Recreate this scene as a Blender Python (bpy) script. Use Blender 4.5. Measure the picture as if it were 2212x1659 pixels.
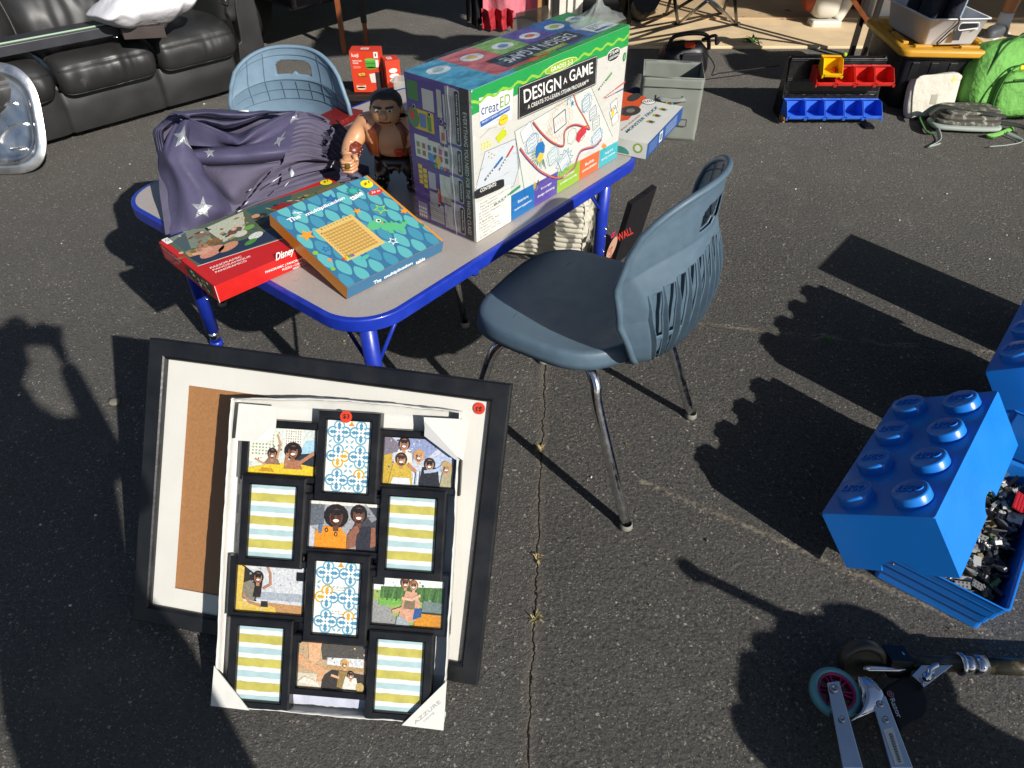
import bpy, bmesh, math, random
from mathutils import Vector, Matrix, noise
PI = math.pi
random.seed(7)
for o in list(bpy.data.objects):
    bpy.data.objects.remove(o, do_unlink=True)
SC = bpy.context.scene
COL = SC.collection
V = Vector

# ------------------------------------------------------------------ camera
# the photograph was taken from 1.5 m, looking down at the driveway; FX is the focal length in reference units (2212 wide)
FX = 1533.0; CX, CY = 1106.0, 829.5; CAMH = 1.5
TH = math.atan(FX / 1741.0)
cam_d = bpy.data.cameras.new('camera')
cam = bpy.data.objects.new('camera', cam_d); COL.objects.link(cam)
cam.location = (0, 0, CAMH)
cam.rotation_euler = (PI / 2 - TH, 0, 0)
cam_d.sensor_width = 36; cam_d.lens = FX / 2212 * 36
cam_d.clip_start = 0.02; cam_d.clip_end = 500
SC.camera = cam
SC.render.resolution_x = 1024; SC.render.resolution_y = 768

# ------------------------------------------------------------------ light
SUN = V((1.09, -1.321, 1.0))                 # towards the sun
wd = bpy.data.worlds.new('World'); SC.world = wd; wd.use_nodes = True
nt = wd.node_tree; nt.nodes.clear()
out = nt.nodes.new('ShaderNodeOutputWorld'); bg = nt.nodes.new('ShaderNodeBackground')
sky = nt.nodes.new('ShaderNodeTexSky'); sky.sky_type = 'NISHITA'; sky.sun_disc = False
sky.sun_elevation = math.asin(SUN.normalized().z)
sky.sun_rotation = math.atan2(SUN.x, SUN.y)
sky.dust_density = 0.7; sky.air_density = 1.0
bg.inputs['Strength'].default_value = 0.060
nt.links.new(sky.outputs[0], bg.inputs[0]); nt.links.new(bg.outputs[0], out.inputs[0])
sd = bpy.data.lights.new('sun', 'SUN'); sun = bpy.data.objects.new('sun', sd); COL.objects.link(sun)
sd.energy = 4.6; sd.angle = math.radians(0.53); sd.color = (1.0, 0.955, 0.89)
sun.rotation_euler = SUN.to_track_quat('Z', 'Y').to_euler(); sun.location = (4, -5, 6)
SC.view_settings.view_transform = 'Standard'; SC.view_settings.look = 'None'
SC.view_settings.exposure = 0.38; SC.view_settings.gamma = 1.0
SC.view_settings.use_curve_mapping = False
try:
    SC.cycles.max_bounces = 8; SC.cycles.caustics_reflective = False; SC.cycles.caustics_refractive = False
except Exception: pass

# ------------------------------------------------------------------ measuring helpers
_c, _s = math.cos(TH), math.sin(TH)
def ray(x, y):
    a = (x - CX) / FX; b = (CY - y) / FX
    return V((a, _c + b * _s, -_s + b * _c))
def G(x, y, z=0.0):
    d = ray(x, y); t = (z - CAMH) / d.z
    return V((0, 0, CAMH)) + d * t
def shadow_to(x, y, z):                      # the point at height z whose sun shadow falls on ground point (x, y)
    g = G(x, y, 0); return g + SUN * z
def zl(ox, oy, s): return lambda x, y: (ox + x * s, oy + y * s)
zA = zl(0, 0, .33333); zB = zl(658.3, 0, .37202); zC = zl(1316.7, 0, .40475); zD = zl(219.4, 329.2, .34722)
zE = zl(246.9, 685.8, .56217); zF = zl(932.6, 274.3, .54567); zG = zl(1591, 658.3, .4631); zH = zl(1591, 1316.7, .28075)
zI = zl(493.7, 0, .24801); zJ = zl(987.5, 0, .29762); zK = zl(1645.8, 0, .25595); zL = zl(0, 0, .24801)
zM = zl(685.8, 164.6, .16535); zN = zl(1042.4, 329.2, .19841); zO = zl(301.7, 208.5, .22321); zP = zl(905.2, 137.1, .1819)
zQ = zl(493.7, 850.3, .24801); zR = zl(466.3, 1179.5, .26451)

class Fr:
    """a flat drawing frame on a real surface: origin, two axes, normal"""
    def __init__(s, o, u, v, n=None):
        s.o = V(o); s.u = V(u).normalized(); s.v = V(v).normalized()
        s.n = V(n).normalized() if n is not None else s.u.cross(s.v).normalized()
    def pt(s, a, b, c=0.0): return s.o + s.u * a + s.v * b + s.n * c
    def px(s, x, y):
        d = ray(x, y); c = V((0, 0, CAMH)); t = (s.o - c).dot(s.n) / d.dot(s.n)
        q = c + d * t - s.o
        return (q.dot(s.u), q.dot(s.v))
    def P(s, z, pts): return [s.px(*z(*p)) for p in pts]
    def shift(s, c): return Fr(s.o + s.n * c, s.u, s.v, s.n)
XY = Fr((0, 0, 0), (1, 0, 0), (0, 1, 0))

# ------------------------------------------------------------------ materials
def lin(h):
    h = h.lstrip('#'); r = [int(h[i:i + 2], 16) / 255 for i in (0, 2, 4)]
    return tuple(c / 12.92 if c <= .04045 else ((c + .055) / 1.055) ** 2.4 for c in r) + (1,)
MATS = {}
def mat(name, col, rough=.5, metal=0., bump=None, var=None, coat=0., trans=0., alpha=1., sheen=0., emit=None, spec=None, wear=None, ior=None):
    """col hex or linear tuple; bump (scale, strength[, distance]); var (scale, amount) mottles the colour; wear (scale, colour, amount) adds stains"""
    if name in MATS: return MATS[name]
    m = bpy.data.materials.new(name); m.use_nodes = True; n = m.node_tree.nodes; L = m.node_tree.links
    b = n['Principled BSDF']
    c = lin(col) if isinstance(col, str) else tuple(col) + ((1,) if len(col) == 3 else ())
    b.inputs['Base Color'].default_value = c
    b.inputs['Roughness'].default_value = rough; b.inputs['Metallic'].default_value = metal
    if spec is not None: b.inputs['Specular IOR Level'].default_value = spec
    if coat: b.inputs['Coat Weight'].default_value = coat; b.inputs['Coat Roughness'].default_value = .08
    if trans: b.inputs['Transmission Weight'].default_value = trans
    if ior: b.inputs['IOR'].default_value = ior
    if alpha < 1: b.inputs['Alpha'].default_value = alpha
    if sheen: b.inputs['Sheen Weight'].default_value = sheen; b.inputs['Sheen Roughness'].default_value = .4
    tc = n.new('ShaderNodeTexCoord')
    last = None
    if var:
        t = n.new('ShaderNodeTexNoise'); t.inputs['Scale'].default_value = var[0]; t.inputs['Detail'].default_value = 5
        L.new(tc.outputs['Object'], t.inputs['Vector'])
        r = n.new('ShaderNodeMapRange'); r.inputs[1].default_value = .3; r.inputs[2].default_value = .7
        r.inputs[3].default_value = 1 - var[1]; r.inputs[4].default_value = 1 + var[1]
        L.new(t.outputs['Fac'], r.inputs[0])
        mx = n.new('ShaderNodeVectorMath'); mx.operation = 'SCALE'; mx.inputs[0].default_value = c[:3]
        L.new(r.outputs[0], mx.inputs['Scale']); L.new(mx.outputs[0], b.inputs['Base Color']); last = mx.outputs[0]
        r2 = n.new('ShaderNodeMapRange'); r2.inputs[1].default_value = .3; r2.inputs[2].default_value = .7
        r2.inputs[3].default_value = max(0, rough - .08); r2.inputs[4].default_value = min(1, rough + .1)
        L.new(t.outputs['Fac'], r2.inputs[0]); L.new(r2.outputs[0], b.inputs['Roughness'])
    if wear:
        t = n.new('ShaderNodeTexNoise'); t.inputs['Scale'].default_value = wear[0]; t.inputs['Detail'].default_value = 8; t.inputs['Roughness'].default_value = .7
        L.new(tc.outputs['Object'], t.inputs['Vector'])
        r = n.new('ShaderNodeMapRange'); r.inputs[1].default_value = 1 - wear[2]; r.inputs[2].default_value = 1 - wear[2] + .08
        L.new(t.outputs['Fac'], r.inputs[0])
        mx = n.new('ShaderNodeMix'); mx.data_type = 'RGBA'; mx.inputs['A'].default_value = c; mx.inputs['B'].default_value = lin(wear[1])
        L.new(r.outputs[0], mx.inputs['Factor'])
        if last: L.new(last, mx.inputs['A'])
        L.new(mx.outputs['Result'], b.inputs['Base Color'])
    if bump:
        t = n.new('ShaderNodeTexNoise'); t.inputs['Scale'].default_value = bump[0]; t.inputs['Detail'].default_value = 4
        L.new(tc.outputs['Object'], t.inputs['Vector'])
        bp = n.new('ShaderNodeBump'); bp.inputs['Strength'].default_value = bump[1]
        bp.inputs['Distance'].default_value = bump[2] if len(bump) > 2 else .002
        L.new(t.outputs['Fac'], bp.inputs['Height']); L.new(bp.outputs[0], b.inputs['Normal'])
    if emit: b.inputs['Emission Color'].default_value = lin(emit[0]); b.inputs['Emission Strength'].default_value = emit[1]
    MATS[name] = m; return m
def ink(h, rough=.42):                       # printed ink on card
    k = 'ink_' + h.lstrip('#') + ('' if rough == .42 else '_g')
    if k not in MATS: mat(k, h, rough)
    return k

def inkv(h):                                 # printed photograph: mottled tone
    k = 'photo_' + h.lstrip('#')
    if k not in MATS: mat(k, h, .45, var=(240, .22))
    return k

# ------------------------------------------------------------------ mesh builder
_TXT = {}
def glyphs(s, bold=0.0, shear=0.0):
    k = (s, bold, shear)
    if k in _TXT: return _TXT[k]
    cu = bpy.data.curves.new('t', 'FONT'); cu.body = s; cu.offset = bold; cu.shear = shear; cu.resolution_u = 3; cu.fill_mode = 'FRONT'
    ob = bpy.data.objects.new('t', cu); COL.objects.link(ob)
    dg = bpy.context.evaluated_depsgraph_get(); dg.update()
    me = bpy.data.meshes.new_from_object(ob.evaluated_get(dg))
    vs = [(v.co.x, v.co.y) for v in me.vertices]; fs = [tuple(p.vertices) for p in me.polygons]
    bpy.data.objects.remove(ob); bpy.data.curves.remove(cu); bpy.data.meshes.remove(me)
    if not vs: vs = [(0, 0)]
    x0 = min(v[0] for v in vs); x1 = max(v[0] for v in vs); y0 = min(v[1] for v in vs); y1 = max(v[1] for v in vs)
    vs = [((x - x0) / (x1 - x0 + 1e-9), (y - y0) / (y1 - y0 + 1e-9)) for x, y in vs]
    _TXT[k] = (vs, fs, (x1 - x0) / (y1 - y0 + 1e-9)); return _TXT[k]

class MB:
    def __init__(s): s.v = []; s.f = []; s.m = []; s.sm = []
    def add(s, vs, fs, m, smooth=False):
        b = len(s.v); s.v += [V(p) for p in vs]
        for f in fs: s.f.append([b + i for i in f]); s.m.append(m); s.sm.append(smooth)
        return s
    def box(s, c, size, m, R=None, smooth=False):
        c = V(c); hx, hy, hz = [k / 2 for k in size]
        vs = [V((x, y, z)) for x in (-hx, hx) for y in (-hy, hy) for z in (-hz, hz)]
        if R is not None: vs = [R @ p for p in vs]
        return s.add([p + c for p in vs], [(0, 1, 3, 2), (4, 6, 7, 5), (0, 4, 5, 1), (2, 3, 7, 6), (0, 2, 6, 4), (1, 5, 7, 3)], m, smooth)
    def hexa(s, q, m, smooth=False):         # 8 points: bottom 4, top 4
        return s.add(q, [(3, 2, 1, 0), (4, 5, 6, 7), (0, 1, 5, 4), (1, 2, 6, 5), (2, 3, 7, 6), (3, 0, 4, 7)], m, smooth)
    def prism(s, fr, pts, c0, c1, m, m_side=None, smooth=False):
        k = len(pts); vs = [fr.pt(a, b, c0) for a, b in pts] + [fr.pt(a, b, c1) for a, b in pts]
        s.add(vs, [tuple(range(k - 1, -1, -1)), tuple(range(k, 2 * k))], m, smooth)
        b = len(s.v) - 2 * k
        for i in range(k):
            j = (i + 1) % k; s.f.append([b + i, b + j, b + k + j, b + k + i]); s.m.append(m_side or m); s.sm.append(smooth)
        return s
    def poly(s, fr, pts, off, m): return s.add([fr.pt(a, b, off) for a, b in pts], [tuple(range(len(pts)))], m)
    def ell(s, fr, c, ra, rb, off, m, rot=0, seg=20, a0=0, a1=2 * PI):
        pts = []
        for i in range(seg + (0 if a1 - a0 > 6.28 else 1)):
            t = a0 + (a1 - a0) * i / seg; x, y = ra * math.cos(t), rb * math.sin(t)
            pts.append((c[0] + x * math.cos(rot) - y * math.sin(rot), c[1] + x * math.sin(rot) + y * math.cos(rot)))
        return s.poly(fr, pts, off, m)
    def star(s, fr, c, r, off, m, rot=0, k=5, inner=.42):
        pts = [(c[0] + (r if i % 2 == 0 else r * inner) * math.cos(rot + PI * i / k), c[1] + (r if i % 2 == 0 else r * inner) * math.sin(rot + PI * i / k)) for i in range(2 * k)]
        return s.poly(fr, pts, off, m)
    def stroke(s, fr, pts, w, off, m, closed=False):     # printed line
        n_ = len(pts); seg = n_ if closed else n_ - 1
        for i in range(seg):
            p = V(pts[i]).to_2d() if len(pts[i]) > 2 else V((pts[i][0], pts[i][1])); q = V((pts[(i + 1) % n_][0], pts[(i + 1) % n_][1]))
            d = q - p
            if d.length < 1e-7: continue
            d.normalize(); nn = V((-d.y, d.x)) * w / 2; e = d * w * .3
            s.poly(fr, [tuple(p - nn - e), tuple(q - nn + e), tuple(q + nn + e), tuple(p + nn - e)], off + (i % 2) * 3e-5, m)
        return s
    def text(s, fr, t, bl, br, tl, off, m, bold=0.0, shear=0.0, warp=None):
        vs, fs, _ = glyphs(t, bold, shear); bl, br, tl = V(bl), V(br), V(tl); du = br - bl; dv = tl - bl
        P = [bl + du * x + dv * y for x, y in vs]
        return s.add([fr.pt(p[0], p[1], off) for p in P], fs, m)
    def textz(s, fr, t, z, bl, br, tl, off, m, **k): return s.text(fr, t, fr.px(*z(*bl)), fr.px(*z(*br)), fr.px(*z(*tl)), off, m, **k)
    def tube(s, pts, r, m, seg=12, caps=True, smooth=True, flat=1.0):
        pts = [V(p) for p in pts]; k = len(pts); rs = r if isinstance(r, (list, tuple)) else [r] * k
        T = []
        for i in range(k):
            a = pts[max(i - 1, 0)]; b = pts[min(i + 1, k - 1)]; T.append((b - a).normalized())
        n0 = T[0].orthogonal().normalized(); ring = []
        for i in range(k):
            if i: n0 = (n0 - T[i] * n0.dot(T[i])); n0 = n0.normalized() if n0.length > 1e-6 else T[i].orthogonal().normalized()
            b0 = T[i].cross(n0)
            ring.append([pts[i] + (n0 * math.cos(2 * PI * j / seg) + b0 * math.sin(2 * PI * j / seg) * flat) * rs[i] for j in range(seg)])
        vs = [p for q in ring for p in q]; fs = []
        for i in range(k - 1):
            for j in range(seg): fs.append((i * seg + j, i * seg + (j + 1) % seg, (i + 1) * seg + (j + 1) % seg, (i + 1) * seg + j))
        s.add(vs, fs, m, smooth)
        if caps: 
            s.add(ring[0], [tuple(range(seg - 1, -1, -1))], m); s.add(ring[-1], [tuple(range(seg))], m)
        return s
    def lathe(s, fr, prof, m, seg=32, smooth=True, c=(0, 0), sq=1.0):   # profile (radius, height along the frame normal)
        vs = []
        for r, h in prof:
            for j in range(seg): t = 2 * PI * j / seg; vs.append(fr.pt(c[0] + r * math.cos(t), c[1] + r * math.sin(t) * sq, h))
        fs = [(i * seg + j, i * seg + (j + 1) % seg, (i + 1) * seg + (j + 1) % seg, (i + 1) * seg + j) for i in range(len(prof) - 1) for j in range(seg)]
        return s.add(vs, fs, m, smooth)
    def grid(s, fn, nu, nv, m, smooth=True, wrap=False, skip=None):
        vs = [fn(i / (nu if wrap else nu), j / nv) for j in range(nv + 1) for i in range(nu + (0 if wrap else 1))]
        w = nu if wrap else nu + 1; fs = []
        for j in range(nv):
            for i in range(nu):
                if skip and skip((i + .5) / nu, (j + .5) / nv): continue
                fs.append((j * w + i, j * w + (i + 1) % w, (j + 1) * w + (i + 1) % w, (j + 1) * w + i))
        if callable(m):
            for f in fs: pass
            b = len(s.v); s.v += [V(p) for p in vs]
            for j in range(nv):
                for i in range(nu):
                    if skip and skip((i + .5) / nu, (j + .5) / nv): continue
                    s.f.append([b + j * w + i, b + j * w + (i + 1) % w, b + (j + 1) * w + (i + 1) % w, b + (j + 1) * w + i]); s.m.append(m((i + .5) / nu, (j + .5) / nv)); s.sm.append(smooth)
            return s
        return s.add(vs, fs, m, smooth)
    def blob(s, c, size, m, R=None, e=(.5, .5), nu=28, nv=18, nz=0., ns=5., seed=0., shape=None):   # cushion-like superellipsoid
        c = V(c)
        def sp(x, p): return math.copysign(abs(x) ** p, x)
        def fn(u, v):
            a = u * 2 * PI; b = (v - .5) * PI
            p = V((sp(math.cos(b), e[0]) * sp(math.cos(a), e[1]) * size[0] / 2, sp(math.cos(b), e[0]) * sp(math.sin(a), e[1]) * size[1] / 2, sp(math.sin(b), e[0]) * size[2] / 2))
            if shape: p = shape(p)
            if nz:
                q = (V((p.x, p.y, p.z)) * ns + V((seed, seed * 1.7, -seed)))
                p = p * (1 + 0) + p.normalized() * nz * noise.noise(q) if p.length > 1e-6 else p
            if R is not None: p = R @ p
            return c + p
        return s.grid(fn, nu, nv, m, True, wrap=True)
    def merge(s, o, M=None):
        b = len(s.v); s.v += [M @ p if M is not None else p for p in o.v]
        s.f += [[b + i for i in f] for f in o.f]; s.m += o.m; s.sm += o.sm; return s
    def build(s, name, parent=None, bevel=0., solid=0., sub=0, seg=2, weld=True, auto=None, tagd=None, offs=-1.0):
        me = bpy.data.meshes.new(name); o = bpy.data.objects.new(name, me); COL.objects.link(o)
        org = V((0, 0, 0))
        if parent is not None:
            o.parent = parent; org = V(parent.get('_org', (0, 0, 0)))
        elif tagd and 'org' in tagd: org = V(tagd['org']); o.location = org
        o['_org'] = tuple(org)
        me.from_pydata([tuple(p - org) for p in s.v], [], s.f)
        names = []
        for k in s.m:
            if k not in names: names.append(k)
        for k in names: me.materials.append(MATS[k])
        ix = {k: i for i, k in enumerate(names)}
        for p, k, t in zip(me.polygons, s.m, s.sm): p.material_index = ix[k]; p.use_smooth = t
        if weld:
            bm = bmesh.new(); bm.from_mesh(me); bmesh.ops.remove_doubles(bm, verts=bm.verts, dist=1e-5)
            bm.normal_update(); bm.to_mesh(me); bm.free()
        me.update()
        if solid:
            d = o.modifiers.new('solid', 'SOLIDIFY'); d.thickness = solid; d.offset = offs
        if sub:
            d = o.modifiers.new('sub', 'SUBSURF'); d.levels = sub; d.render_levels = sub
        if bevel:
            d = o.modifiers.new('bevel', 'BEVEL'); d.width = bevel; d.segments = seg; d.limit_method = 'ANGLE'; d.angle_limit = math.radians(38); d.harden_normals = False
        return o

def fixn(o):
    me = o.data; bm = bmesh.new(); bm.from_mesh(me); bmesh.ops.recalc_face_normals(bm, faces=bm.faces); bm.to_mesh(me); bm.free(); return o
def tag(o, label, cat, group=None, kind=None):
    o['label'] = label; o['category'] = cat
    if group: o['group'] = group
    if kind: o['kind'] = kind
    return o
def struct(o): o['kind'] = 'structure'; return o
def thing(name, label, cat, loc=(0, 0, 0), group=None, world=True, rotz=0.):
    o = bpy.data.objects.new(name, None); COL.objects.link(o); o.location = loc; o.rotation_euler = (0, 0, rotz)
    o.empty_display_size = .05
    o['_org'] = tuple(loc) if world else (0, 0, 0)
    tag(o, label, cat, group); return o
def single(mb, name, label, cat, loc, group=None, **k):
    o = mb.build(name, None, tagd={'org': loc}, **k); tag(o, label, cat, group); return o
def copy_tree(o, parent=None):
    c = o.copy(); COL.objects.link(c); c.parent = parent
    for ch in list(o.children): copy_tree(ch, c)
    return c
def vpole(px_, h=2.2):                     # foot and head of an upright pole
    g = G(*px_, 0); return g, g + V((0, 0, h))
def Rz(a): return Matrix.Rotation(a, 3, 'Z')
def Rx(a): return Matrix.Rotation(a, 3, 'X')
def Ry(a): return Matrix.Rotation(a, 3, 'Y')
def rrect(x0, y0, x1, y1, r, k=6):
    pts = []
    for cx, cy, a in ((x1 - r, y0 + r, -90), (x1 - r, y1 - r, 0), (x0 + r, y1 - r, 90), (x0 + r, y0 + r, 180)):
        for i in range(k + 1): t = math.radians(a + 90 * i / k); pts.append((cx + r * math.cos(t), cy + r * math.sin(t)))
    return pts
def smooth_path(pts, n=6, closed=False):     # Catmull-Rom
    pts = [V(p) for p in pts]; out = []; k = len(pts)
    rng = range(k if closed else k - 1)
    for i in rng:
        if closed: p0, p1, p2, p3 = pts[i - 1], pts[i], pts[(i + 1) % k], pts[(i + 2) % k]
        else: p0, p1, p2, p3 = pts[max(i - 1, 0)], pts[i], pts[i + 1], pts[min(i + 2, k - 1)]
        for j in range(n):
            t = j / n
            out.append(.5 * ((2 * p1) + (p2 - p0) * t + (2 * p0 - 5 * p1 + 4 * p2 - p3) * t * t + (3 * p1 - p0 - 3 * p2 + p3) * t ** 3))
    if not closed: out.append(pts[-1])
    return out
def cr(pts, t):
    k = len(pts) - 1; x = min(max(t, 0), 1) * k; i = min(int(x), k - 1); f = x - i
    p0, p1, p2, p3 = pts[max(i - 1, 0)], pts[i], pts[i + 1], pts[min(i + 2, k)]
    return .5 * ((2 * p1) + (p2 - p0) * f + (2 * p0 - 5 * p1 + 4 * p2 - p3) * f * f + (3 * p1 - p0 - 3 * p2 + p3) * f ** 3)
def loft(rows, z=None):                      # rows of (x, y, height) in a zoom's units, or of points
    if z: rows = [[G(*z(a, b), c) for a, b, c in r] for r in rows]
    else: rows = [[V(p) for p in r] for r in rows]
    return lambda u, v: cr([cr(r, u) for r in rows], v)
def skin(name, joints, edges, m, parent=None, sub=2, org=(0, 0, 0), tagd=None, extra=None):
    """one continuous body grown from a skeleton: joints name -> (point, radius)"""
    me = bpy.data.meshes.new(name); o = bpy.data.objects.new(name, me); COL.objects.link(o)
    if parent is not None: o.parent = parent; org = parent.get('_org', (0, 0, 0))
    else: o.location = org
    o['_org'] = tuple(org)
    ks = list(joints); me.from_pydata([tuple(V(joints[k][0]) - V(org)) for k in ks], [(ks.index(a), ks.index(b)) for a, b in edges], [])
    d = o.modifiers.new('skin', 'SKIN'); d.use_smooth_shade = True
    if not me.skin_vertices:
        bm = bmesh.new(); bm.from_mesh(me); bm.verts.layers.skin.verify(); bm.to_mesh(me); bm.free()
    for i, k in enumerate(ks):
        r = joints[k][1]; r = (r, r) if not isinstance(r, (tuple, list)) else r
        me.skin_vertices[0].data[i].radius = r
    me.skin_vertices[0].data[0].use_root = True
    e = o.modifiers.new('sub', 'SUBSURF'); e.levels = sub; e.render_levels = sub
    dg = bpy.context.evaluated_depsgraph_get(); dg.update()
    nm = bpy.data.meshes.new_from_object(o.evaluated_get(dg)); o.modifiers.clear(); o.data = nm; bpy.data.meshes.remove(me)
    nm.name = name; nm.materials.clear(); nm.materials.append(MATS[m])
    for p in nm.polygons: p.use_smooth = True; p.material_index = 0
    if extra: extra(nm)
    return o

# ------------------------------------------------------------------ shared materials
mat('white_card', '#cfcec6', .55, var=(20, .02)); mat('paper_white', '#d6d4cb', .6); mat('black_ink', '#1c1b1c', .45)
mat('chrome', (.74, .74, .75), .15, 1., var=(60, .12), bump=(400, .08, .0005)); mat('steel_scuffed', (.55, .56, .58), .3, 1., var=(90, .2))
mat('black_plastic', '#151518', .45, bump=(300, .1)); mat('black_gloss', '#101013', .28, var=(30, .15)); mat('rubber_black', '#0e0e10', .8)
mat('blue_paint', (.010, .032, .35), .36, var=(25, .12), bump=(60, .05), coat=.2, wear=(38, '#6f86c8', .29))
mat('table_laminate', '#a79f99', .45, var=(350, .12), wear=(14, '#756f66', .32))
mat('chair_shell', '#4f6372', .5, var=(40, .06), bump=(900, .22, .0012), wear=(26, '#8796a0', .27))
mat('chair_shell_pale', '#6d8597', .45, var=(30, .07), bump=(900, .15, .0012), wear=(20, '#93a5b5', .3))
# ================================================================== the setting
def asphalt_material():
    m = bpy.data.materials.new('asphalt'); m.use_nodes = True; n = m.node_tree.nodes; L = m.node_tree.links; MATS['asphalt'] = m
    b = n['Principled BSDF']; b.inputs['Roughness'].default_value = .85; b.inputs['Specular IOR Level'].default_value = .35
    tc = n.new('ShaderNodeTexCoord'); P_ = tc.outputs['Object']
    sep = n.new('ShaderNodeSeparateXYZ'); L.new(P_, sep.inputs[0])
    def math_(op, a, b_=None, c=None, clamp=False):
        q = n.new('ShaderNodeMath'); q.operation = op; q.use_clamp = clamp
        for i, x in enumerate((a, b_, c)):
            if x is None: continue
            if isinstance(x, (int, float)): q.inputs[i].default_value = x
            else: L.new(x, q.inputs[i])
        return q.outputs[0]
    def noise_(sc, det=4, rough=.5, src=None):
        t = n.new('ShaderNodeTexNoise'); t.inputs['Scale'].default_value = sc; t.inputs['Detail'].default_value = det; t.inputs['Roughness'].default_value = rough
        L.new(src or P_, t.inputs['Vector']); return t.outputs['Fac']
    def voro(sc, feat='F1'):
        t = n.new('ShaderNodeTexVoronoi'); t.inputs['Scale'].default_value = sc; t.feature = feat; t.inputs['Randomness'].default_value = 1
        L.new(P_, t.inputs['Vector']); return t
    def rng(x, a, b_, c, d):
        q = n.new('ShaderNodeMapRange'); L.new(x, q.inputs[0])
        for i, k in enumerate((a, b_, c, d)): q.inputs[i + 1].default_value = k
        return q.outputs[0]
    def mixc(f, a, b_):
        q = n.new('ShaderNodeMix'); q.data_type = 'RGBA'; L.new(f, q.inputs['Factor'])
        for k, x in (('A', a), ('B', b_)):
            if isinstance(x, str): q.inputs[k].default_value = lin(x)
            else: L.new(x, q.inputs[k])
        return q.outputs['Result']
    v1 = voro(190); v2 = voro(115); v3 = voro(460)
    # side of the paving joint: 0 left (older, worn smooth), 1 right (open, coarse)
    line = math_('SUBTRACT', sep.outputs['X'], math_('MULTIPLY_ADD', sep.outputs['Y'], .0635, -.004))
    near = rng(sep.outputs['Y'], 1.9, 3.2, 1, 0)
    side = math_('MULTIPLY', rng(math_('ADD', line, rng(noise_(3), .3, .7, -.03, .03)), -.01, .03, 0, 1), near)
    cell = n.new('ShaderNodeSeparateColor'); L.new(v1.outputs['Color'], cell.inputs[0])
    cell3 = n.new('ShaderNodeSeparateColor'); L.new(v3.outputs['Color'], cell3.inputs[0])
    base = mixc(cell.outputs[0], '#323130', '#4a4845')
    fine = mixc(cell3.outputs[1], '#383735', '#53514d')
    col = mixc(rng(noise_(55, 3), .35, .65, .25, .9), base, fine)
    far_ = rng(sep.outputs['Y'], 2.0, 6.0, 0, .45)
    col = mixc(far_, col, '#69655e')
    big = rng(noise_(1.3, 6, .65), .35, .62, 0, .3); col = mixc(big, col, '#32302d'); col = mixc(rng(noise_(4.5, 5, .7), .56, .70, 0, .22), col, '#65625c')
    col = mixc(math_('MULTIPLY', rng(noise_(95, 7, .8), .36, .50, .9, 0), rng(side, 0, 1, .45, 1)), col, '#191918'); col = mixc(math_('MULTIPLY', rng(noise_(120, 6, .85), .54, .66, 0, .55), rng(side, 0, 1, .3, 1)), col, '#6a6862')
    # pale chips worn through the binder
    chip = math_('GREATER_THAN', cell3.outputs[0], .972); chip2 = math_('GREATER_THAN', cell.outputs[1], .988)
    chips = math_('MULTIPLY', math_('MAXIMUM', chip, chip2), rng(noise_(14, 2), .35, .6, .45, 1))
    col = mixc(math_('MULTIPLY', chips, .45), col, '#a9a292')
    # oil and tyre stains
    # cracks
    w = noise_(11, 6, .7); w2 = noise_(45, 3)
    wob = math_('ADD', math_('MULTIPLY', math_('SUBTRACT', w, .5), .035), math_('MULTIPLY', math_('SUBTRACT', w2, .5), .012))
    d1 = math_('ABSOLUTE', math_('ADD', line, wob))
    gate1 = math_('LESS_THAN', sep.outputs['Y'], 1.83)
    c1 = math_('MULTIPLY', rng(d1, .0010, .0028, 1, 0), gate1)
    rim = math_('MULTIPLY', rng(d1, .004, .022, .22, 0), gate1)
    # a crack that runs across to the right
    l2 = math_('SUBTRACT', sep.outputs['Y'], math_('MULTIPLY_ADD', sep.outputs['X'], -.16, 2.13))
    d2 = math_('ABSOLUTE', math_('ADD', l2, math_('MULTIPLY', math_('SUBTRACT', noise_(5, 6, .7), .5), .16)))
    g2 = math_('MULTIPLY', math_('GREATER_THAN', sep.outputs['X'], .5), math_('LESS_THAN', sep.outputs['X'], 1.9))
    c2 = math_('MULTIPLY', rng(d2, .001, .003, .9, 0), g2)
    r2 = math_('MULTIPLY', math_('MULTIPLY', rng(d2, .003, .014, .9, 0), g2), rng(noise_(7, 3), .45, .6, 0, 1))
    # a long pale scuffed ridge
    l3 = math_('SUBTRACT', sep.outputs['Y'], math_('MULTIPLY_ADD', sep.outputs['X'], -.62, 1.52))
    d3 = math_('ABSOLUTE', math_('ADD', l3, math_('MULTIPLY', math_('SUBTRACT', noise_(6, 5, .7), .5), .03)))
    g3 = math_('MULTIPLY', math_('GREATER_THAN', sep.outputs['X'], .35), math_('LESS_THAN', sep.outputs['X'], 1.1))
    r3 = math_('MULTIPLY', math_('MULTIPLY', rng(d3, .002, .016, .8, 0), g3), rng(noise_(60, 3), .4, .6, 0, 1))
    pale = math_('MAXIMUM', math_('MAXIMUM', rim, r2), r3)
    col = mixc(math_('MULTIPLY', pale, .8), col, '#7d7465')
    crack = math_('MAXIMUM', c1, c2)
    col = mixc(crack, col, '#0b0a09')
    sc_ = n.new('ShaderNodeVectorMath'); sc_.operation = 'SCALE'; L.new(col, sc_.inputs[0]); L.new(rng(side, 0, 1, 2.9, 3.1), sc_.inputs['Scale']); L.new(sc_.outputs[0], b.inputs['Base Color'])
    # relief
    pit = noise_(75, 7, .78)
    h = math_('MULTIPLY', rng(pit, .36, .62, 0, 1), rng(side, 0, 1, .6, 1.9))
    h = math_('ADD', h, math_('MULTIPLY', v1.outputs['Distance'], .5)); h = math_('ADD', h, math_('MULTIPLY', v2.outputs['Distance'], rng(side, 0, 1, .1, 1.1)))
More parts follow.
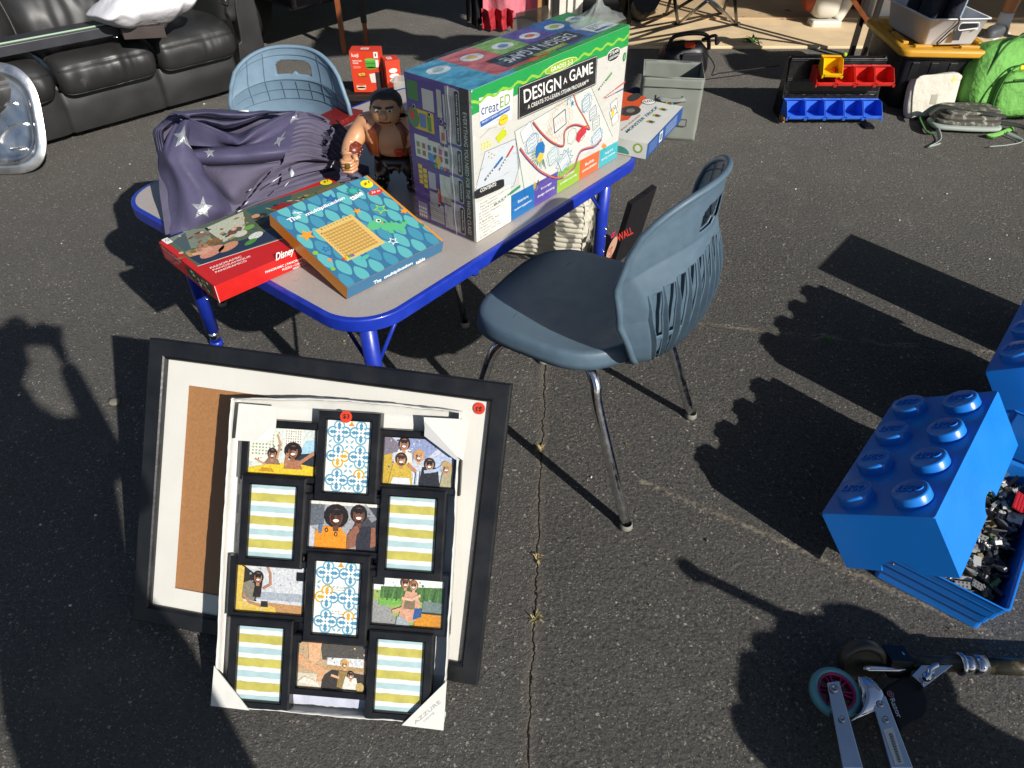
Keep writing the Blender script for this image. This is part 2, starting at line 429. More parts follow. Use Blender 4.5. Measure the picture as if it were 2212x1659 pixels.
    h = math_('ADD', h, math_('MULTIPLY', noise_(330, 4, .8), .7))
    h = math_('ADD', h, math_('MULTIPLY', noise_(24, 4), rng(side, 0, 1, .25, .8)))
    h = math_('SUBTRACT', h, math_('MULTIPLY', crack, 1.5))
    bp = n.new('ShaderNodeBump'); bp.inputs['Strength'].default_value = 1.0; bp.inputs['Distance'].default_value = .013
    L.new(h, bp.inputs['Height']); L.new(bp.outputs[0], b.inputs['Normal'])
asphalt_material()
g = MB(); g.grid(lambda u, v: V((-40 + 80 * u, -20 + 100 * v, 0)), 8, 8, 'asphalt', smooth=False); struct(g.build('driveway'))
mat('concrete_pale', '#dcc29a', .8, bump=(90, .5, .002), var=(7, .09), wear=(5, '#b39870', .36))
mat('concrete_slab', '#bda27c', .8, bump=(60, .4, .002), var=(3, .12), wear=(6, '#6b5a45', .4))
a = MB(); a.box((4.2, 5.53, .008), (7.8, .66, .02), 'concrete_pale'); struct(a.build('concrete_apron', bevel=.006))
a = MB(); a.box((4.2, 8.96, .016), (7.8, 6.2, .032), 'concrete_slab'); struct(a.build('garage_floor', bevel=.005))

# the garage behind: only its white door jamb reaches into the picture
mat('white_paint', '#d8d6cc', .5, bump=(40, .15), var=(8, .03)); mat('tan_wood', '#a77a4a', .5, bump=(60, .2), var=(20, .08)); mat('dark_wood', '#241a14', .6, var=(20, .2))
mat('siding_grey', '#8d8e8c', .6, bump=(30, .2)); mat('roof_shingle', '#3a3634', .9, bump=(60, .6)); mat('gasket_black', '#141414', .7)
gx, gy = .27, 5.97
t = thing('garage', 'grey sided garage whose white door jamb stands behind the tall craft box', 'garage', (gx, gy, 0))
w = MB(); w.box((gx + .0, gy + 3.2, 1.35), (.14, 6.1, 2.64), 'siding_grey'); w.box((8.1, gy + 3.0, 1.35), (.14, 6.5, 2.64), 'siding_grey'); w.box((4.2, gy + 6.3, 1.35), (8.0, .14, 2.64), 'siding_grey')
for k in range(13): w.box((gx - .078, gy + 3.2, .12 + k * .2), (.012, 6.08, .012), 'siding_grey')
w.build('wall', t)
w = MB(); w.box((4.2, gy + .06, 2.5), (7.7, .2, .5), 'white_paint'); w.build('lintel', t, bevel=.01)
w = MB(); w.box((4.2, gy + 3.1, 2.82), (8.4, 7.2, .12), 'roof_shingle'); w.build('roof', t)
w = MB(); w.box((gx + .13, gy - .06, 1.12), (.26, .1, 2.24), 'white_paint'); w.box((gx + .06, gy - .125, 1.12), (.05, .02, 2.22), 'gasket_black')
w.box((gx - .045, gy - .07, 1.12), (.07, .13, 2.24), 'tan_wood'); w.box((gx + .15, gy - .118, 1.12), (.012, .014, 2.2), 'white_paint'); w.box((gx + .215, gy - .122, 1.12), (.025, .02, 2.2), 'white_paint')
w.build('door_jamb', t, bevel=.004)
w = MB(); w.box((gx + .115, gy - .135, .42), (.016, .012, .12), 'gasket_black'); w.box((gx + .135, gy - .135, .46), (.03, .014, .014), 'gasket_black'); w.build('latch', t, bevel=.002)

# ================================================================== kids' table
mat('blue_dark', (.006, .018, .2), .5)
TO = V((-.334, 1.242, 0)); TU = V((.624, .781, 0)).normalized(); TV = V((-.781, .624, 0)).normalized(); TL, TW, TZ = 1.256, 1.007, .55
TW = 1.05
FT = Fr(TO + V((0, 0, TZ)), TU, TV, (0, 0, 1))
t = thing('activity_table', 'low table with speckled grey top and thick bright blue edge', 'table', TO + TU * TL / 2 + TV * TW / 2)
w = MB(); w.prism(FT, rrect(.012, .012, TL - .012, TW - .012, .12, 10), -.03, -.0005, 'table_laminate'); w.build('tabletop', t)
w = MB(); o_ = rrect(0, 0, TL, TW, .13, 12); i_ = rrect(.013, .013, TL - .013, TW - .013, .118, 12)
k = len(o_)
prof = [(0, .004), (.35, 0), (.35, 0)]
rings = []
def off_(f, c): return [FT.pt(o_[i][0] * (1 - f) + i_[i][0] * f, o_[i][1] * (1 - f) + i_[i][1] * f, c) for i in range(k)]
rings = [off_(1, -.0315), off_(.12, -.034), off_(.0, -.0315), off_(0, -.0305), off_(0, -.005), off_(0, -.004), off_(.10, -.0006), off_(.2, 0), off_(1, 0)]
w.add([p for r_ in rings for p in r_], [(a_ * k + i, a_ * k + (i + 1) % k, (a_ + 1) * k + (i + 1) % k, (a_ + 1) * k + i) for a_ in range(8) for i in range(k)], 'blue_paint', True)
w.build('edge_band', t)
w = MB(); 
for a_, b_, l_ in (((.13, .1), (TL - .13, .1), 0), ((.13, TW - .1), (TL - .13, TW - .1), 0), ((.1, .13), (.1, TW - .13), 0), ((TL - .1, .13), (TL - .1, TW - .13), 0)):
    w.tube([FT.pt(a_[0], a_[1], -.045), FT.pt(b_[0], b_[1], -.045)], .012, 'blue_dark', 4)
w.build('apron_frame', t)
for a_, b_ in ((.095, .095), (TL - .095, .105), (.1, TW - .11), (TL - .095, TW - .095)):
    w = MB(); w.tube([FT.pt(a_, b_, -.033), FT.pt(a_, b_, -.49)], .0215, 'blue_paint', 20)
    lg = w.build('leg', t)
    w = MB(); w.tube([FT.pt(a_, b_, -.491), FT.pt(a_, b_, -.53)], .016, 'chrome', 16); w.tube([FT.pt(a_, b_, -.53), FT.pt(a_, b_, -.5495)], [.02, .022], 'blue_paint', 16); w.build('leg_insert', lg)
    sa = 1 if a_ < .5 else -1; sb = 1 if b_ < .5 else -1
    for q in (FT.pt(a_ + sa * .15, b_, -.04), FT.pt(a_, b_ + sb * .15, -.04)): MB().tube([q, FT.pt(a_, b_, -.22)], .0055, 'blue_paint', 10).build('brace', lg)
    hd = (V((0, 0, CAMH)) - FT.pt(a_, b_, -.3)); hd.z = 0; hd.normalize(); hd = Rz(.9) @ hd
    for q in (.27, .3, .36): 
        c_ = FT.pt(a_, b_, -q) + hd * .0205; MB().blob(c_, (.012, .012, .01), 'chrome', e=(1, 1), nu=10, nv=6).build('screw', lg)

# ================================================================== school chairs
def chair(name, label, mt, loc, fwd, scale=1.0, group='blue plastic school chairs'):
    ang = math.atan2(fwd[1], fwd[0]) - PI / 2
    t = thing(name, label, 'chair', loc, group, world=False, rotz=ang); t.scale = (scale,) * 3
    SZ = .472
    def rim(u):                               # seat outline, u around
        a = u * 2 * PI; c_, s_ = math.cos(a), math.sin(a); e = .62
        x = math.copysign(abs(c_) ** e, c_) * .212; y = math.copysign(abs(s_) ** e, s_) * .212 + .045
        if y < 0: x *= 1 - .28 * min(1, (-y / .19)) ** 2
        return x, y
    def seat(u, v):
        x, y = rim(u); r = min(v / .82, 1)
        r_ = r ** .8; px_, py_ = x * r_, y * r_ + .02 * (1 - r_)
        z = SZ - .018 * (1 - r_ ** 2.2) - .012 * max(0, (py_ - .1) / .13) ** 2
        z += .012 * max(0, (-py_ - .08) / .12)
        if v > .82:
            q = (v - .82) / .18; px_ = x * (1 + .035 * math.sin(q * PI / 2)); py_ = (y - .02) * (1 + .035 * math.sin(q * PI / 2)) + .02; z += -.034 * (1 - math.cos(q * PI / 2)) - (.006 * q)
        return V((px_, py_, z))
    w = MB(); w.grid(seat, 64, 22, mt, wrap=True); s_ = w.build('seat', t, solid=.005)
    w = MB(); q = mt + '_groove'
    mat(q, '#3a4f60' if mt == 'chair_shell' else '#566b7d', .7)
    def sline(pts):
        w.tube([V((a_, b_, SZ - .0165 + .018 * min(1, math.hypot((a_) / .212, (b_ - .02) / .215)) ** 2.75 - .012 * max(0, (b_ - .1) / .13) ** 2 + .012 * max(0, (-b_ - .08) / .12))) for a_, b_ in pts], .0011, q, 4, smooth=False)
    for x_ in (-.12, -.06, 0, .06, .12): sline([(x_, -.13 + i * .03) for i in range(10)])
    for y_ in (-.1, -.04, .02, .08, .14): sline([(-.15 + i * .03, y_ + .006 * math.sin(i)) for i in range(11)])
    w.build('seat_grooves', s_)
    # backrest shell
    def half(v): return cr([V((.115, 0, 0)), V((.165, 0, 0)), V((.19, 0, 0)), V((.208, 0, 0)), V((.215, 0, 0)), V((.213, 0, 0)), V((.200, 0, 0))], v)[0]
    def back(u, v):
        uu = u * 2 - 1; hw = half(v); x = uu * hw
        lift = .125 * max(0, 1 - abs(uu) ** 2.8) ** .62
        z = SZ - .042 + .322 * v + lift * v ** 2
        y = -.205 - .055 * math.sin(v * PI * .95)
        y += abs(uu) ** 2.1 * (.025 + .08 * min(1, v / .5)) - .045 * max(0, v - .78) / .22
        if v < .12: y += .03 * (1 - v / .12) ** 2 
        return V((x, y, z))
    NU, NV = 120, 150
    slots = [(-.78 + k_ * .13, ) for k_ in range(13)]
    def skip(u, v):
        uu = u * 2 - 1
        # handle cut-out near the top
        if abs(uu) < .30 and .80 < v < .925:
            hx = uu / .30; lo = .81 + .03 * max(0, 1 - abs(uu) / .07); hi = .915 - .03 * abs(hx) ** 6
            if lo < v < hi: return True
        for (c_,) in slots:
            if abs(uu - c_) < .042:
                top = .74 - .12 * abs(c_); 
                if .10 < v < .33 or .36 < v < top: return True
        return False
    hole = lambda u, v: skip(u, v) and v > .785
    outer = lambda u, v: back(u, v) + V((0, -.022 * min(1, min(u, 1 - u) * 14, v * 7, (1 - v) * 2.4), 0))
    w = MB(); w.grid(back, NU, NV, mt, skip=hole); bk = w.build('backrest', t, solid=.004, offs=1)
    MB().grid(outer, NU, NV, mt, skip=skip).build('outer_shell', bk, solid=.003, offs=0)
    w = MB()                                   # rolled rim
    rimp = [back(0, v / 20) for v in range(20)] + [back(i / 24, 1) for i in range(25)] + [back(1, 1 - v / 20) for v in range(1, 21)]
    w.tube([p + V((0, -.003, 0)) for p in rimp], .0075, mt, 10); 
    w.build('rim', bk)
    w = MB()                                   # slats stand proud at the back like blades
    for k_ in range(14):
        c_ = -.845 + k_ * .13
        w = MB(); pts = [outer((c_ + 1) / 2, .08 + (.66 - .1 * abs(c_)) * i / 12) for i in range(13)]
        vs = []; 
        for i, p in enumerate(pts):
            d_ = .011 * math.sin(PI * min(1, (i + .5) / 13)) + .002
            vs += [p + V((-.0018, 0, 0)), p + V((.0018, 0, 0)), p + V((.0012, -d_, 0)), p + V((-.0012, -d_, 0))]
        fs = []
        for i in range(12):
            for j in range(4): fs.append((i * 4 + j, i * 4 + (j + 1) % 4, i * 4 + 4 + (j + 1) % 4, i * 4 + 4 + j))
        w.add(vs, fs, mt).build('slat', bk)
    w = MB()
    for uu in [-.72 + .24 * i for i in range(7)]:
        pts = [back((uu + 1) / 2, .62 + .36 * i / 10) for i in range(11)]
        seg_ = [p for i, p in enumerate(pts) if not (abs(uu) < .32 and .78 < .62 + .036 * i < .94)]
        if abs(uu) < .32: w.tube([p + V((0, .0028, 0)) for p in pts[:5]], .0010, q, 4, smooth=False)
        else: w.tube([p + V((0, .0028, 0)) for p in pts], .0010, q, 4, smooth=False)
    for vv in (.62, .70, .78, .95):
        w.tube([back(i / 24, vv) + V((0, .0028, 0)) for i in range(1, 24)], .0010, q, 4, smooth=False)
    w.build('back_grooves', bk)
    for sx in (-1, 1):
        for (y0, fy) in ((-.06, -.255), (.11, .255)):
            w = MB(); s0 = 1 if fy > 0 else -1
            pts = smooth_path([(sx * .13, y0 - s0 * .05, SZ - .05), (sx * .165, y0 + s0 * .01, SZ - .047), (sx * .192, y0 + s0 * .05, SZ - .075), (sx * .208, y0 + s0 * .075, SZ - .15), (sx * .24, fy, .012)], 7)
            w.tube(pts, [.0135] * len(pts), 'chrome', 16); lg = w.build('leg', t)
            w = MB(); w.lathe(Fr((sx * .24, fy, 0), (1, 0, 0), (0, 1, 0)), [(0, .001), (.015, .001), (.0175, .006), (.0165, .016), (.014, .02)], 'glide_clear', 18); w.build('glide', lg)
    w = MB()
    for sx in (-1, 1): w.box((sx * .13, .02, SZ - .045), (.03, .2, .02), 'steel_scuffed')
    w.box((0, -.08, SZ - .048), (.26, .025, .012), 'steel_scuffed'); w.box((0, .12, SZ - .048), (.26, .025, .012), 'steel_scuffed')
    w.build('seat_frame', t, bevel=.003)
    return t
mat('glide_clear', '#9d9a92', .3, trans=.3)
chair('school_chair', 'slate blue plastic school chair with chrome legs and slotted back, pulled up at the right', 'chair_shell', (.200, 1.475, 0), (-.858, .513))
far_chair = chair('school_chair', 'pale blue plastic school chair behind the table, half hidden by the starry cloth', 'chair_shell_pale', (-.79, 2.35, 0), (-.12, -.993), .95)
far_chair.scale = (1.0, .95, .865)

# small stool under the table
t = thing('stool', 'small chrome stool tucked underneath the table', 'stool', (-.3, 2.17, 0))
w = MB(); w.prism(Fr((-.31, 2.18, .30), (1, 0, 0), (0, 1, 0)), rrect(-.13, -.13, .13, .13, .05), 0, .02, 'chair_shell'); w.build('seat', t, bevel=.004)
for x_, y_, in ((-.165, 2.01), (-.146, 2.349), (-.47, 2.02), (-.46, 2.35)):
    w = MB(); w.tube([(-.31 + (x_ + .31) * .7, 2.18 + (y_ - 2.18) * .7, .30), (x_, y_, .018)], .0115, 'chrome', 14)
    lg = w.build('leg', t); w = MB(); w.lathe(Fr((x_, y_, 0), (1, 0, 0), (0, 1, 0)), [(0, .001), (.016, .001), (.017, .012), (.013, .022)], 'blue_paint' if y_ > 2.3 else 'glide_clear', 14); w.build('glide', lg)

# ================================================================== black leather sofa
mat('leather', '#272727', .43, bump=(320, .35, .0015), var=(5, .18), wear=(9, '#4a4744', .31), spec=.55)
SO = V((-2.37, 3.512, 0)); SU = V((.687, .726, 0)).normalized(); SN = V((-SU.y, SU.x, 0))
FS = Fr(SO, SU, (0, 0, 1), -SN)              # a along the sofa, b up, c towards the viewer
t = thing('sofa', 'long black leather reclining sofa with loose creased seat cushions', 'sofa', SO + SU * .2 + SN * .4)
def sp(a, b, c): return FS.pt(a, b, c)
def crease(p, seed, amp=.006):
    return p
x0, x1 = -1.55, 1.115
for a0, a1 in ((-.95, .148), (.148, .66), (.66, 1.115)):
    w = MB()
    def fn(u, v, a0=a0, a1=a1):
        a = a0 + (a1 - a0) * u; bul = .014 * math.sin(PI * v) + .006 * math.sin(PI * u) ** .5
        e = min(u, 1 - u); bul -= .012 * max(0, 1 - e / .02)
        return sp(a, .045 + (.20 + .05 * (a < .148)) * v * 1.0 + .0, bul + .004 * noise.noise(V((a * 9, v * 3, 2))))
    w.grid(fn, 40, 12, 'leather'); w.build('base_panel', t)
w = MB(); w.box(sp(-.2, .17, -.35), (2.6, .62, .2), 'leather', Rz(math.atan2(SU.y, SU.x))); w.build('body', t, bevel=.02)
def cushion(a0, a1, seed):
    w = MB(); ca, hw = (a0 + a1) / 2, (a1 - a0) / 2
    def fn(u, v):
        a = u * 2 - 1; ea = 1 - abs(a) ** 12
        # profile from the underside of the front, round the nose, over the top to the back
        pr = [V((.03, .235, 0)), V((.075, .245, 0)), V((.102, .285, 0)), V((.105, .335, 0)), V((.082, .385, 0)), V((.03, .418, 0)), V((-.09, .44, 0)), V((-.25, .437, 0)), V((-.45, .41, 0)), V((-.5, .33, 0))]
        p = cr(pr, v); c, b = p.x, p.y
        s_ = (1 - ea) * .045
        c -= s_ * (1.2 if v < .6 else 0); b = .32 + (b - .32) * (1 - (1 - ea) * .38)
        fold = noise.noise(V((a * 8 * (1 + .3 * a) + seed, v * 1.4, seed))) * noise.noise(V((a * 2.0 + seed, 0, 3.3)))
        ripple = .026 * fold * math.exp(-((v - .24) / .15) ** 2) + .006 * noise.noise(V((a * 3 + seed, v * 6, 0)))
        seam = -.006 * math.exp(-((v - .40) / .012) ** 2) - .004 * math.exp(-((v - .07) / .012) ** 2)
        return sp(ca + a * hw * (1 - .02 * (1 - ea)), b + (ripple + seam) * .6, c + ripple + seam)
    w.grid(fn, 70, 64, 'leather'); w.build('seat_cushion', t)
    w = MB().tube([fn(.03 + .94 * i / 40, .4) + FS.pt(0, .002, .002) - SO for i in range(41)], .0022, 'leather', 6); w.build('piping', t); w = MB().tube([fn(.03 + .94 * i / 40, .09) + FS.pt(0, 0, .003) - SO for i in range(41)], .0022, 'leather', 6); w.build('piping', t)
cushion(-.62, .145, 1.3); cushion(.15, .655, 4.1); cushion(.66, 1.12, 7.7)
def backc(a0, a1, seed):
    w = MB(); ca, hw = (a0 + a1) / 2, (a1 - a0) / 2
    def fn(u, v):
        a = u * 2 - 1; ea = (1 - abs(a) ** 6)
        pr = [V((-.27, .40, 0)), V((-.20, .44, 0)), V((-.205, .52, 0)), V((-.24, .60, 0)), V((-.275, .66, 0)), V((-.275, .72, 0)), V((-.31, .86, 0)), V((-.38, .95, 0)), V((-.47, .93, 0)), V((-.52, .8, 0))]
        p = cr(pr, v); c = p.x - .09 * (1 - ea); b = p.y
        r_ = .012 * noise.noise(V((a * 5 + seed, v * 6, 1))) - .012 * math.exp(-((v - .47) / .015) ** 2) + .012 * noise.noise(V((a * 12 + seed, v * 3, 5))) * math.exp(-((v - .55) / .12) ** 2)
        return sp(ca + a * hw, b, c + r_)
    w.grid(fn, 46, 46, 'leather'); w.build('back_cushion', t)
backc(-.62, .145, 2.2); backc(.15, .655, 5.5); backc(.66, 1.13, 9.1)
# padded arm with its flat outer front panel
w = MB()
def arm(u, v):
    pr = [V((1.115, .25, 0)), V((1.10, .40, 0)), V((1.09, .50, 0)), V((1.12, .60, 0)), V((1.20, .635, 0)), V((1.27, .60, 0)), V((1.285, .5, 0)), V((1.285, .3, 0)), V((1.285, .04, 0))]
    p = cr(pr, v); c = .05 - .9 * u
    k_ = .010 * noise.noise(V((u * 22, v * 5, 3))) * (1 if v < .75 else .2)
    nose = max(0, 1 - u / .06); 
    return sp(p.x + k_ - nose * .02 * (p.x - 1.2) * 10, p.y * (1 - .1 * nose * (v > .2) * (v < .7)), c - .0 - .05 * nose * 0 + k_)
w.grid(arm, 60, 44, 'leather'); 
w.build('armrest', t)
w = MB(); Rarm = Rz(math.atan2(SU.y, SU.x)); w.blob(sp(1.165, .485, -.38), (.25, .86, .27), 'leather', R=Rarm, e=(.55, .6), nu=60, nv=40, nz=.012, ns=16); w.build('arm_pad', t)
w = MB()
pan = [(1.12, .04), (1.285, .04), (1.287, .3), (1.287, .49), (1.262, .56), (1.22, .575), (1.185, .53), (1.165, .47), (1.158, .38), (1.15, .3), (1.128, .265)]
pan = [(p.x, p.y) for p in smooth_path([(a_, b_, 0) for a_, b_ in pan], 4, True)]
w.prism(FS, pan, -.02, .058, 'leather'); w.build('arm_panel', t, bevel=.012, seg=3)
w = MB()                                       # puckered arm front around the panel
def pk(u, v):
    a = .2 + u * 2.75; r_ = .052 + .03 * math.sin(PI * v) ; cc = (1.205, .47)
    k_ = 1 + .12 * noise.noise(V((u * 26, v * 2, 1)))
    x = cc[0] + math.cos(a) * (.075 + .05 * v * k_); y = cc[1] + math.sin(a) * (.09 + .075 * v * k_) 
    return sp(x, y, .055 - .05 * v ** 2 + .012 * math.sin(PI * v) + .006 * noise.noise(V((u * 30, v * 3, 4))))
w.grid(pk, 60, 12, 'leather'); w.build('arm_front', t)
w = MB()
for a_ in (-.5, .2, 1.0): MB().box(sp(a_, .022, -.12), (.08, .08, .044), 'black_plastic').build('foot', t)
# ================================================================== tall craft box in shrink wrap
BX = V((-.093, 1.639, .5515)); BU = V((.627, .779, 0)).normalized(); BV = V((-.779, .627, 0)).normalized(); BL, BW, BH = .677, .214, .387
UP = V((0, 0, 1))
fF = Fr(BX, BU, UP, -BV); fL = Fr(BX + BV * BW, -BV, UP, -BU); fT = Fr(BX + UP * BH, BU, BV, UP)   # front, left end, top
t = thing('game_box', 'tall shrink-wrapped box with green band and black title panel', 'box', BX + BU * BL / 2 + BV * BW / 2)
w = MB(); w.hexa([BX, BX + BU * BL, BX + BU * BL + BV * BW, BX + BV * BW] + [p + UP * BH for p in (BX, BX + BU * BL, BX + BU * BL + BV * BW, BX + BV * BW)], 'white_card')
O1, O2, O3, O4, O5 = .0004, .0008, .0012, .0016, .0020
def pp(fr, z, pts, off, col): w.poly(fr, fr.P(z, pts), off, ink(col))
# ---- front
gb = [(0, BH), (0, BH * .856)] + [(BL * i / 12, BH * (.856 + .004 * (i % 2))) for i in range(1, 12)] + [(BL, BH * .86), (BL, BH)]
w.poly(fF, gb, O1, ink('#1f9a4b'))
wav = [(BL * i / 60, BH * (.925 + (.012 * math.cos(i * PI / 2.5) if True else 0)) ) for i in range(61)]
w.stroke(fF, wav, .0065, O2, ink('#8fc63f'))
w.poly(fF, fF.P(zB, [(1010, 570), (1210, 510), (1200, 690), (1018, 750)]), O2, ink('#eeece4'))
w.textz(fF, 'creat', zP, (735, 615), (940, 560), (735, 510), O3, ink('#1f4f8f'), bold=.004)
w.textz(fF, 'ED', zP, (958, 530), (1078, 475), (958, 400), O3, ink('#6f9a33'))
w.poly(fF, fF.P(zP, [(722, 690), (1075, 495), (1073, 555), (730, 760)]), O3, ink('#2b62ad'))
w.textz(fF, 'PROJECT-BASED LEARNING', zP, (742, 722), (1060, 548), (742, 692), O4, ink('#f0f0ee'), bold=.01)
c0 = fF.px(*zP(998, 668)); w.ell(fF, c0, .0185, .0125, O3, ink('#c89b1c')); w.ell(fF, c0, .016, .011, O4, ink('#f0cf2a'))
w.textz(fF, 'Crayola', zP, (962, 690), (1035, 650), (962, 668), O5, ink('#2f7a3a'), bold=.02)
w.textz(fF, 'by', zP, (918, 690), (942, 672), (918, 664), O3, ink('#2b4a86'))
# title panel
def quadr(z, q, off, col, r=.12, fr=fF):
    a, b, c, d = [V(fr.px(*z(*p))) for p in q]; pts = []       # bl br tr tl
    for (u, v) in rrect(0, 0, 1, 1, r, 4): pts.append(tuple(a + (b - a) * u + (d - a) * v + (c - b - d + a) * u * v))
    w.poly(fr, pts, off, ink(col))
quadr(zB, [(1235, 698), (1690, 492), (1700, 318), (1237, 503)], O2, '#1d1c1e', .04)
q_ = [fF.px(*zB(*p)) for p in [(1242, 688), (1685, 486), (1694, 326), (1244, 508)]]; w.stroke(fF, q_, .0013, O3, ink('#dedcd4'), True)
w.textz(fF, 'DESIGN', zB, (1272, 600), (1487, 513), (1268, 522), O3, ink('#f2f1ec'), bold=.012)
w.textz(fF, 'A', zB, (1500, 490), (1522, 481), (1499, 455), O3, ink('#f2f1ec'), bold=.01)
w.textz(fF, 'GAME', zB, (1536, 477), (1672, 424), (1533, 410), O3, ink('#f2f1ec'), bold=.012)
w.textz(fF, 'A CREATE-TO-LEARN STEAM PROGRAM\u2122', zB, (1293, 634), (1645, 484), (1292, 608), O3, ink('#e8e6df'), bold=.012)
quadr(zB, [(1392, 450), (1578, 365), (1580, 313), (1394, 388)], O3, '#dfe9b0', .45); quadr(zB, [(1395, 444), (1575, 362), (1577, 318), (1397, 392)], O4, '#8fb52c', .45)
w.textz(fF, 'GRADES 2-3', zB, (1425, 418), (1552, 366), (1425, 392), O5, ink('#f3f4e2'), bold=.012)
quadr(zB, [(1753, 372), (1830, 335), (1832, 262), (1755, 298)], O2, '#e6e4dc', .4); quadr(zB, [(1757, 366), (1826, 331), (1828, 268), (1759, 303)], O3, '#1d1c1e', .4)
w.textz(fF, 'STEAM', zB, (1768, 325), (1818, 300), (1768, 305), O4, ink('#eeeeea'), bold=.012); w.textz(fF, 'LEARNING', zB, (1765, 350), (1820, 322), (1765, 334), O4, ink('#eeeeea'), bold=.012)
w.ell(fF, fF.px(*zB(1855, 330)), .0085, .0125, O2, ink('#1c7a3c')); w.ell(fF, fF.px(*zB(1855, 330)), .005, .008, O3, ink('#69b46a'))
# big board drawing
pp(fF, zB, [(1218, 762), (1660, 500), (1786, 795), (1590, 905), (1250, 1130)], O1, '#d6d8d2')
w.stroke(fF, fF.P(zB, [(1218, 762), (1660, 500), (1786, 795)]), .0012, O2, ink('#4a4e4c')); w.stroke(fF, fF.P(zB, [(1218, 762), (1284, 1165)]), .0018, O2, ink('#3e6b55'))
pr_ = smooth_path([(a_, b_, 0) for a_, b_ in fF.P(zB, [(1250, 865), (1300, 930), (1380, 1005), (1480, 1035), (1560, 975), (1600, 880), (1680, 850), (1720, 810)])], 8)
w.stroke(fF, pr_, .0085, O2, ink('#5f3f86')); w.stroke(fF, [(p.x, p.y + .002) for p in pr_], .0032, O3, ink('#e0722e'))
pr_ = smooth_path([(a_, b_, 0) for a_, b_ in fF.P(zB, [(1325, 712), (1380, 780), (1440, 830), (1500, 845), (1510, 760), (1570, 725), (1650, 750)])], 8)
w.stroke(fF, pr_, .0075, O2, ink('#5e3f66')); w.stroke(fF, [(p.x, p.y + .002) for p in pr_], .0028, O3, ink('#e8682c'))
pr_ = smooth_path([(a_, b_, 0) for a_, b_ in fF.P(zB, [(1560, 545), (1580, 610), (1620, 680), (1655, 750)])], 8); w.stroke(fF, pr_, .005, O2, ink('#7c3f52')); w.stroke(fF, pr_, .002, O3, ink('#e07a3a'))
random.seed(3)
def scribble(z, c, r, col, n_=22, wd=.0016, sq=1.0, spiky=.25, fr=None, rot=.35):
    fr = fr or fF; c_ = V(fr.px(*z(*c)) ); pts = []
    for i in range(n_):
        a = 2 * PI * i / n_; k_ = 1 + spiky * (1 if i % 2 else -1) * random.uniform(.4, 1)
        x, y = r * k_ * math.cos(a), r * sq * k_ * math.sin(a); pts.append((c_.x + x * math.cos(rot) - y * math.sin(rot), c_.y + x * math.sin(rot) + y * math.cos(rot)))
    w.stroke(fr, pts, wd, O2, ink(col), True)
def card(z, c, sx, sy, col, fill='#d3d8d8', rot=.35, fr=None, lines=3, lw=.0017):
    fr = fr or fF; c_ = fr.px(*z(*c)); R_ = lambda x, y: (c_[0] + x * math.cos(rot) - y * math.sin(rot), c_[1] + x * math.sin(rot) + y * math.cos(rot))
    q_ = [R_(-sx, -sy), R_(sx, -sy), R_(sx, sy), R_(-sx, sy)]; w.poly(fr, q_, O2, ink(fill)); w.stroke(fr, q_, lw, O3, ink(col), True)
    for k_ in range(lines): y = sy * (.6 - 1.2 * k_ / max(1, lines - 1)); w.stroke(fr, [R_(-sx * .7, y), R_(-sx * .2, y + sy * .12), R_(sx * .2, y - sy * .1), R_(sx * .7, y)], lw * .8, O3, ink(col))
card(zB, (1480, 703), .027, .021, '#3c3c3a', '#d8d8d2', .2, lines=0, lw=.0026); scribble(zB, (1480, 705), .046, '#d9b27c', 40, .0016, .95, .12); scribble(zB, (1482, 705), .056, '#e0b98a', 44, .001, .95, .08); scribble(zB, (1480, 705), .038, '#d0d4d0', 30, .001, .95, .1)
for i in range(16): 
    c_ = fF.px(*zB(1400 + (i % 8) * 13, 770 - (i % 8) * 12 - 10 * (i // 8))); w.stroke(fF, [c_, (c_[0] + .008, c_[1] - .01)], .0009, O2, ink('#d2b48e'))
card(zB, (1318, 832), .022, .018, '#3f86b5', rot=.25); scribble(zB, (1318, 832), .030, '#3f86b5', 36, .0012, .8, .12)
card(zB, (1440, 905), .021, .02, '#6aa5a8', rot=.3); scribble(zB, (1440, 905), .029, '#7aa6b0', 20, .0012, .9, .1)
card(zB, (1505, 938), .023, .021, '#2f86b0', rot=.5, lines=2); scribble(zB, (1505, 940), .036, '#2f86b0', 24, .0016, .9, .22)
card(zB, (1632, 600), .017, .018, '#3b7f9c', rot=.3); card(zB, (1672, 655), .017, .016, '#5a6f79', rot=.3); card(zB, (1690, 712), .017, .016, '#7c8b5a', rot=.2); card(zB, (1695, 800), .023, .02, '#4a93c0', rot=.4); scribble(zB, (1695, 800), .030, '#4a93c0', 30, .0011, .8, .15)
scribble(zB, (1636, 598), .025, '#3f9ac0', 26, .0011, 1, .15); scribble(zB, (1550, 790), .022, '#4e8f63', 16, .0012, 1, .15)
card(zB, (1288, 768), .022, .018, '#9aa2a2', '#f0f0ea', rot=.4, lines=2)
for i in range(10):
    a_, b_ = 1500 + random.random() * 60, 560 + random.random() * 50; w.star(fF, fF.px(*zB(a_, b_)), .0035, O2, ink('#4e8fb0'), random.random())
w.star(fF, fF.px(*zB(1553, 600)), .0095, O3, ink('#2f7fb5'), .4)
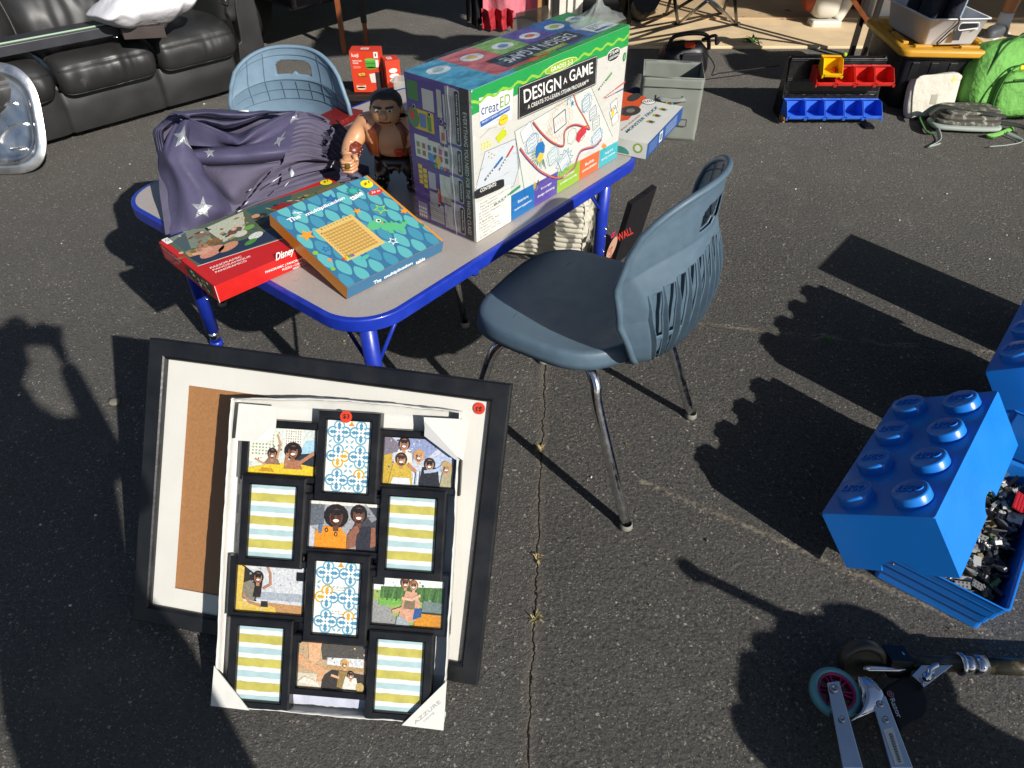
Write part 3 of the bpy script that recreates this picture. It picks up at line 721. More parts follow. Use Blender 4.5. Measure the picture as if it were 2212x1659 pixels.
# blue parrot-like scribble figure and red scribble
pp(fF, zB, [(1340, 860), (1352, 830), (1380, 818), (1393, 845), (1390, 880), (1370, 918), (1350, 930), (1338, 905)], O3, '#2271b5'); pp(fF, zB, [(1343, 925), (1362, 885), (1385, 890), (1380, 925), (1355, 945)], O4, '#e7c24a')
for i in range(9): w.stroke(fF, fF.P(zB, [(1345 + i * 5, 925), (1325 + i * 9, 955 + (i % 3) * 12)]), .0022, O3, ink('#2f7d62'))
for i in range(8): w.stroke(fF, fF.P(zB, [(1340, 868 + i * 9), (1318 - (i % 2) * 8, 880 + i * 9)]), .0018, O3, ink('#2f6f52'))
for p in ((1370, 812),): w.ell(fF, fF.px(*zB(*p)), .004, .005, O4, ink('#e8a43a'))
pp(fF, zB, [(1572, 810), (1580, 770), (1610, 735), (1640, 725), (1632, 765), (1605, 800), (1588, 828)], O3, '#c8323f'); scribble(zB, (1605, 790), .02, '#d4485a', 20, .0015, .6, .3)
# marker sheet
pp(fF, zB, [(1047, 880), (1222, 806), (1250, 945), (1212, 1080), (990, 1100)], O1, '#cdd3d8'); w.stroke(fF, fF.P(zB, [(990, 1100), (1047, 880), (1222, 806), (1250, 945), (1212, 1080), (1155, 1105)]), .0012, O2, ink('#47524e'))
def pen(z, a, b, c1, c2, wd):
    A, B = V(fF.px(*z(*a))), V(fF.px(*z(*b))); w.stroke(fF, [A, A.lerp(B, .6)], wd * .8, O2, ink(c2)); w.stroke(fF, [A.lerp(B, .62), B], wd, O3, ink(c1))
    for f_ in (.12, .24, .36, .48): w.ell(fF, A.lerp(B, f_), wd * .38, wd * .3, O3, ink('#e4e8ea'))
pen(zB, (1045, 1045), (1145, 915), '#2568ae', '#46566e', .0075); pen(zB, (1128, 985), (1207, 850), '#c23a32', '#6e6470', .0068)
pen(zB, (1100, 1190), (1247, 1082), '#23906b', '#6fb497', .008); pen(zB, (1705, 520), (1780, 425), '#5d9a5e', '#2c6f3c', .007)
pen(zB, (1735, 568), (1858, 475), '#c7574a', '#b4614f', .0045); pen(zB, (1745, 570), (1848, 515), '#4d5f95', '#8a5060', .004)
pp(fF, zB, [(1105, 800), (1150, 745), (1172, 760), (1170, 785), (1125, 830)], O2, '#c6cf27')
for i in range(7): pp(fF, zB, [(1024 + (i % 4) * 17, 875 - (i // 4) * 24 - (i % 4) * 8), (1036 + (i % 4) * 17, 870 - (i // 4) * 24 - (i % 4) * 8), (1036 + (i % 4) * 17, 850 - (i // 4) * 24 - (i % 4) * 8), (1024 + (i % 4) * 17, 855 - (i // 4) * 24 - (i % 4) * 8)], O2, '#dbd87a')
w.stroke(fF, fF.P(zB, [(1018, 800), (1075, 745), (1115, 735)]), .0028, O2, ink('#b9bab5'))
for i in range(5): w.ell(fF, fF.px(*zB(1068 + (i % 3) * 16, 885 + i * 8)), .003, .002, O2, ink('#b49a3f'))
w.ell(fF, fF.px(*zB(1343, 1068)), .013, .02, O2, ink('#dcdcd6')); w.ell(fF, fF.px(*zB(1335, 1075)), .004, .01, O3, ink('#c9a02f')); w.ell(fF, fF.px(*zB(1353, 1060)), .003, .009, O3, ink('#3c4238'))
for q_ in (((1770, 640), (1800, 610), (1830, 600)), ): pass
for (cx_, cy_, r_) in ((1795, 610, .3), (1790, 650, .5), (1800, 690, .25)): card(zB, (cx_, cy_), .016, .014, '#6b6f66', '#f2f1e6', r_, lines=0)
w.ell(fF, fF.px(*zB(1787, 655)), .008, .01, O4, ink('#dcc82c')); pp(fF, zB, [(1722, 850), (1735, 830), (1752, 845), (1740, 872)], O2, '#e0903a')
# strip of coloured blocks
cols = ['#1c6fb4', '#5a4aa0', '#8fb733', '#e0662f', '#3cadb8']; words = [('Entertains', 'student engagement'), ('Encourages', 'design thinking'), ('Essential', 'problem-solving'), ('Builds', 'communication'), ('Aligned', 'learning outcomes')]
xs = [.213, .365, .525, .69, .845, 1.0]
for k_ in range(5):
    a_, b_ = xs[k_] * BL, xs[k_ + 1] * BL; top = BH * (.195 - .012 * k_)
    w.poly(fF, [(a_, .0), (b_, .0), (b_, top - .003), (a_, top)], O2, ink(cols[k_]))
    for r_, s_ in enumerate(words[k_]):
        wd = (.45 if r_ == 0 else .74) * (b_ - a_); x_ = (a_ + b_) / 2 - wd / 2; y_ = top * (.56 - .26 * r_)
        w.text(fF, s_, (x_, y_), (x_ + wd, y_), (x_, y_ + .0085), O3, ink('#eef0ec'), bold=.015)
# contents panel
w.poly(fF, [(0, 0), (.142, 0), (.142, .108), (0, .108)], O2, ink('#e9e7dd')); 
quadr(lambda a, b: (a, b), [(1024.5, 432), (1089, 404), (1088, 384), (1024, 411)], O3, '#232223', .2)
w.textz(fF, 'CONTENTS:', zB, (1016, 1118), (1110, 1076), (1016, 1096), O4, ink('#f0efe8'), bold=.02)
items = ['1 Storage Teachers Guide', '1 Paper Supplement', '1 Teaching Poster', '60 Project Cards Booklets', '60 Graphic Organizers', '240 Crayons', '16 Blank Dice', '6 Game Storage Bags', '100 Paper Cards', '5 Inspiration Cards', '75 Adhesive Foam Tape', '50 Index Card']
for i, s_ in enumerate(items): y_ = .0975 - i * .0085; w.text(fF, s_, (.012, y_), (.012 + .0042 * len(s_), y_), (.012, y_ + .0058), O3, ink('#55544f'))
# ---- left end, purple
w.poly(fL, [(0, 0), (BW, 0), (BW, BH), (0, BH)], O1, ink('#4c3c86'))
w.poly(fL, [(BW * .835, 0), (BW * .97, 0), (BW * .97, BH), (BW * .835, BH)], O2, ink('#1f1e22')); w.poly(fL, [(BW * .97, 0), (BW, 0), (BW, BH), (BW * .97, BH)], O2, ink('#c9c9c0'))
s_ = 'EVERYTHING YOU NEED FOR THE WHOLE CLASS!'; w.text(fL, s_, (BW * .875, BH * .86), (BW * .875, BH * .04), (BW * .93, BH * .86), O3, ink('#c9c9c4'))
def lr(a0, b0, a1, b1, col, off=O2, r=0): w.poly(fL, rrect(a0 * BW, b0 * BH, a1 * BW, b1 * BH, r, 3) if r else [(a0 * BW, b0 * BH), (a1 * BW, b0 * BH), (a1 * BW, b1 * BH), (a0 * BW, b1 * BH)], off, ink(col))
for (b0, b1, word) in ((.64, .985, 'Krayola Art Items'), (.44, .62, "Teacher's Guide"), (.25, .42, 'Planning Materials'), (.02, .23, 'Making Materials')):
    lr(.62, b0, .78, b1, '#a9a8ae'); lr(.755, b0, .83, b1 - .005, '#e0dfdc', O3, .006); lr(.76, b0 + .005, .825, b1 - .01, '#222126', O4, .005)
    w.text(fL, word.replace('Krayola', 'Crayola'), (.78 * BW, (b1 - .03) * BH), (.78 * BW, (b0 + .03) * BH), (.808 * BW, (b1 - .03) * BH), O5, ink('#dddcd8'), bold=.01)
    for k_ in range(4): w.stroke(fL, [((.65 + .028 * k_) * BW, (b1 - .05) * BH), ((.65 + .028 * k_) * BW, (b0 + .04 + .02 * (k_ % 2)) * BH)], .0014, O3, ink('#5d5c66'))
lr(.03, .84, .2, .96, '#3d7a45'); lr(.26, .80, .44, .93, '#bcbcba'); lr(.49, .78, .56, .95, '#b5b5ae'); lr(.58, .76, .61, .93, '#b5b5ae')
lr(.10, .66, .42, .79, '#cdb02f'); lr(.2, .68, .3, .77, '#5878a8', O3); lr(.32, .67, .38, .76, '#4b8a42', O3); w.ell(fL, (.1 * BW, .73 * BH), .02, .026, O3, ink('#4a7f4e')); w.ell(fL, (.08 * BW, .745 * BH), .009, .012, O4, ink('#b8402f'))
lr(.5, .62, .6, .73, '#c4c0b2'); lr(.53, .64, .58, .69, '#b0564a', O3)
lr(.08, .47, .3, .62, '#c9cac4'); lr(.3, .47, .5, .61, '#c4c5bf'); lr(.46, .45, .62, .6, '#c9cac6')
for i in range(12): lr(.11 + .09 * (i % 6), .49 + .05 * (i // 6), .16 + .09 * (i % 6), .525 + .05 * (i // 6), ['#7c8a5a', '#8a6a3c', '#4b6d94', '#4a4a4c', '#b8436a', '#59595b'][i % 6], O3)
w.ell(fL, (.34 * BW, .495 * BH), .01, .011, O4, ink('#3f86c4')); w.ell(fL, (.45 * BW, .49 * BH), .009, .011, O4, ink('#ceb33c'))
for i in range(5): lr(.38 + .05 * i, .435, .42 + .05 * i, .46, ['#5aa04c', '#d9b83a', '#3f8fc0', '#d8662e', '#8a4a8c'][i], O3)
for i in range(8): lr(.1 + .075 * (i % 2), .28 + .036 * (i // 2) - .02 * (i % 2), .165 + .075 * (i % 2), .31 + .036 * (i // 2) - .02 * (i % 2), '#d0b838')
lr(.26, .27, .38, .39, '#a9a9b4'); lr(.26, .15, .4, .25, '#a3a3ae'); lr(.4, .18, .44, .29, '#b5413a'); lr(.45, .2, .62, .4, '#c7cbc6')
for i in range(9): lr(.455 + .018 * i, .2, .463 + .018 * i, .25, ['#b8404a', '#d88a3a', '#c8b83a', '#5a9a4a', '#3a7ab0'][i % 5], O3)
lr(.04, .02, .2, .14, '#8e88a4'); lr(.25, .03, .48, .17, '#b2b1b4'); lr(.5, .02, .62, .19, '#b9b8bb')
for i in range(7): w.stroke(fL, [(.26 * BW, (.05 + .016 * i) * BH), (.47 * BW, (.05 + .016 * i) * BH)], .001, O3, ink('#6a6972'))
for i in range(12): w.ell(fL, ((.06 + .035 * (i % 4)) * BW, (.04 + .028 * (i // 4)) * BH), .003, .004, O3, ink('#e3e3e0'))
for p in ((.12, .80), (.36, .78), (.54, .76), (.6, .73), (.55, .61), (.4, .27), (.42, .17)): w.ell(fL, (p[0] * BW, p[1] * BH), .005, .006, O4, ink('#e6e6e2')); w.ell(fL, (p[0] * BW, p[1] * BH), .004, .005, O5, ink('#1e1d20'))
# ---- top
xs = [0, .17, .36, .53, .70, .86, 1.0]; cols = ['#3f93b4', '#b45a5c', '#7ba551', '#574a94', '#2a5c9a', '#2f8a5c']
cols2 = ['#3f93b4', '#b45a5c', '#7ba551', '#574a94', '#2a5c9a', '#2f8a5c']
for k_ in range(6):
    w.poly(fT, [(xs[k_] * BL, .1 * BW), (xs[k_ + 1] * BL, .1 * BW), (xs[k_ + 1] * BL, BW), (xs[k_] * BL, BW)], O1, ink(cols[k_]))
w.poly(fT, [(0, 0), (BL * .25, 0), (BL * .25, .1 * BW), (0, .1 * BW)], O1, ink('#3f93b4')); w.poly(fT, [(.25 * BL, 0), (BL, 0), (BL, .1 * BW), (.25 * BL, .1 * BW)], O1, ink('#1f9a4b'))
w.poly(fT, [(.36 * BL, .08 * BW), (.48 * BL, .08 * BW), (.48 * BL, .3 * BW), (.36 * BL, .3 * BW)], O2, ink('#c0563a')) 
for k_ in range(6): 
    c_ = ((xs[k_] + xs[k_ + 1]) / 2 * BL, .72 * BW); w.ell(fT, c_, .036, .024, O2, ink('#c5cdcf')); w.ell(fT, c_, .018, .012, O3, ink(['#8aa4ac', '#caa24a', '#5c7fb0', '#b5533f', '#8ab04a', '#4c8a9a'][k_]), seg=9)
w.poly(fT, [(.26 * BL, .16 * BW), (.76 * BL, .16 * BW), (.76 * BL, .5 * BW), (.26 * BL, .5 * BW)], O3, ink('#1f2b3c'))
w.text(fT, 'DESIGN A GAME', (.73 * BL, .42 * BW), (.30 * BL, .42 * BW), (.73 * BL, .24 * BW), O4, ink('#b8c0c6'), bold=.01)
w.text(fT, 'A CREATE-TO-LEARN STEAM PROGRAM', (.72 * BL, .475 * BW), (.31 * BL, .475 * BW), (.72 * BL, .44 * BW), O4, ink('#8d979f'))
w.poly(fT, [(.42 * BL, .12 * BW), (.62 * BL, .12 * BW), (.62 * BL, .21 * BW), (.42 * BL, .21 * BW)], O5, ink('#7f9a3a')); w.text(fT, 'GRADES 2-3', (.6 * BL, .19 * BW), (.44 * BL, .19 * BW), (.6 * BL, .14 * BW), O5 + .0004, ink('#c5d39a'))
w.poly(fT, [(.82 * BL, .12 * BW), (.98 * BL, .12 * BW), (.97 * BL, .4 * BW), (.81 * BL, .4 * BW)], O3, ink('#c3cdcb')); w.text(fT, 'creatED', (.965 * BL, .37 * BW), (.84 * BL, .37 * BW), (.965 * BL, .25 * BW), O4, ink('#2e5f96'), bold=.01)
w.poly(fT, [(.83 * BL, .16 * BW), (.96 * BL, .16 * BW), (.96 * BL, .21 * BW), (.83 * BL, .21 * BW)], O4, ink('#2c5d9c'))
w.build('carton', t, weld=False)
# shrink wrap: a thin clear skin with wrinkles and a gathered tail on top
m = bpy.data.materials.new('shrink_film'); m.use_nodes = True; MATS['shrink_film'] = m; n = m.node_tree.nodes; L = m.node_tree.links; n.clear()
mo = n.new('ShaderNodeOutputMaterial'); tr = n.new('ShaderNodeBsdfTransparent'); gl = n.new('ShaderNodeBsdfGlossy'); mx = n.new('ShaderNodeMixShader'); lw = n.new('ShaderNodeLayerWeight')
tc = n.new('ShaderNodeTexCoord'); mp = n.new('ShaderNodeMapping'); ns = n.new('ShaderNodeTexNoise'); bp = n.new('ShaderNodeBump')
mp.inputs['Scale'].default_value = (9, 9, 30); ns.inputs['Scale'].default_value = 2.2; ns.inputs['Detail'].default_value = 5; bp.inputs['Strength'].default_value = .9; bp.inputs['Distance'].default_value = .012
L.new(tc.outputs['Object'], mp.inputs[0]); L.new(mp.outputs[0], ns.inputs['Vector']); L.new(ns.outputs['Fac'], bp.inputs['Height']); gl.inputs['Roughness'].default_value = .12
gl.inputs['Color'].default_value = (1, 1, 1, 1); lw.inputs['Blend'].default_value = .12
ad = n.new('ShaderNodeMath'); ad.operation = 'MULTIPLY_ADD'; ad.inputs[1].default_value = .45; ad.inputs[2].default_value = .065; L.new(lw.outputs['Fresnel'], ad.inputs[0])
L.new(bp.outputs[0], gl.inputs['Normal']); L.new(bp.outputs[0], lw.inputs['Normal']); L.new(ad.outputs[0], mx.inputs['Fac']); L.new(tr.outputs[0], mx.inputs[1]); L.new(gl.outputs[0], mx.inputs[2]); L.new(mx.outputs[0], mo.inputs[0])
w = MB(); e_ = .0045
def side(fr, A, B, sc=.004):
    def fn(u, v):
        ed = min(u, 1 - u, v, 1 - v); k_ = min(1, ed * 12)
        return fr.pt(-e_ + (A + 2 * e_) * u, (B + e_) * v, e_ + k_ * sc * abs(noise.noise(V((u * A * 40, v * B * 12, 3)))) )
    return fn
w.grid(side(fF, BL, BH, .001), 40, 30, 'shrink_film'); w.grid(side(fL, BW, BH, .005), 26, 50, 'shrink_film')
w.grid(lambda u, v: fT.pt(-e_ + (BL + 2 * e_) * u, -e_ + (BW + 2 * e_) * v, e_ + .002 * abs(noise.noise(V((u * 22, v * 9, 1))))), 50, 20, 'shrink_film')
w.build('shrink_wrap', t)
mat('film_milky', '#c9cfcb', .2, alpha=.26)
w = MB(); cc = fT.pt(*fT.px(1288, 47), 0)
def tail(u, v):
    a = u * 2 * PI; r_ = (.075 * (1 - v) ** 1.8 + .007) * (1 + .3 * noise.noise(V((math.cos(a) * 3, math.sin(a) * 3, v * 2))))
    return cc + BU * (math.cos(a) * r_ * 1.3 + .01 * v) + BV * (math.sin(a) * r_ * .75) + UP * (.004 + .052 * v + .006 * noise.noise(V((a * 2, v * 5, 1))))
w.grid(tail, 40, 14, 'film_milky', wrap=True)
w.build('wrap_tail', t); w = MB()
w.tube([fL.pt(BW * .70, BH * (1 - i / 24), .007 + .002 * math.sin(i)) for i in range(25)], .0009, 'film_milky', 5)
w.build('wrap_seam', t)

# ================================================================== the red puzzle box
def plainbox(fr, A, B, Hh, m, w_, mt=None):   # fr = top frame, normal up; box hangs below it
    q = [fr.pt(0, 0, -Hh), fr.pt(A, 0, -Hh), fr.pt(A, B, -Hh), fr.pt(0, B, -Hh)]; q += [p + fr.n * Hh for p in q]; w_.hexa(q, m)
RX = V((-.68, 1.364, .5515)); RU = V((.701, .713, 0)).normalized(); RV = V((-.713, .701, 0)).normalized(); RL, RW, RH = .507, .281, .045
t = thing('puzzle_box', 'red jigsaw puzzle box with a cartoon picture, overhanging the table edge', 'box', RX + RU * RL / 2 + RV * RW / 2)
fT2 = Fr(RX + UP * RH, RU, RV, UP); fF2 = Fr(RX, RU, UP, -RV); fL2 = Fr(RX + RV * RW, -RV, UP, -RU)
w = MB(); mat('red_card', '#c3201d', .4, var=(30, .05)); plainbox(fT2, RL, RW, RH, 'red_card', w)
def pT(pts, off, col, z=zD): w.poly(fT2, fT2.P(z, pts), off, inkv(col))
# picture (a generic toy-room scene)
pT([(390, 545), (600, 710), (1180, 520), (1500, 300), (1520, 190), (1400, 190), (900, 350)], O1, '#54614c')
pT([(410, 540), (545, 640), (700, 590), (660, 470), (560, 480)], O2, '#7a8474'); pT([(440, 560), (520, 620), (560, 605), (520, 500)], O3, '#4a5a5c')
pT([(640, 475), (760, 560), (900, 500), (880, 370)], O2, '#b7b9a5'); pT([(900, 360), (1000, 440), (1180, 380), (1180, 260)], O2, '#2f5658')
pT([(540, 650), (620, 700), (1180, 510), (1170, 440), (900, 540)], O3, '#27344a'); pT([(520, 630), (550, 655), (640, 630), (610, 600)], O4, '#b38a4c')
pT([(1050, 350), (1120, 315), (1210, 320), (1130, 360), (1060, 372)], O3, '#8e231d'); pT([(1200, 300), (1480, 190), (1500, 230), (1260, 310)], O3, '#6b6a3c')
for c_, ra, rb, col, off in (((690, 620), .036, .019, '#c98a70', O4), ((640, 615), .022, .016, '#d19a80', O5), ((608, 612), .008, .009, '#c08068', .0022), ((790, 590), .03, .016, '#c58a6a', O4), ((690, 560), .022, .014, '#8a5a34', O4), ((620, 520), .018, .012, '#7c6a52', O4), ((830, 490), .022, .014, '#6d4a3a', O4), ((870, 510), .018, .012, '#c8c4b4', O4), ((920, 470), .016, .01, '#6fa048', O5), ((960, 520), .022, .014, '#d2d4cc', O4), ((990, 400), .02, .014, '#3a2a20', O4), ((960, 400), .012, .01, '#c9906c', O5), ((1060, 440), .03, .02, '#222a36', O4), ((930, 560), .02, .009, '#4b8a3c', O5), ((1280, 290), .03, .012, '#566b3a', O4), ((1390, 250), .03, .012, '#7c5a3c', O4)):
    w.ell(fT2, fT2.px(*zD(*c_)), ra, rb, off, inkv(col), rot=.3, seg=14)
for i in range(60):
    a_ = fT2.px(*zD(430 + random.random() * 900, 0)); f_ = random.random(); g_ = random.random(); c_ = fT2.px(*zD(450 + f_ * 900, 610 - f_ * 330 + (g_ - .5) * 170 * (1 - .6 * f_))); w.ell(fT2, c_, .004 + .008 * random.random(), .003 + .004 * random.random(), O5 + i * 1e-5, inkv(random.choice(['#2b3038', '#8b5a3c', '#c7c3b0', '#4b6b34', '#6b2a20', '#9c8a5a', '#3f5a66', '#d2a884'])), rot=random.random() * 3, seg=7)
for q in ((640, 595), (613, 590)): w.ell(fT2, fT2.px(*zD(*q)), .004, .005, .0026, ink('#b8735c'), seg=8)
for q in ((600, 612), (612, 616)): w.ell(fT2, fT2.px(*zD(*q)), .0014, .002, .0026, ink('#5c3028'), seg=8)
w.stroke(fT2, fT2.P(zD, [(600, 712), (1185, 522)]), .0022, O5, ink('#e8e6e0')); pT([(372, 548), (410, 575), (447, 560), (410, 532)], O4, '#ece9e2')
w.textz(fT2, 'G', zD, (400, 560), (425, 552), (392, 548), O5, ink('#3c3c40'))
for i, s_ in enumerate(('PANORAMIC', 'PANORAMIQUE', 'PANORAMICO')): 
    a_ = (680 + i * 16, 728 + i * 13); w.textz(fT2, s_, zD, a_, (a_[0] + (195 if i != 1 else 235), a_[1] - (74 if i != 1 else 88)), (a_[0] - 8, a_[1] - 10), O3, ink('#eedfd8'), bold=.02)
c_ = fT2.px(*zD(1398, 192)); w.ell(fT2, c_, .017, .017, .003, ink('#f0d81e')); w.textz(fT2, '$1', zD, (1384, 200), (1412, 190), (1380, 186), .0034, ink('#2c2a20'), bold=.01)
# front side
w.textz(fF2, 'Disney', zD, (1085, 688), (1200, 640), (1080, 628), O2, ink('#efe6e2'), bold=.02, shear=.2)
w.textz(fF2, 'PANORAMIC | PANORAMIQUE', zD, (1020, 757), (1290, 655), (1017, 738), O2, ink('#eddcd8'), bold=.02); w.textz(fF2, 'PUZZLE \u2022 CASSE-TETE', zD, (1125, 737), (1290, 672), (1122, 724), O2, ink('#eddcd8'), bold=.02); w.textz(fF2, 'ADULT \u2022 ADULTE', zD, (1190, 730), (1290, 690), (1188, 718), O2, ink('#eddcd8'), bold=.02)
for i in range(42):
    for j in range(6): w.ell(fF2, (.008 + i * .0066 + (j % 2) * .0033, .005 + j * .0066), .0014, .0014, O1, ink('#a81612'), seg=5)
# left end
w.poly(fL2, [(.135, .006), (.262, .006), (.262, .04), (.135, .04)], O1, ink('#3a4030'))
for i in range(26): w.ell(fL2, (.14 + .116 * random.random(), .009 + .027 * random.random()), .006, .004, O2 + i * 1e-5, inkv(['#b7ad96', '#6f8a4a', '#2a2e26', '#8d6f50', '#dcd7c4'][i % 5]), seg=7)
w.text(fL2, 'Disney PIXAR', (.012, .030), (.115, .030), (.012, .040), O1, ink('#eadcd8'), bold=.01)
for i in range(4): w.text(fL2, 'PUZZLE CASSE-TETE ROMPECABEZAS'[: 30 - 4 * i], (.014, .024 - i * .005), (.10 - .01 * i, .024 - i * .005), (.014, .027 - i * .005), O1, ink('#e4c8c4'))
fl = Fr(fF2.o, fF2.u, fF2.v, fF2.n); w.stroke(fF2, [(0, .0), (0, RH)], .0016, O3, ink('#e2b8ae'))
w.build('carton', t, weld=False)

# ================================================================== multiplication table box, propped on the red one
MR = [V((.689, .725, -.005)), V((-.698, .666, .262)), V((.193, -.177, .965))]
M_ = V((-.385, 1.374, .5545)); ML, MW, MH = .298, .305, .036
u_ = MR[0].normalized(); v_ = (MR[1] - u_ * MR[1].dot(u_)).normalized(); n_ = u_.cross(v_)
fT3 = Fr(M_ + n_ * MH, u_, v_, n_); fF3 = Fr(M_, u_, n_, -v_); fL3 = Fr(M_ + v_ * MW, -v_, n_, -u_)
t = thing('toy_box', 'blue and orange multiplication table box tilted on top of the red puzzle box', 'box', M_ + u_ * ML / 2 + v_ * MW / 2)
w = MB(); mat('orange_card', '#d78a1f', .45, var=(20, .05)); mat('teal_card', '#396c8f', .4, var=(20, .04))
plainbox(fT3, ML, MW, MH, 'orange_card', w); w.poly(fF3, [(0, 0), (ML, 0), (ML, MH), (0, MH)], .0003, 'teal_card'); w.poly(fT3, [(.0, 0), (ML - .006, 0), (ML - .006, MW), (.0, MW)], .0003, 'teal_card')
for r_ in range(8):
    for c_ in range(7):
        cx_, cy_ = .012 + c_ * .044 + (.022 if r_ % 2 else 0), .018 + r_ * .04
        pts = []
        for i in range(20):
            a = 2 * PI * i / 20; x, y = .0145 * math.cos(a), .022 * math.sin(a) * (1 + .35 * abs(math.sin(a)) ** 5); pts.append((min(max(cx_ + x, .001), ML - .008), min(max(cy_ + y, .001), MW - .001)))
        w.poly(fT3, pts, O2 + (r_ % 2) * 5e-5, ink('#5cabad' if (r_ + c_) % 3 else '#458ba3'))
qd = fT3.P(zD, [(1325, 488), (1555, 388), (1765, 565), (1530, 680)]); w.poly(fT3, qd, O4, ink('#d3b268'))
A_, B_, D_ = V(qd[0]), V(qd[1]), V(qd[3])
for i in range(10):
    for j in range(10):
        c_ = A_ + (B_ - A_) * (.13 + .083 * i) + (D_ - A_) * (.17 + .08 * j); w.ell(fT3, c_, .0048, .0045, O5, ink('#b18c4a'), seg=9)
for i in range(10):
    for (u1, v1) in ((.13 + .083 * i, .07), (.05, .17 + .08 * i)):
        c_ = A_ + (B_ - A_) * u1 + (D_ - A_) * v1; s_ = str(i + 1); e1 = (B_ - A_).normalized() * .0035; e2 = (A_ - D_).normalized() * .0055; w.text(fT3, s_, tuple(c_), tuple(c_ + e1 * len(s_)), tuple(c_ + e2), O5, ink('#7c5f32'), bold=.01)
w.textz(fT3, 'The', zD, (1172, 442), (1243, 408), (1150, 420), O4, ink('#f1f1ee'), bold=.03); w.textz(fT3, 'multiplication', zD, (1280, 405), (1520, 296), (1262, 383), O4, ink('#f1f1ee'), bold=.03); w.textz(fT3, 'table', zD, (1560, 305), (1632, 265), (1533, 278), O4, ink('#f1f1ee'), bold=.03)
w.textz(fF3, 'The', zD, (1693, 822), (1740, 800), (1690, 800), O2, ink('#e6ecee'), bold=.03); w.textz(fF3, 'multiplication', zD, (1760, 792), (1935, 700), (1756, 768), O2, ink('#e6ecee'), bold=.03); w.textz(fF3, 'table', zD, (1955, 698), (2012, 668), (1953, 676), O2, ink('#e6ecee'), bold=.03)
w.textz(fL3, 'The multiplication table', zD, (1170, 585), (1385, 775), (1170, 562), O2, ink('#e6b873'), bold=.01)
def st(p, r, col, rot=.3, off=O4, out=None, k=5, inner=.45):
    c_ = fT3.px(*zD(*p)); w.star(fT3, c_, r, off, ink(col), rot, k, inner)
    if out: w.star(fT3, c_, r * .62, off + .0003, ink(out), rot, k, inner)
st((1277, 518), .021, '#e3952a'); st((1590, 368), .012, '#e3952a'); st((1880, 368), .012, '#e3952a', .7); st((1735, 355), .021, '#8cc43c', out='#3a97a2'); st((1813, 555), .0145, '#eceeea', out='#2f6c8c'); st((1396, 605), .0115, '#2f57a8', out='#37899a'); st((1425, 290), .018, '#2d50a4', .9, out='#2f6c8c'); st((1565, 243), .019, '#2f8078', 0, k=9, inner=.75, out='#3fa59c'); st((1420, 672), .008, '#e2894a'); st((1990, 455), .009, '#2f8078', 0, k=9, inner=.7)
# little green dinosaur
for c_, ra, rb, rot in (((1700, 455), .022, .016, .2), ((1790, 465), .022, .016, -.3), ((1850, 465), .020, .010, -.1), ((1885, 440), .012, .007, .5), ((1730, 430), .014, .012, 0), ((1800, 495), .006, .009, .3), ((1870, 490), .006, .009, .3)): w.ell(fT3, fT3.px(*zD(*c_)), ra, rb, O4 + random.random() * 1e-4, ink('#57b27c'), rot=rot, seg=16)
for i in range(5): w.ell(fT3, fT3.px(*zD(1760 + i * 30, 438 - i * 2)), .004, .004, O5, ink('#2f7f58'), seg=8)
w.ell(fT3, fT3.px(*zD(1722, 428)), .0065, .0065, O5, ink('#e6ece8'), seg=12); w.ell(fT3, fT3.px(*zD(1724, 429)), .0038, .004, O5 + .0003, ink('#23242a'), seg=12); w.ell(fT3, fT3.px(*zD(1750, 440)), .004, .003, O5, ink('#d88a7c'), seg=10)
w.ell(fT3, fT3.px(*zD(1640, 655)), .013, .006, O4, ink('#4fae9c'), rot=.2, seg=12); w.ell(fT3, fT3.px(*zD(1330, 628)), .007, .007, O4, ink('#7fb23c'), seg=12); w.ell(fT3, fT3.px(*zD(1440, 728)), .006, .006, O4, ink('#7fb23c'), seg=12)
for i in range(6): w.ell(fT3, fT3.px(*zD(1505 + i * 12, 668 - i * 5)), .0035, .005, O5, ink(['#c43c3a', '#d88a34', '#c8c03a', '#6aa83e', '#3a86c0', '#8a5aa8'][i]), seg=8)
w.stroke(fT3, fT3.P(zD, [(1200, 372), (1240, 392)]), .002, O4, ink('#eef0ee')); w.stroke(fT3, fT3.P(zD, [(1188, 382), (1248, 376)]), .002, O5, ink('#eef0ee'))
c_ = fT3.px(*zD(1650, 200)); w.ell(fT3, c_, .0165, .0165, O5, ink('#f0d81e')); w.textz(fT3, '$1', zD, (1632, 214), (1668, 196), (1628, 198), O5 + .0003, ink('#2c2a20'), bold=.02)
c_ = fT3.px(*zD(1705, 250)); w.ell(fT3, c_, .0205, .011, O4, ink('#cc3434'), rot=-.1); w.textz(fT3, '36 in', zD, (1680, 262), (1732, 246), (1678, 248), O5, ink('#f0dcd8'), bold=.02)
w.build('carton', t, weld=False)

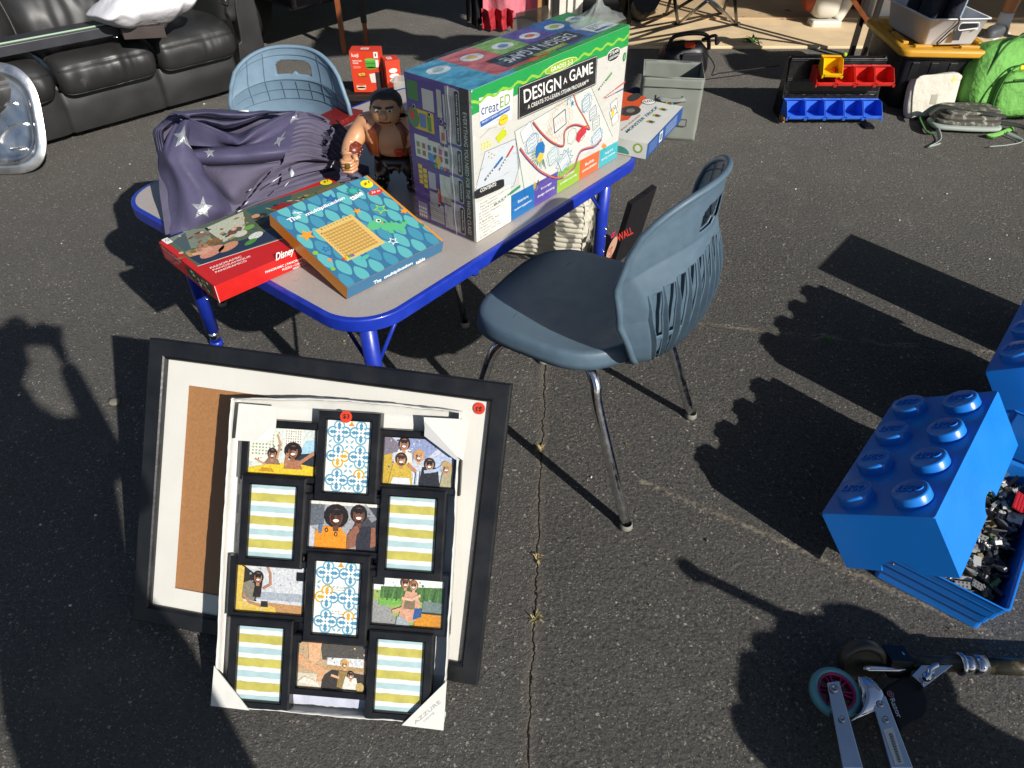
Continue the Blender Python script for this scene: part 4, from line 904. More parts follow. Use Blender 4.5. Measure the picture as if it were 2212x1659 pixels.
# ================================================================== monster truck kit box
KX = V((.422, 2.151, .5515)); KU = V((.467, .884, 0)).normalized(); KV = V((-.884, .467, 0)).normalized(); KL, KW, KH = .359, .225, .05
fT4 = Fr(KX + UP * KH, KU, KV, UP); fF4 = Fr(KX, KU, UP, -KV); fL4 = Fr(KX + KV * KW, -KV, UP, -KU)
t = thing('toy_box', 'white and blue monster truck kit box at the far right table corner', 'box', KX + KU * KL / 2 + KV * KW / 2)
w = MB(); plainbox(fT4, KL, KW, KH, 'white_card', w); w.poly(fF4, [(.0, 0), (KL, 0), (KL, KH), (.0, KH)], O1, ink('#28508f'))
w.poly(fT4, fT4.P(zC, [(60, 500), (75, 488), (200, 520), (160, 570), (100, 640), (50, 650)]), O1, ink('#d2542c')); w.ell(fT4, fT4.px(*zC(110, 592)), .05, .034, O2, ink('#3c3a38')); w.ell(fT4, fT4.px(*zC(112, 592)), .02, .014, O3, ink('#77736c')); w.ell(fT4, fT4.px(*zC(130, 520)), .045, .02, O2, ink('#3c3a38'))
w.ell(fT4, fT4.px(*zC(208, 545)), .026, .024, O4, ink('#3a3c3e')); w.ell(fT4, fT4.px(*zC(208, 545)), .024, .022, O4 + .0002, ink('#eceae4')); w.textz(fT4, 'FLEXO', zC, (182, 552), (238, 545), (180, 540), O5, ink('#3a3c3e'), bold=.02)
w.textz(fT4, 'MONSTER TRUCK', zC, (95, 712), (262, 576), (84, 700), O3, ink('#2f7480'), bold=.01); w.textz(fT4, 'BUILD YOUR OWN', zC, (66, 700), (165, 620), (62, 692), O3, ink('#b05a3e'))
for i in range(12): 
    w.ell(fT4, fT4.px(*zC(210 + i * 11, 662 - i * 11 + (i % 3) * 14 - 14)), .0115, .0065, O3, ink(['#8fb13c', '#c9402f', '#4fa79a'][i % 3]), rot=0, seg=8)
w.ell(fT4, fT4.px(*zC(293, 538)), .014, .013, O3, ink('#9aa0a4'))
w.ell(fL4, (KW - .03, .03), .016, .016, O1, ink('#8da53c')); w.ell(fL4, (KW - .03, .03), .010, .010, O2, ink('#dcdad0')); w.ell(fL4, (KW - .09, .004), .034, .022, O1, ink('#3f8a80'), a0=0, a1=PI)
w.poly(fF4, [(.12, .008), (.15, .008), (.15, .042), (.12, .042)], O2, ink('#e4e4df')); w.poly(fF4, [(.126, .014), (.144, .014), (.144, .036), (.126, .036)], O3, ink('#6d7686'))
for i in range(5): w.stroke(fF4, [(.02, .01 + .007 * i), (.1, .01 + .007 * i)], .0014, O2, ink('#93a6c8')); w.stroke(fF4, [(.18, .01 + .007 * i), (.3, .01 + .007 * i)], .0018, O2, ink('#b5c3da'))
w.build('carton', t, weld=False)

# ================================================================== red kitchen kit boxes behind the table and the red book
def upbox(name, label, p0, p1, depth, hgt, z0, art):
    A = G(*p0, z0); B = G(*p1, z0); u = (B - A); Lw = u.length; u.normalize(); v = V((-u.y, u.x, 0)); fr = Fr(A, u, UP, -v); frT = Fr(A + UP * hgt, u, v, UP)
    t = thing(name, label, 'box', (A + B) / 2 + v * depth / 2); w = MB(); plainbox(frT, Lw, depth, hgt, 'red_orange', w); art(w, fr, frT, Lw, hgt); w.build('carton', t, weld=False); return t
mat('red_orange', '#cf3d22', .45, var=(15, .04))
def art1(w, fr, ft, Wd, Hh):
    def q(a, b, s, t_, col, off=O1): w.poly(fr, [(a * Wd, b * Hh), (s * Wd, b * Hh), (s * Wd, t_ * Hh), (a * Wd, t_ * Hh)], off, ink(col))
    w.text(fr, 'koji', (.07 * Wd, .84 * Hh), (.30 * Wd, .84 * Hh), (.07 * Wd, .95 * Hh), O1, ink('#ecd9d0'), bold=.02)
    w.text(fr, 'SNOW CONE', (.08 * Wd, .755 * Hh), (.38 * Wd, .755 * Hh), (.08 * Wd, .79 * Hh), O1, ink('#ecd9d0'), bold=.03); w.text(fr, 'MAKER', (.08 * Wd, .70 * Hh), (.27 * Wd, .70 * Hh), (.08 * Wd, .735 * Hh), O1, ink('#ecd9d0'), bold=.03)
    q(.8, .84, .94, .985, '#e9e4dc'); w.text(fr, '1', (.845 * Wd, .88 * Hh), (.885 * Wd, .88 * Hh), (.845 * Wd, .95 * Hh), O2, ink('#4a4644'), bold=.03); q(.82, .62, .94, .8, '#e4ddd4')
    q(.5, .60, .84, .80, '#4f9a38', O2); w.ell(fr, (.67 * Wd, .80 * Hh), .19 * Wd, .035 * Hh, O3, ink('#6db84c')); w.ell(fr, (.67 * Wd, .60 * Hh), .17 * Wd, .03 * Hh, O2, ink('#4f9a38')); q(.5, .7, .84, .72, '#3c7c2c', O3)
    w.poly(fr, [(.62 * Wd, .24 * Hh), (.86 * Wd, .24 * Hh), (.93 * Wd, .5 * Hh), (.58 * Wd, .45 * Hh)], O1, ink('#d9cfc6')); q(.78, .0, .99, .5, '#3a2c30', O2)
    w.ell(fr, (.34 * Wd, .40 * Hh), .17 * Wd, .022 * Hh, O1, ink('#7c4a2c')); 
    for c_ in ((.28, .44), (.38, .45)): w.ell(fr, (c_[0] * Wd, c_[1] * Hh), .065 * Wd, .035 * Hh, O2, ink('#d9b23c')); w.ell(fr, (c_[0] * Wd, c_[1] * Hh), .02 * Wd, .012 * Hh, O3, ink('#a8762c'))
    q(.1, .1, .42, .19, '#e3c3a4', O2); w.ell(fr, (.26 * Wd, .1 * Hh), .16 * Wd, .04 * Hh, O2, ink('#e3c3a4')); w.ell(fr, (.26 * Wd, .19 * Hh), .16 * Wd, .03 * Hh, O3, ink('#c8553c'))
    for k_ in range(3): w.stroke(fr, [(.08 * Wd, (.64 - .02 * k_) * Hh), (.32 * Wd, (.64 - .02 * k_) * Hh)], .0015, O1, ink('#e2a491'))
    w.poly(ft, [(.35 * Wd, .03), (.62 * Wd, .03), (.62 * Wd, .06), (.35 * Wd, .06)], O1, ink('#e6c9bf')); w.text(ft, 'koji', (.4 * Wd, .036), (.57 * Wd, .036), (.4 * Wd, .054), O2, ink('#7c3a30'))
t1 = upbox('kitchen_kit_box', 'taller orange-red snow cone maker box with green bowl picture, behind the table', (766, 199), (829, 199), .09, .20, .20, art1)
def art2(w, fr, ft, Wd, Hh):
    for a, b, s in ((.5, .62, .3), (.55, .42, .35), (.5, .25, .3)): w.ell(fr, (a * Wd, b * Hh), s * Wd, .09 * Hh, O1, ink('#e6ddd4'), seg=9)
    w.poly(ft, [(.25 * Wd, .02), (.6 * Wd, .02), (.6 * Wd, .06), (.25 * Wd, .06)], O1, ink('#ead2c8')); w.text(ft, 'FX', (.32 * Wd, .03), (.52 * Wd, .03), (.32 * Wd, .05), O2, ink('#8a3022'), bold=.02)
t2 = upbox('kitchen_kit_box', 'shorter orange-red box with white splash, right of the snow cone maker box', (838, 190), (868, 186), .08, .13, .24, art2)
mat('plastic_green', '#4d9a4a', .4); mat('plastic_sky', '#2d93c4', .4); mat('plastic_clear', '#c6ccc4', .15, alpha=.45)
w = MB(); a_ = G(874, 200, .23); w.box(a_ + V((.03, .0, .035)), (.15, .10, .07), 'plastic_clear'); w.box(a_ + V((.03, .0, -.008)), (.17, .12, .014), 'plastic_green'); w.box(a_ + V((.03, 0, -.022)), (.17, .12, .012), 'plastic_sky')
single(w, 'food_container', 'clear plastic food box with green and blue base beside the snow cone maker box', 'container', a_ - UP * .03, bevel=.004)
# small side table carrying them (hidden behind the table goods)
t = thing('low_bench', 'low dark bench behind the table that carries the orange-red boxes', 'bench', (-.68, 3.9, 0)); mid = (G(766, 199, .20) + G(868, 186, .22)) / 2; mid.z = 0
w = MB(); w.box((mid.x + .03, mid.y + .06, .18), (.55, .22, .03), 'dark_wood'); w.build('bench_top', t, bevel=.003)
for sx in (-.22, .28):
    w = MB(); w.box((mid.x + sx, mid.y + .06, .0825), (.03, .18, .163), 'dark_wood'); w.build('leg', t)
mat('dark_red_cover', '#6e1a18', .35, var=(12, .1), wear=(8, '#8d4038', .4))
A = G(1717 * .22321 + 301.7, 190 * .22321 + 208.5, .57)
fb = Fr(G(*zO(1720, 190), .571), G(*zO(1990, 150), .571) - G(*zO(1720, 190), .571), G(*zO(1930, 88), .571) - G(*zO(1720, 190), .571), (0, 0, 1))
q0, q1, q2 = G(*zO(1700, 200), .575), G(*zO(1930, 88), .575), G(*zO(2160, 130), .575); q3 = q0 + (q2 - q1)
w = MB(); w.hexa([p - UP * .022 for p in (q0, q3, q2, q1)] + [q0, q3, q2, q1], 'dark_red_cover')
single(w, 'board_game', 'flat dark red game box lying behind the toy figure', 'box', (q0 + q2) / 2 - UP * .022, bevel=.0015)
# ================================================================== large black picture frame leaning on the table
mat('frame_black', '#17181b', .38, bump=(80, .2), var=(18, .2), wear=(30, '#3c3e42', .27)); mat('mat_board', '#d2d0c8', .6, var=(15, .02)); mat('kraft_board', '#9a6c40', .75, var=(160, .10), bump=(300, .2))
def clear_mat(name, f0=.03, k=.5, rough=.03, tint=(1, 1, 1, 1)):
    m = bpy.data.materials.new(name); m.use_nodes = True; MATS[name] = m; n = m.node_tree.nodes; L = m.node_tree.links; n.clear()
    mo = n.new('ShaderNodeOutputMaterial'); tr = n.new('ShaderNodeBsdfTransparent'); gl = n.new('ShaderNodeBsdfGlossy'); mx = n.new('ShaderNodeMixShader'); lw = n.new('ShaderNodeLayerWeight'); ad = n.new('ShaderNodeMath')
    ad.operation = 'MULTIPLY_ADD'; ad.inputs[1].default_value = k; ad.inputs[2].default_value = f0; lw.inputs['Blend'].default_value = .15; gl.inputs['Roughness'].default_value = rough; tr.inputs[0].default_value = tint
    L.new(lw.outputs['Fresnel'], ad.inputs[0]); L.new(ad.outputs[0], mx.inputs['Fac']); L.new(tr.outputs[0], mx.inputs[1]); L.new(gl.outputs[0], mx.inputs[2]); L.new(mx.outputs[0], mo.inputs[0])
clear_mat('pane_glass'); clear_mat('clear_film', .05, .7, .1)
def frame_mould(w, fr, x0, y0, x1, y1, wd, c0, c1, m):
    """picture moulding with mitred corners: an outer and an inner edge, a step at the rebate"""
    out = [(x0, y0), (x1, y0), (x1, y1), (x0, y1)]; 
    def ring(d, c): return [fr.pt(a + (d if a == x0 else -d), b + (d if b == y0 else -d), c) for a, b in out]
    rs = [ring(0, c0), ring(0, c1 - .003), ring(.003, c1), ring(wd * .82, c1), ring(wd * .9, c1 - .003), ring(wd * .93, c1 - .001), ring(wd, c1 - .005), ring(wd, c0)]
    for a in range(len(rs) - 1):
        for i in range(4): j = (i + 1) % 4; w.add([rs[a][i], rs[a][j], rs[a + 1][j], rs[a + 1][i]], [(0, 1, 2, 3)], m)
    for i in range(4): j = (i + 1) % 4; w.add([rs[0][i], rs[0][j], rs[-1][j], rs[-1][i]], [(3, 2, 1, 0)], m)
toc = lambda p, k: V((0, 0, CAMH)) + (V(p) - V((0, 0, CAMH))) * k     # same sight line, a touch nearer
b0, b1, b3 = [toc(p, .9905) for p in ((-.882, .872, .0035), (-.075, .715, .0035), (-.808, 1.253, .533))]
FB = Fr(b0, b1 - b0, (b3 - b0) - (b1 - b0).normalized() * (b3 - b0).dot((b1 - b0).normalized())); FBW, FBH = .814, .651
FB0 = FB.shift(-.022)
t = thing('picture_frame', 'large black landscape picture frame with white mat and bare brown backing, leaning on the table', 'picture frame', b0)
w = MB(); frame_mould(w, FB0, 0, 0, FBW, FBH, .043, 0, .022, 'frame_black'); w.build('frame', t)
x0, y0 = FB.px(*zE(220, 1047)); x0b, y1 = FB.px(*zE(272, 262)); x0 = (x0 + x0b) / 2; x1 = FBW - x0
w = MB(); I = .040
for q in (((I, I), (FBW - I, I), (FBW - I, y0), (I, y0)), ((I, y1), (FBW - I, y1), (FBW - I, FBH - I), (I, FBH - I)), ((I, y0), (x0, y0), (x0, y1), (I, y1)), ((x1, y0), (FBW - I, y0), (FBW - I, y1), (x1, y1))): w.prism(FB0, q, .008, .0105, 'mat_board')
mb = w.build('mat_board', t)
c_ = FB0.shift(.0105).px(*zE(1403, 349)); w = MB(); mat('sticker_red', '#cf3a1c', .45); mat('sticker_yellow', '#efd51d', .45)
w.ell(FB0, c_, .0125, .0125, .0135, 'sticker_red', seg=28); f_ = Fr(FB0.o, -FB0.u, -FB0.v, FB0.n); w.text(f_, '$3', (-c_[0] - .006, -c_[1] - .005), (-c_[0] + .007, -c_[1] - .004), (-c_[0] - .006, -c_[1] + .006), .0139, 'black_ink', bold=.02); w.build('price_sticker', mb)
w = MB(); w.poly(FB0, [(I, I), (FBW - I, I), (FBW - I, FBH - I), (I, FBH - I)], .006, 'kraft_board'); w.build('backing_board', t)
w = MB(); w.poly(FB0, [(I, I), (FBW - I, I), (FBW - I, FBH - I), (I, FBH - I)], .0155, 'pane_glass'); w.build('glass', t)

# ================================================================== collage frame in its packaging
c0, c1, c3 = [toc(p, .982) for p in ((-.63, .674, .003), (-.144, .633, .003), (-.573, 1.100, .488))]
FCo = Fr(c0, c1 - c0, (c3 - c0) - (c1 - c0).normalized() * (c3 - c0).dot((c1 - c0).normalized())); CW, CH = .480, .638
DP = .038; FC = FCo.shift(-DP)               # back plane; the outer face sits DP in front of it
t = thing('collage_frame', 'black twelve-opening collage frame wrapped with white cardboard corners, leaning on the larger frame', 'picture frame', c0)
mat('pack_white', '#cccbc5', .55, bump=(25, .5, .003), var=(9, .04)); mat('pack_shade', '#a9abb8', .5, bump=(20, .6, .004)); mat('plastic_black', '#151517', .33, var=(25, .2), wear=(40, '#3a3c40', .27))
w = MB(); w.poly(FC, rrect(.004, .004, CW - .004, CH - .004, .01, 3), .001, 'pack_white'); 
w.poly(FC, [(.004, .004), (CW - .004, .004), (CW - .004, CH - .004), (.004, CH - .004)], .0, 'pack_white')
ed = [(0, 0), (CW, 0), (CW, CH), (0, CH)]
for i in range(4):                            # foam-film walls along the four sides, slightly wavy
    a, b = V(ed[i]), V(ed[(i + 1) % 4]); inw = V((-(b - a).y, (b - a).x)).normalized()
    def wall(u, v, a=a, b=b, inw=inw, i=i):
        p = a.lerp(b, u); e = math.sin(PI * u); wv = .0025 * noise.noise(V((u * 7, i * 3, v))) + .0015 * noise.noise(V((u * 40, i, v * 4)))
        pr = cr([V((.012, .002, 0)), V((.003, .004, 0)), V((0, DP * .5, 0)), V((.001, DP * .92, 0)), V((.0035, DP * .95, 0)), V((.005, DP * .8, 0))], v)
        off = pr.x + (wv - (.010 * e if i == 2 else .003 * e)) * min(1, v * 3); q = p + inw * off
        return FC.pt(q.x, q.y, pr.y + wv * .4)
    w.grid(wall, 50, 12, 'pack_white')
for i in range(9): y_ = .06 + i * .062; w.poly(FC, [(.008, y_), (.034, y_ + .006), (.034, y_ + .03), (.008, y_ + .024)], .003 + i * 1e-5, ink('#c9c8c2'))
w.build('packaging', t)
w = MB(); mat('foam_sheet', '#b9bccb', .5, bump=(16, .8, .006))
w.grid(lambda u, v: FC.pt(.03 + (CW - .06) * u, .006 + .05 * v, .006 + .010 * abs(noise.noise(V((u * 9, v * 2, 6)))) * math.sin(PI * v)), 50, 6, 'foam_sheet'); w.build('foam_sheet', t)
FP = FC.shift(.026)
pics = [('photo', (522, 418), (775, 437), (768, 612), (510, 592)), ('tile', (822, 392), (993, 405), (973, 678), (808, 662)), ('photo', (1040, 455), (1305, 480), (1300, 655), (1028, 635)),
        ('stripe', (533, 640), (707, 652), (688, 928), (512, 912)), ('photo', (757, 702), (1022, 723), (1002, 898), (742, 880)), ('stripe', (1065, 685), (1242, 700), (1225, 975), (1045, 958)),
        ('photo', (475, 945), (732, 968), (722, 1145), (460, 1122)), ('tile', (780, 932), (953, 947), (935, 1222), (762, 1205)), ('photo', (1000, 995), (1268, 1020), (1257, 1197), (985, 1172)),
        ('stripe', (485, 1180), (658, 1195), (640, 1475), (468, 1460)), ('photo', (712, 1243), (972, 1270), (962, 1443), (697, 1415)), ('stripe', (1018, 1232), (1193, 1247), (1178, 1520), (1000, 1503))]
SK = ['#c98f6c', '#7a4a32', '#d9a988', '#5f3a28']
def illustrate(w, i, fr, x0, y0, x1, y1):
    W_, H_ = x1 - x0, y1 - y0; h = .0009
    def pg(pts, k, col): w.poly(fr, [(x0 + min(max(a, 0), 1) * W_, y0 + min(max(b, 0), 1) * H_) for a, b in pts], h * .4 + k * .0003, inkv(col))
    def el(a, b, ra, rb, k, col, rot=0, seg=16): w.ell(fr, (x0 + a * W_, y0 + b * H_), ra * W_, rb * W_, h * .4 + k * .0003, inkv(col), rot=rot, seg=seg)
    def ln(pts, wd, k, col): w.stroke(fr, [(x0 + a * W_, y0 + b * H_) for a, b in pts], wd * W_, h * .4 + k * .0003, inkv(col))
    def face(a, b, s, skin, hair, k=6, hs=1.08, beard=False, sun=False, afro=False):
        el(a, b + s * .25, s * hs * (1.25 if afro else .95), s * hs * (1.2 if afro else 1.05), k - 1, hair, seg=13 if afro else 16)
        pg([(a - s * .3, b - s * 2.2), (a + s * .3, b - s * 2.2), (a + s * .3, b - s * .3), (a - s * .3, b - s * .3)], k, skin)
        el(a, b, s * .72, s * .95, k, skin)
        el(a, b - s * .5, s * .33, s * .17, k + 1, '#efe6dc'); ln([(a - s * .35, b - s * .62), (a, b - s * 1.0), (a + s * .35, b - s * .62)], s * .09, k + 1, '#5a2f26')
        if sun: el(a - s * .3, b + s * .35, s * .28, s * .2, k + 1, '#1f1b1b'); el(a + s * .3, b + s * .35, s * .28, s * .2, k + 1, '#1f1b1b')
        else: ln([(a - s * .5, b + s * .35), (a - s * .15, b + s * .38)], s * .12, k + 1, '#3a2820'); ln([(a + s * .15, b + s * .38), (a + s * .5, b + s * .35)], s * .12, k + 1, '#3a2820')
        ln([(a, b + s * .2), (a + s * .08, b - s * .12)], s * .07, k + 1, '#6e4432')
        el(a, b + s * .82, s * .66, s * .3, k + 1, hair, seg=10)
        el(a + s * .28, b - s * .1, s * .3, s * .5, k, {'#5f3b2a': '#7a4c38'}.get(skin, '#d9b090'), seg=10); el(a - s * .38, b - s * .1, s * .22, s * .6, k, {'#5f3b2a': '#4a2c20'}.get(skin, '#8a5a40'), seg=10)
        if beard: el(a, b - s * 1.0, s * .5, s * .3, k, '#4a3226')
    pg([(0, 0), (1, 0), (1, 1), (0, 1)], 0, ['#c7d0c9', '', '#b9bfd0', '', '#9a9a9e', '', '#c2c5c8', '', '#8fa35c', '', '#b59a78'][i] or '#ccc')
    pal_ = {0: ['#8d978a', '#c9c8b4', '#6c6f68'], 2: ['#77707c', '#c8c6cf', '#4a4c58'], 4: ['#5b6168', '#7c7d82', '#3d4046'], 6: ['#a9b0b6', '#b6bcc0', '#8f979e'], 8: ['#3d6a2c', '#5d8a46', '#9a9a92'], 10: ['#8a7458', '#6b5c4c', '#c0a884']}[i]
    for q_ in range(50): el(.04 + .92 * random.random(), .04 + .92 * random.random(), .006 + .015 * random.random(), .005 + .012 * random.random(), 3.4 + q_ * .004, random.choice(pal_), rot=random.random() * 3, seg=6)
    if i == 0:
        pg([(.0, .25), (.42, .25), (.42, .8), (.3, 1), (0, 1)], 1, '#dcdccb'); pg([(.5, .5), (.8, .55), (.8, 1), (.5, 1)], 1, '#e2dfd2')
        for k_ in range(7):
            for j in range(8): pg([(.04 + .05 * k_, .4 + .07 * j), (.065 + .05 * k_, .4 + .07 * j), (.065 + .05 * k_, .44 + .07 * j), (.04 + .05 * k_, .44 + .07 * j)], 2, '#8d978a'); pg([(.54 + .035 * k_, .55 + .055 * j), (.555 + .035 * k_, .55 + .055 * j), (.555 + .035 * k_, .58 + .055 * j), (.54 + .035 * k_, .58 + .055 * j)], 2, '#77766c')
        pg([(.72, .42), (1, .45), (1, .8), (.85, .75)], 3, '#9cc3d6'); pg([(.62, .2), (1, .2), (1, .5), (.7, .45)], 4, '#2b2f33'); pg([(0, 0), (1, 0), (1, .19), (.65, .26), (.3, .2), (0, .1)], 5, '#d8b92c'); pg([(.15, .03), (.4, .03), (.35, .12), (.2, .12)], 6, '#b98a1e')
        face(.35, .42, .075, '#a97c5e', '#2c211b'); pg([(.22, .2), (.48, .2), (.42, .36), (.3, .36)], 5, '#8b6a55'); ln([(.42, .34), (.47, .65), (.42, .85)], .03, 6, '#b5896a'); ln([(.1, .3), (.24, .2)], .03, 6, '#b5896a')
        face(.66, .5, .10, '#8a5b42', '#1f1613', 7, afro=True); pg([(.52, .12), (.82, .12), (.76, .32), (.58, .32)], 6, '#a06d50'); ln([(.56, .2), (.58, .45)], .045, 8, '#a97658'); ln([(.78, .28), (.98, .5)], .05, 8, '#a97658')
    elif i == 2:
        pg([(0, 0), (.12, 0), (.12, .7), (0, .7)], 1, '#b99c36'); pg([(.4, .5), (.55, .5), (.9, 1), (.3, 1)], 1, '#8793b8'); pg([(.55, .4), (1, .3), (1, .95)], 2, '#a8b6d0'); pg([(0, .6), (.3, .75), (.1, 1), (0, 1)], 2, '#77707c')
        pg([(.12, .42), (.42, .42), (.38, .75), (.2, .75)], 3, '#dcd2c4'); face(.28, .86, .085, '#b98568', '#2a1c18', 4)
        pg([(.38, .0), (.62, .0), (.6, .55), (.42, .55)], 4, '#b7bfc9'); face(.5, .62, .08, '#c99c7c', '#b98f5a', 5)
        pg([(.08, .0), (.42, .0), (.40, .46), (.14, .46)], 6, '#c0a33c'); face(.25, .52, .085, '#b07f5f', '#382a22', 7, beard=True); pg([(.12, 0), (.4, 0), (.38, .14), (.14, .14)], 9, '#d5d5d6')
        pg([(.52, .0), (.82, .0), (.78, .4), (.56, .4)], 8, '#23242a'); face(.66, .45, .08, '#b98a6a', '#2a201c', 9, sun=True); pg([(.82, 0), (1, 0), (1, .4), (.86, .38)], 8, '#a8a27e'); face(.9, .4, .08, '#c79a78', '#b89a5c', 10)
        for k_ in range(5): ln([(.43 + .03 * k_, .02), (.44 + .03 * k_, .3)], .012, 7, '#3c4456' if k_ % 2 else '#dcdfe4')
        ln([(.36, .42), (.46, .3)], .05, 10, '#b07f5f'); ln([(.6, .3), (.75, .34), (.84, .42)], .045, 10, '#9fb0cc')
    elif i == 4:
        pg([(0, .45), (.2, .5), (.2, .95), (0, .95)], 1, '#5b6168'); pg([(.6, .35), (1, .35), (1, 1), (.75, 1)], 1, '#3d4046'); pg([(.72, .9), (.9, .6), (.98, .68), (.8, 1)], 2, '#86898e'); pg([(0, 0), (.2, 0), (.1, .3), (0, .45)], 2, '#b9bcc4'); pg([(0, .93), (1, .93), (1, 1), (0, 1)], 2, '#d9d5cb')
        pg([(.08, .0), (.55, .0), (.54, .3), (.44, .46), (.2, .46), (.08, .34)], 5, '#d68a1e'); face(.38, .66, .135, '#5f3b2a', '#1c1512', 6, afro=True); pg([(.13, .3), (.18, .3), (.19, .5), (.14, .5)], 8, '#4f6f94')
        pg([(.7, .0), (1, .0), (.98, .35), (.9, .5), (.72, .5), (.66, .3)], 6, '#2b2b33'); face(.71, .74, .12, '#6d4433', '#1c1512', 7); pg([(.55, 0), (.68, .05), (.7, .4), (.62, .44), (.56, .3)], 8, '#8a5a44'); el(.68, .42, .05, .06, 9, '#8a5a44'); pg([(.9, .05), (.98, .1), (.96, .5), (.9, .5)], 8, '#8a5a44')
        for q in ((.25, .38), (.39, .3)): el(q[0], q[1], .025, .035, 9, '#2a211c'); el(q[0], q[1], .012, .02, 10, '#d68a1e')
    elif i == 6:
        pg([(0, .25), (1, .25), (1, .42), (0, .42)], 1, '#9ba3ac'); pg([(.4, .0), (1, .0), (1, .17), (.4, .2)], 1, '#b08556'); pg([(0, 0), (.6, .0), (.58, .1), (.35, .17), (0, .2)], 3, '#ceb04e'); pg([(0, .1), (.1, .2), (.12, .98), (0, 1)], 2, '#cdb04f'); pg([(.09, .25), (.3, .2), (.3, .75), (.1, .96)], 3, '#2a2622'); ln([(.06, .98), (.35, .7)], .018, 4, '#26221e')
        pg([(.08, .28), (.26, .2), (.32, .45), (.2, .66), (.1, .6)], 5, '#7d7768'); face(.31, .72, .08, '#a9785a', '#221a17', 6, sun=True); ln([(.4, .5), (.5, .6), (.49, .82), (.45, .95)], .035, 7, '#a9785a'); ln([(.1, .35), (.2, .18), (.36, .12)], .035, 7, '#a9785a'); pg([(.37, .1), (.48, .1), (.47, .22), (.38, .22)], 8, '#26262a'); pg([(.24, .3), (.36, .3), (.38, .68), (.28, .7)], 5, '#2a201c')
    elif i == 8:
        pg([(0, .72), (1, .72), (1, 1), (0, 1)], 1, '#dfe2de'); pg([(0, 0), (.38, 0), (.2, .42), (0, .5)], 1, '#8e8e8c'); pg([(.1, .55), (1, .5), (1, .85), (.1, .8)], 2, '#486b38'); pg([(.08, .38), (.45, .42), (.45, .55), (.08, .55)], 3, '#6fa648')
        for k_ in range(14): pg([(.12 + .065 * k_, .5), (.15 + .065 * k_, .52), (.16 + .065 * k_ + .02 * (k_ % 3 - 1), .88 - .06 * (k_ % 2)), (.13 + .065 * k_, .6)], 4, '#365a2c' if k_ % 2 else '#5d8a46')
        pg([(.6, 0), (1, 0), (1, .28), (.62, .3)], 5, '#c98722'); pg([(.7, .3), (1, .28), (1, .52), (.72, .55)], 5, '#6d7c78'); pg([(.68, .27), (1, .26), (1, .3), (.68, .31)], 6, '#2c3330')
        pg([(.36, .02), (.62, .1), (.68, .45), (.62, .72), (.46, .74), (.42, .5)], 7, '#c4967c'); pg([(.44, .35), (.6, .35), (.6, .55), (.46, .6)], 8, '#7b6a52'); pg([(.58, .12), (.7, .2), (.7, .38), (.6, .38)], 8, '#2f558c'); pg([(.34, 0), (.54, 0), (.5, .16), (.36, .18)], 9, '#97a0a4')
        face(.45, .9, .07, '#c2906f', '#5a3d28', 9, sun=True); face(.57, .86, .065, '#cfa184', '#8a5c3a', 10, sun=True); ln([(.42, .58), (.56, .56), (.66, .66)], .04, 11, '#d6aa90'); ln([(.3, .28), (.42, .35), (.52, .1)], .05, 11, '#c9997c')
    elif i == 10:
        pg([(.35, .62), (1, .68), (1, 1), (.3, 1)], 1, '#4e4a44'); pg([(.42, .45), (.95, .45), (.95, .7), (.42, .68)], 2, '#ccd0d2'); pg([(.42, .42), (1, .42), (1, .5), (.42, .52)], 3, '#ab8a5c'); pg([(0, 0), (.4, 0), (.3, .3), (0, .3)], 2, '#c6bda8')
        pg([(.35, .0), (1, .0), (1, .35), (.8, .38), (.5, .42), (.36, .25)], 4, '#3a332e'); pg([(.15, .55), (.3, .5), (.42, .4), (.34, .12), (.28, .14), (.3, .32), (.0, .5), (0, .75)], 5, '#c99a72'); pg([(.13, 1), (.33, 1), (.3, .6), (.22, .5), (.15, .62)], 6, '#d2a47c'); pg([(0, .1), (.2, .05), (.32, .02), (.3, .12), (.1, .22)], 7, '#d8d2c2')
        pg([(.58, .05), (.72, .0), (.74, .4), (.6, .42)], 7, '#8a7444'); face(.68, .56, .06, '#cfa27c', '#c79c58', 8); pg([(.66, .02), (.9, .02), (.86, .28), (.7, .3)], 9, '#d5d2c6'); face(.78, .32, .055, '#c2946e', '#2c2420', 10); ln([(.5, .3), (.6, .26)], .035, 9, '#cfa27c'); el(.92, .08, .06, .07, 11, '#b29a62')
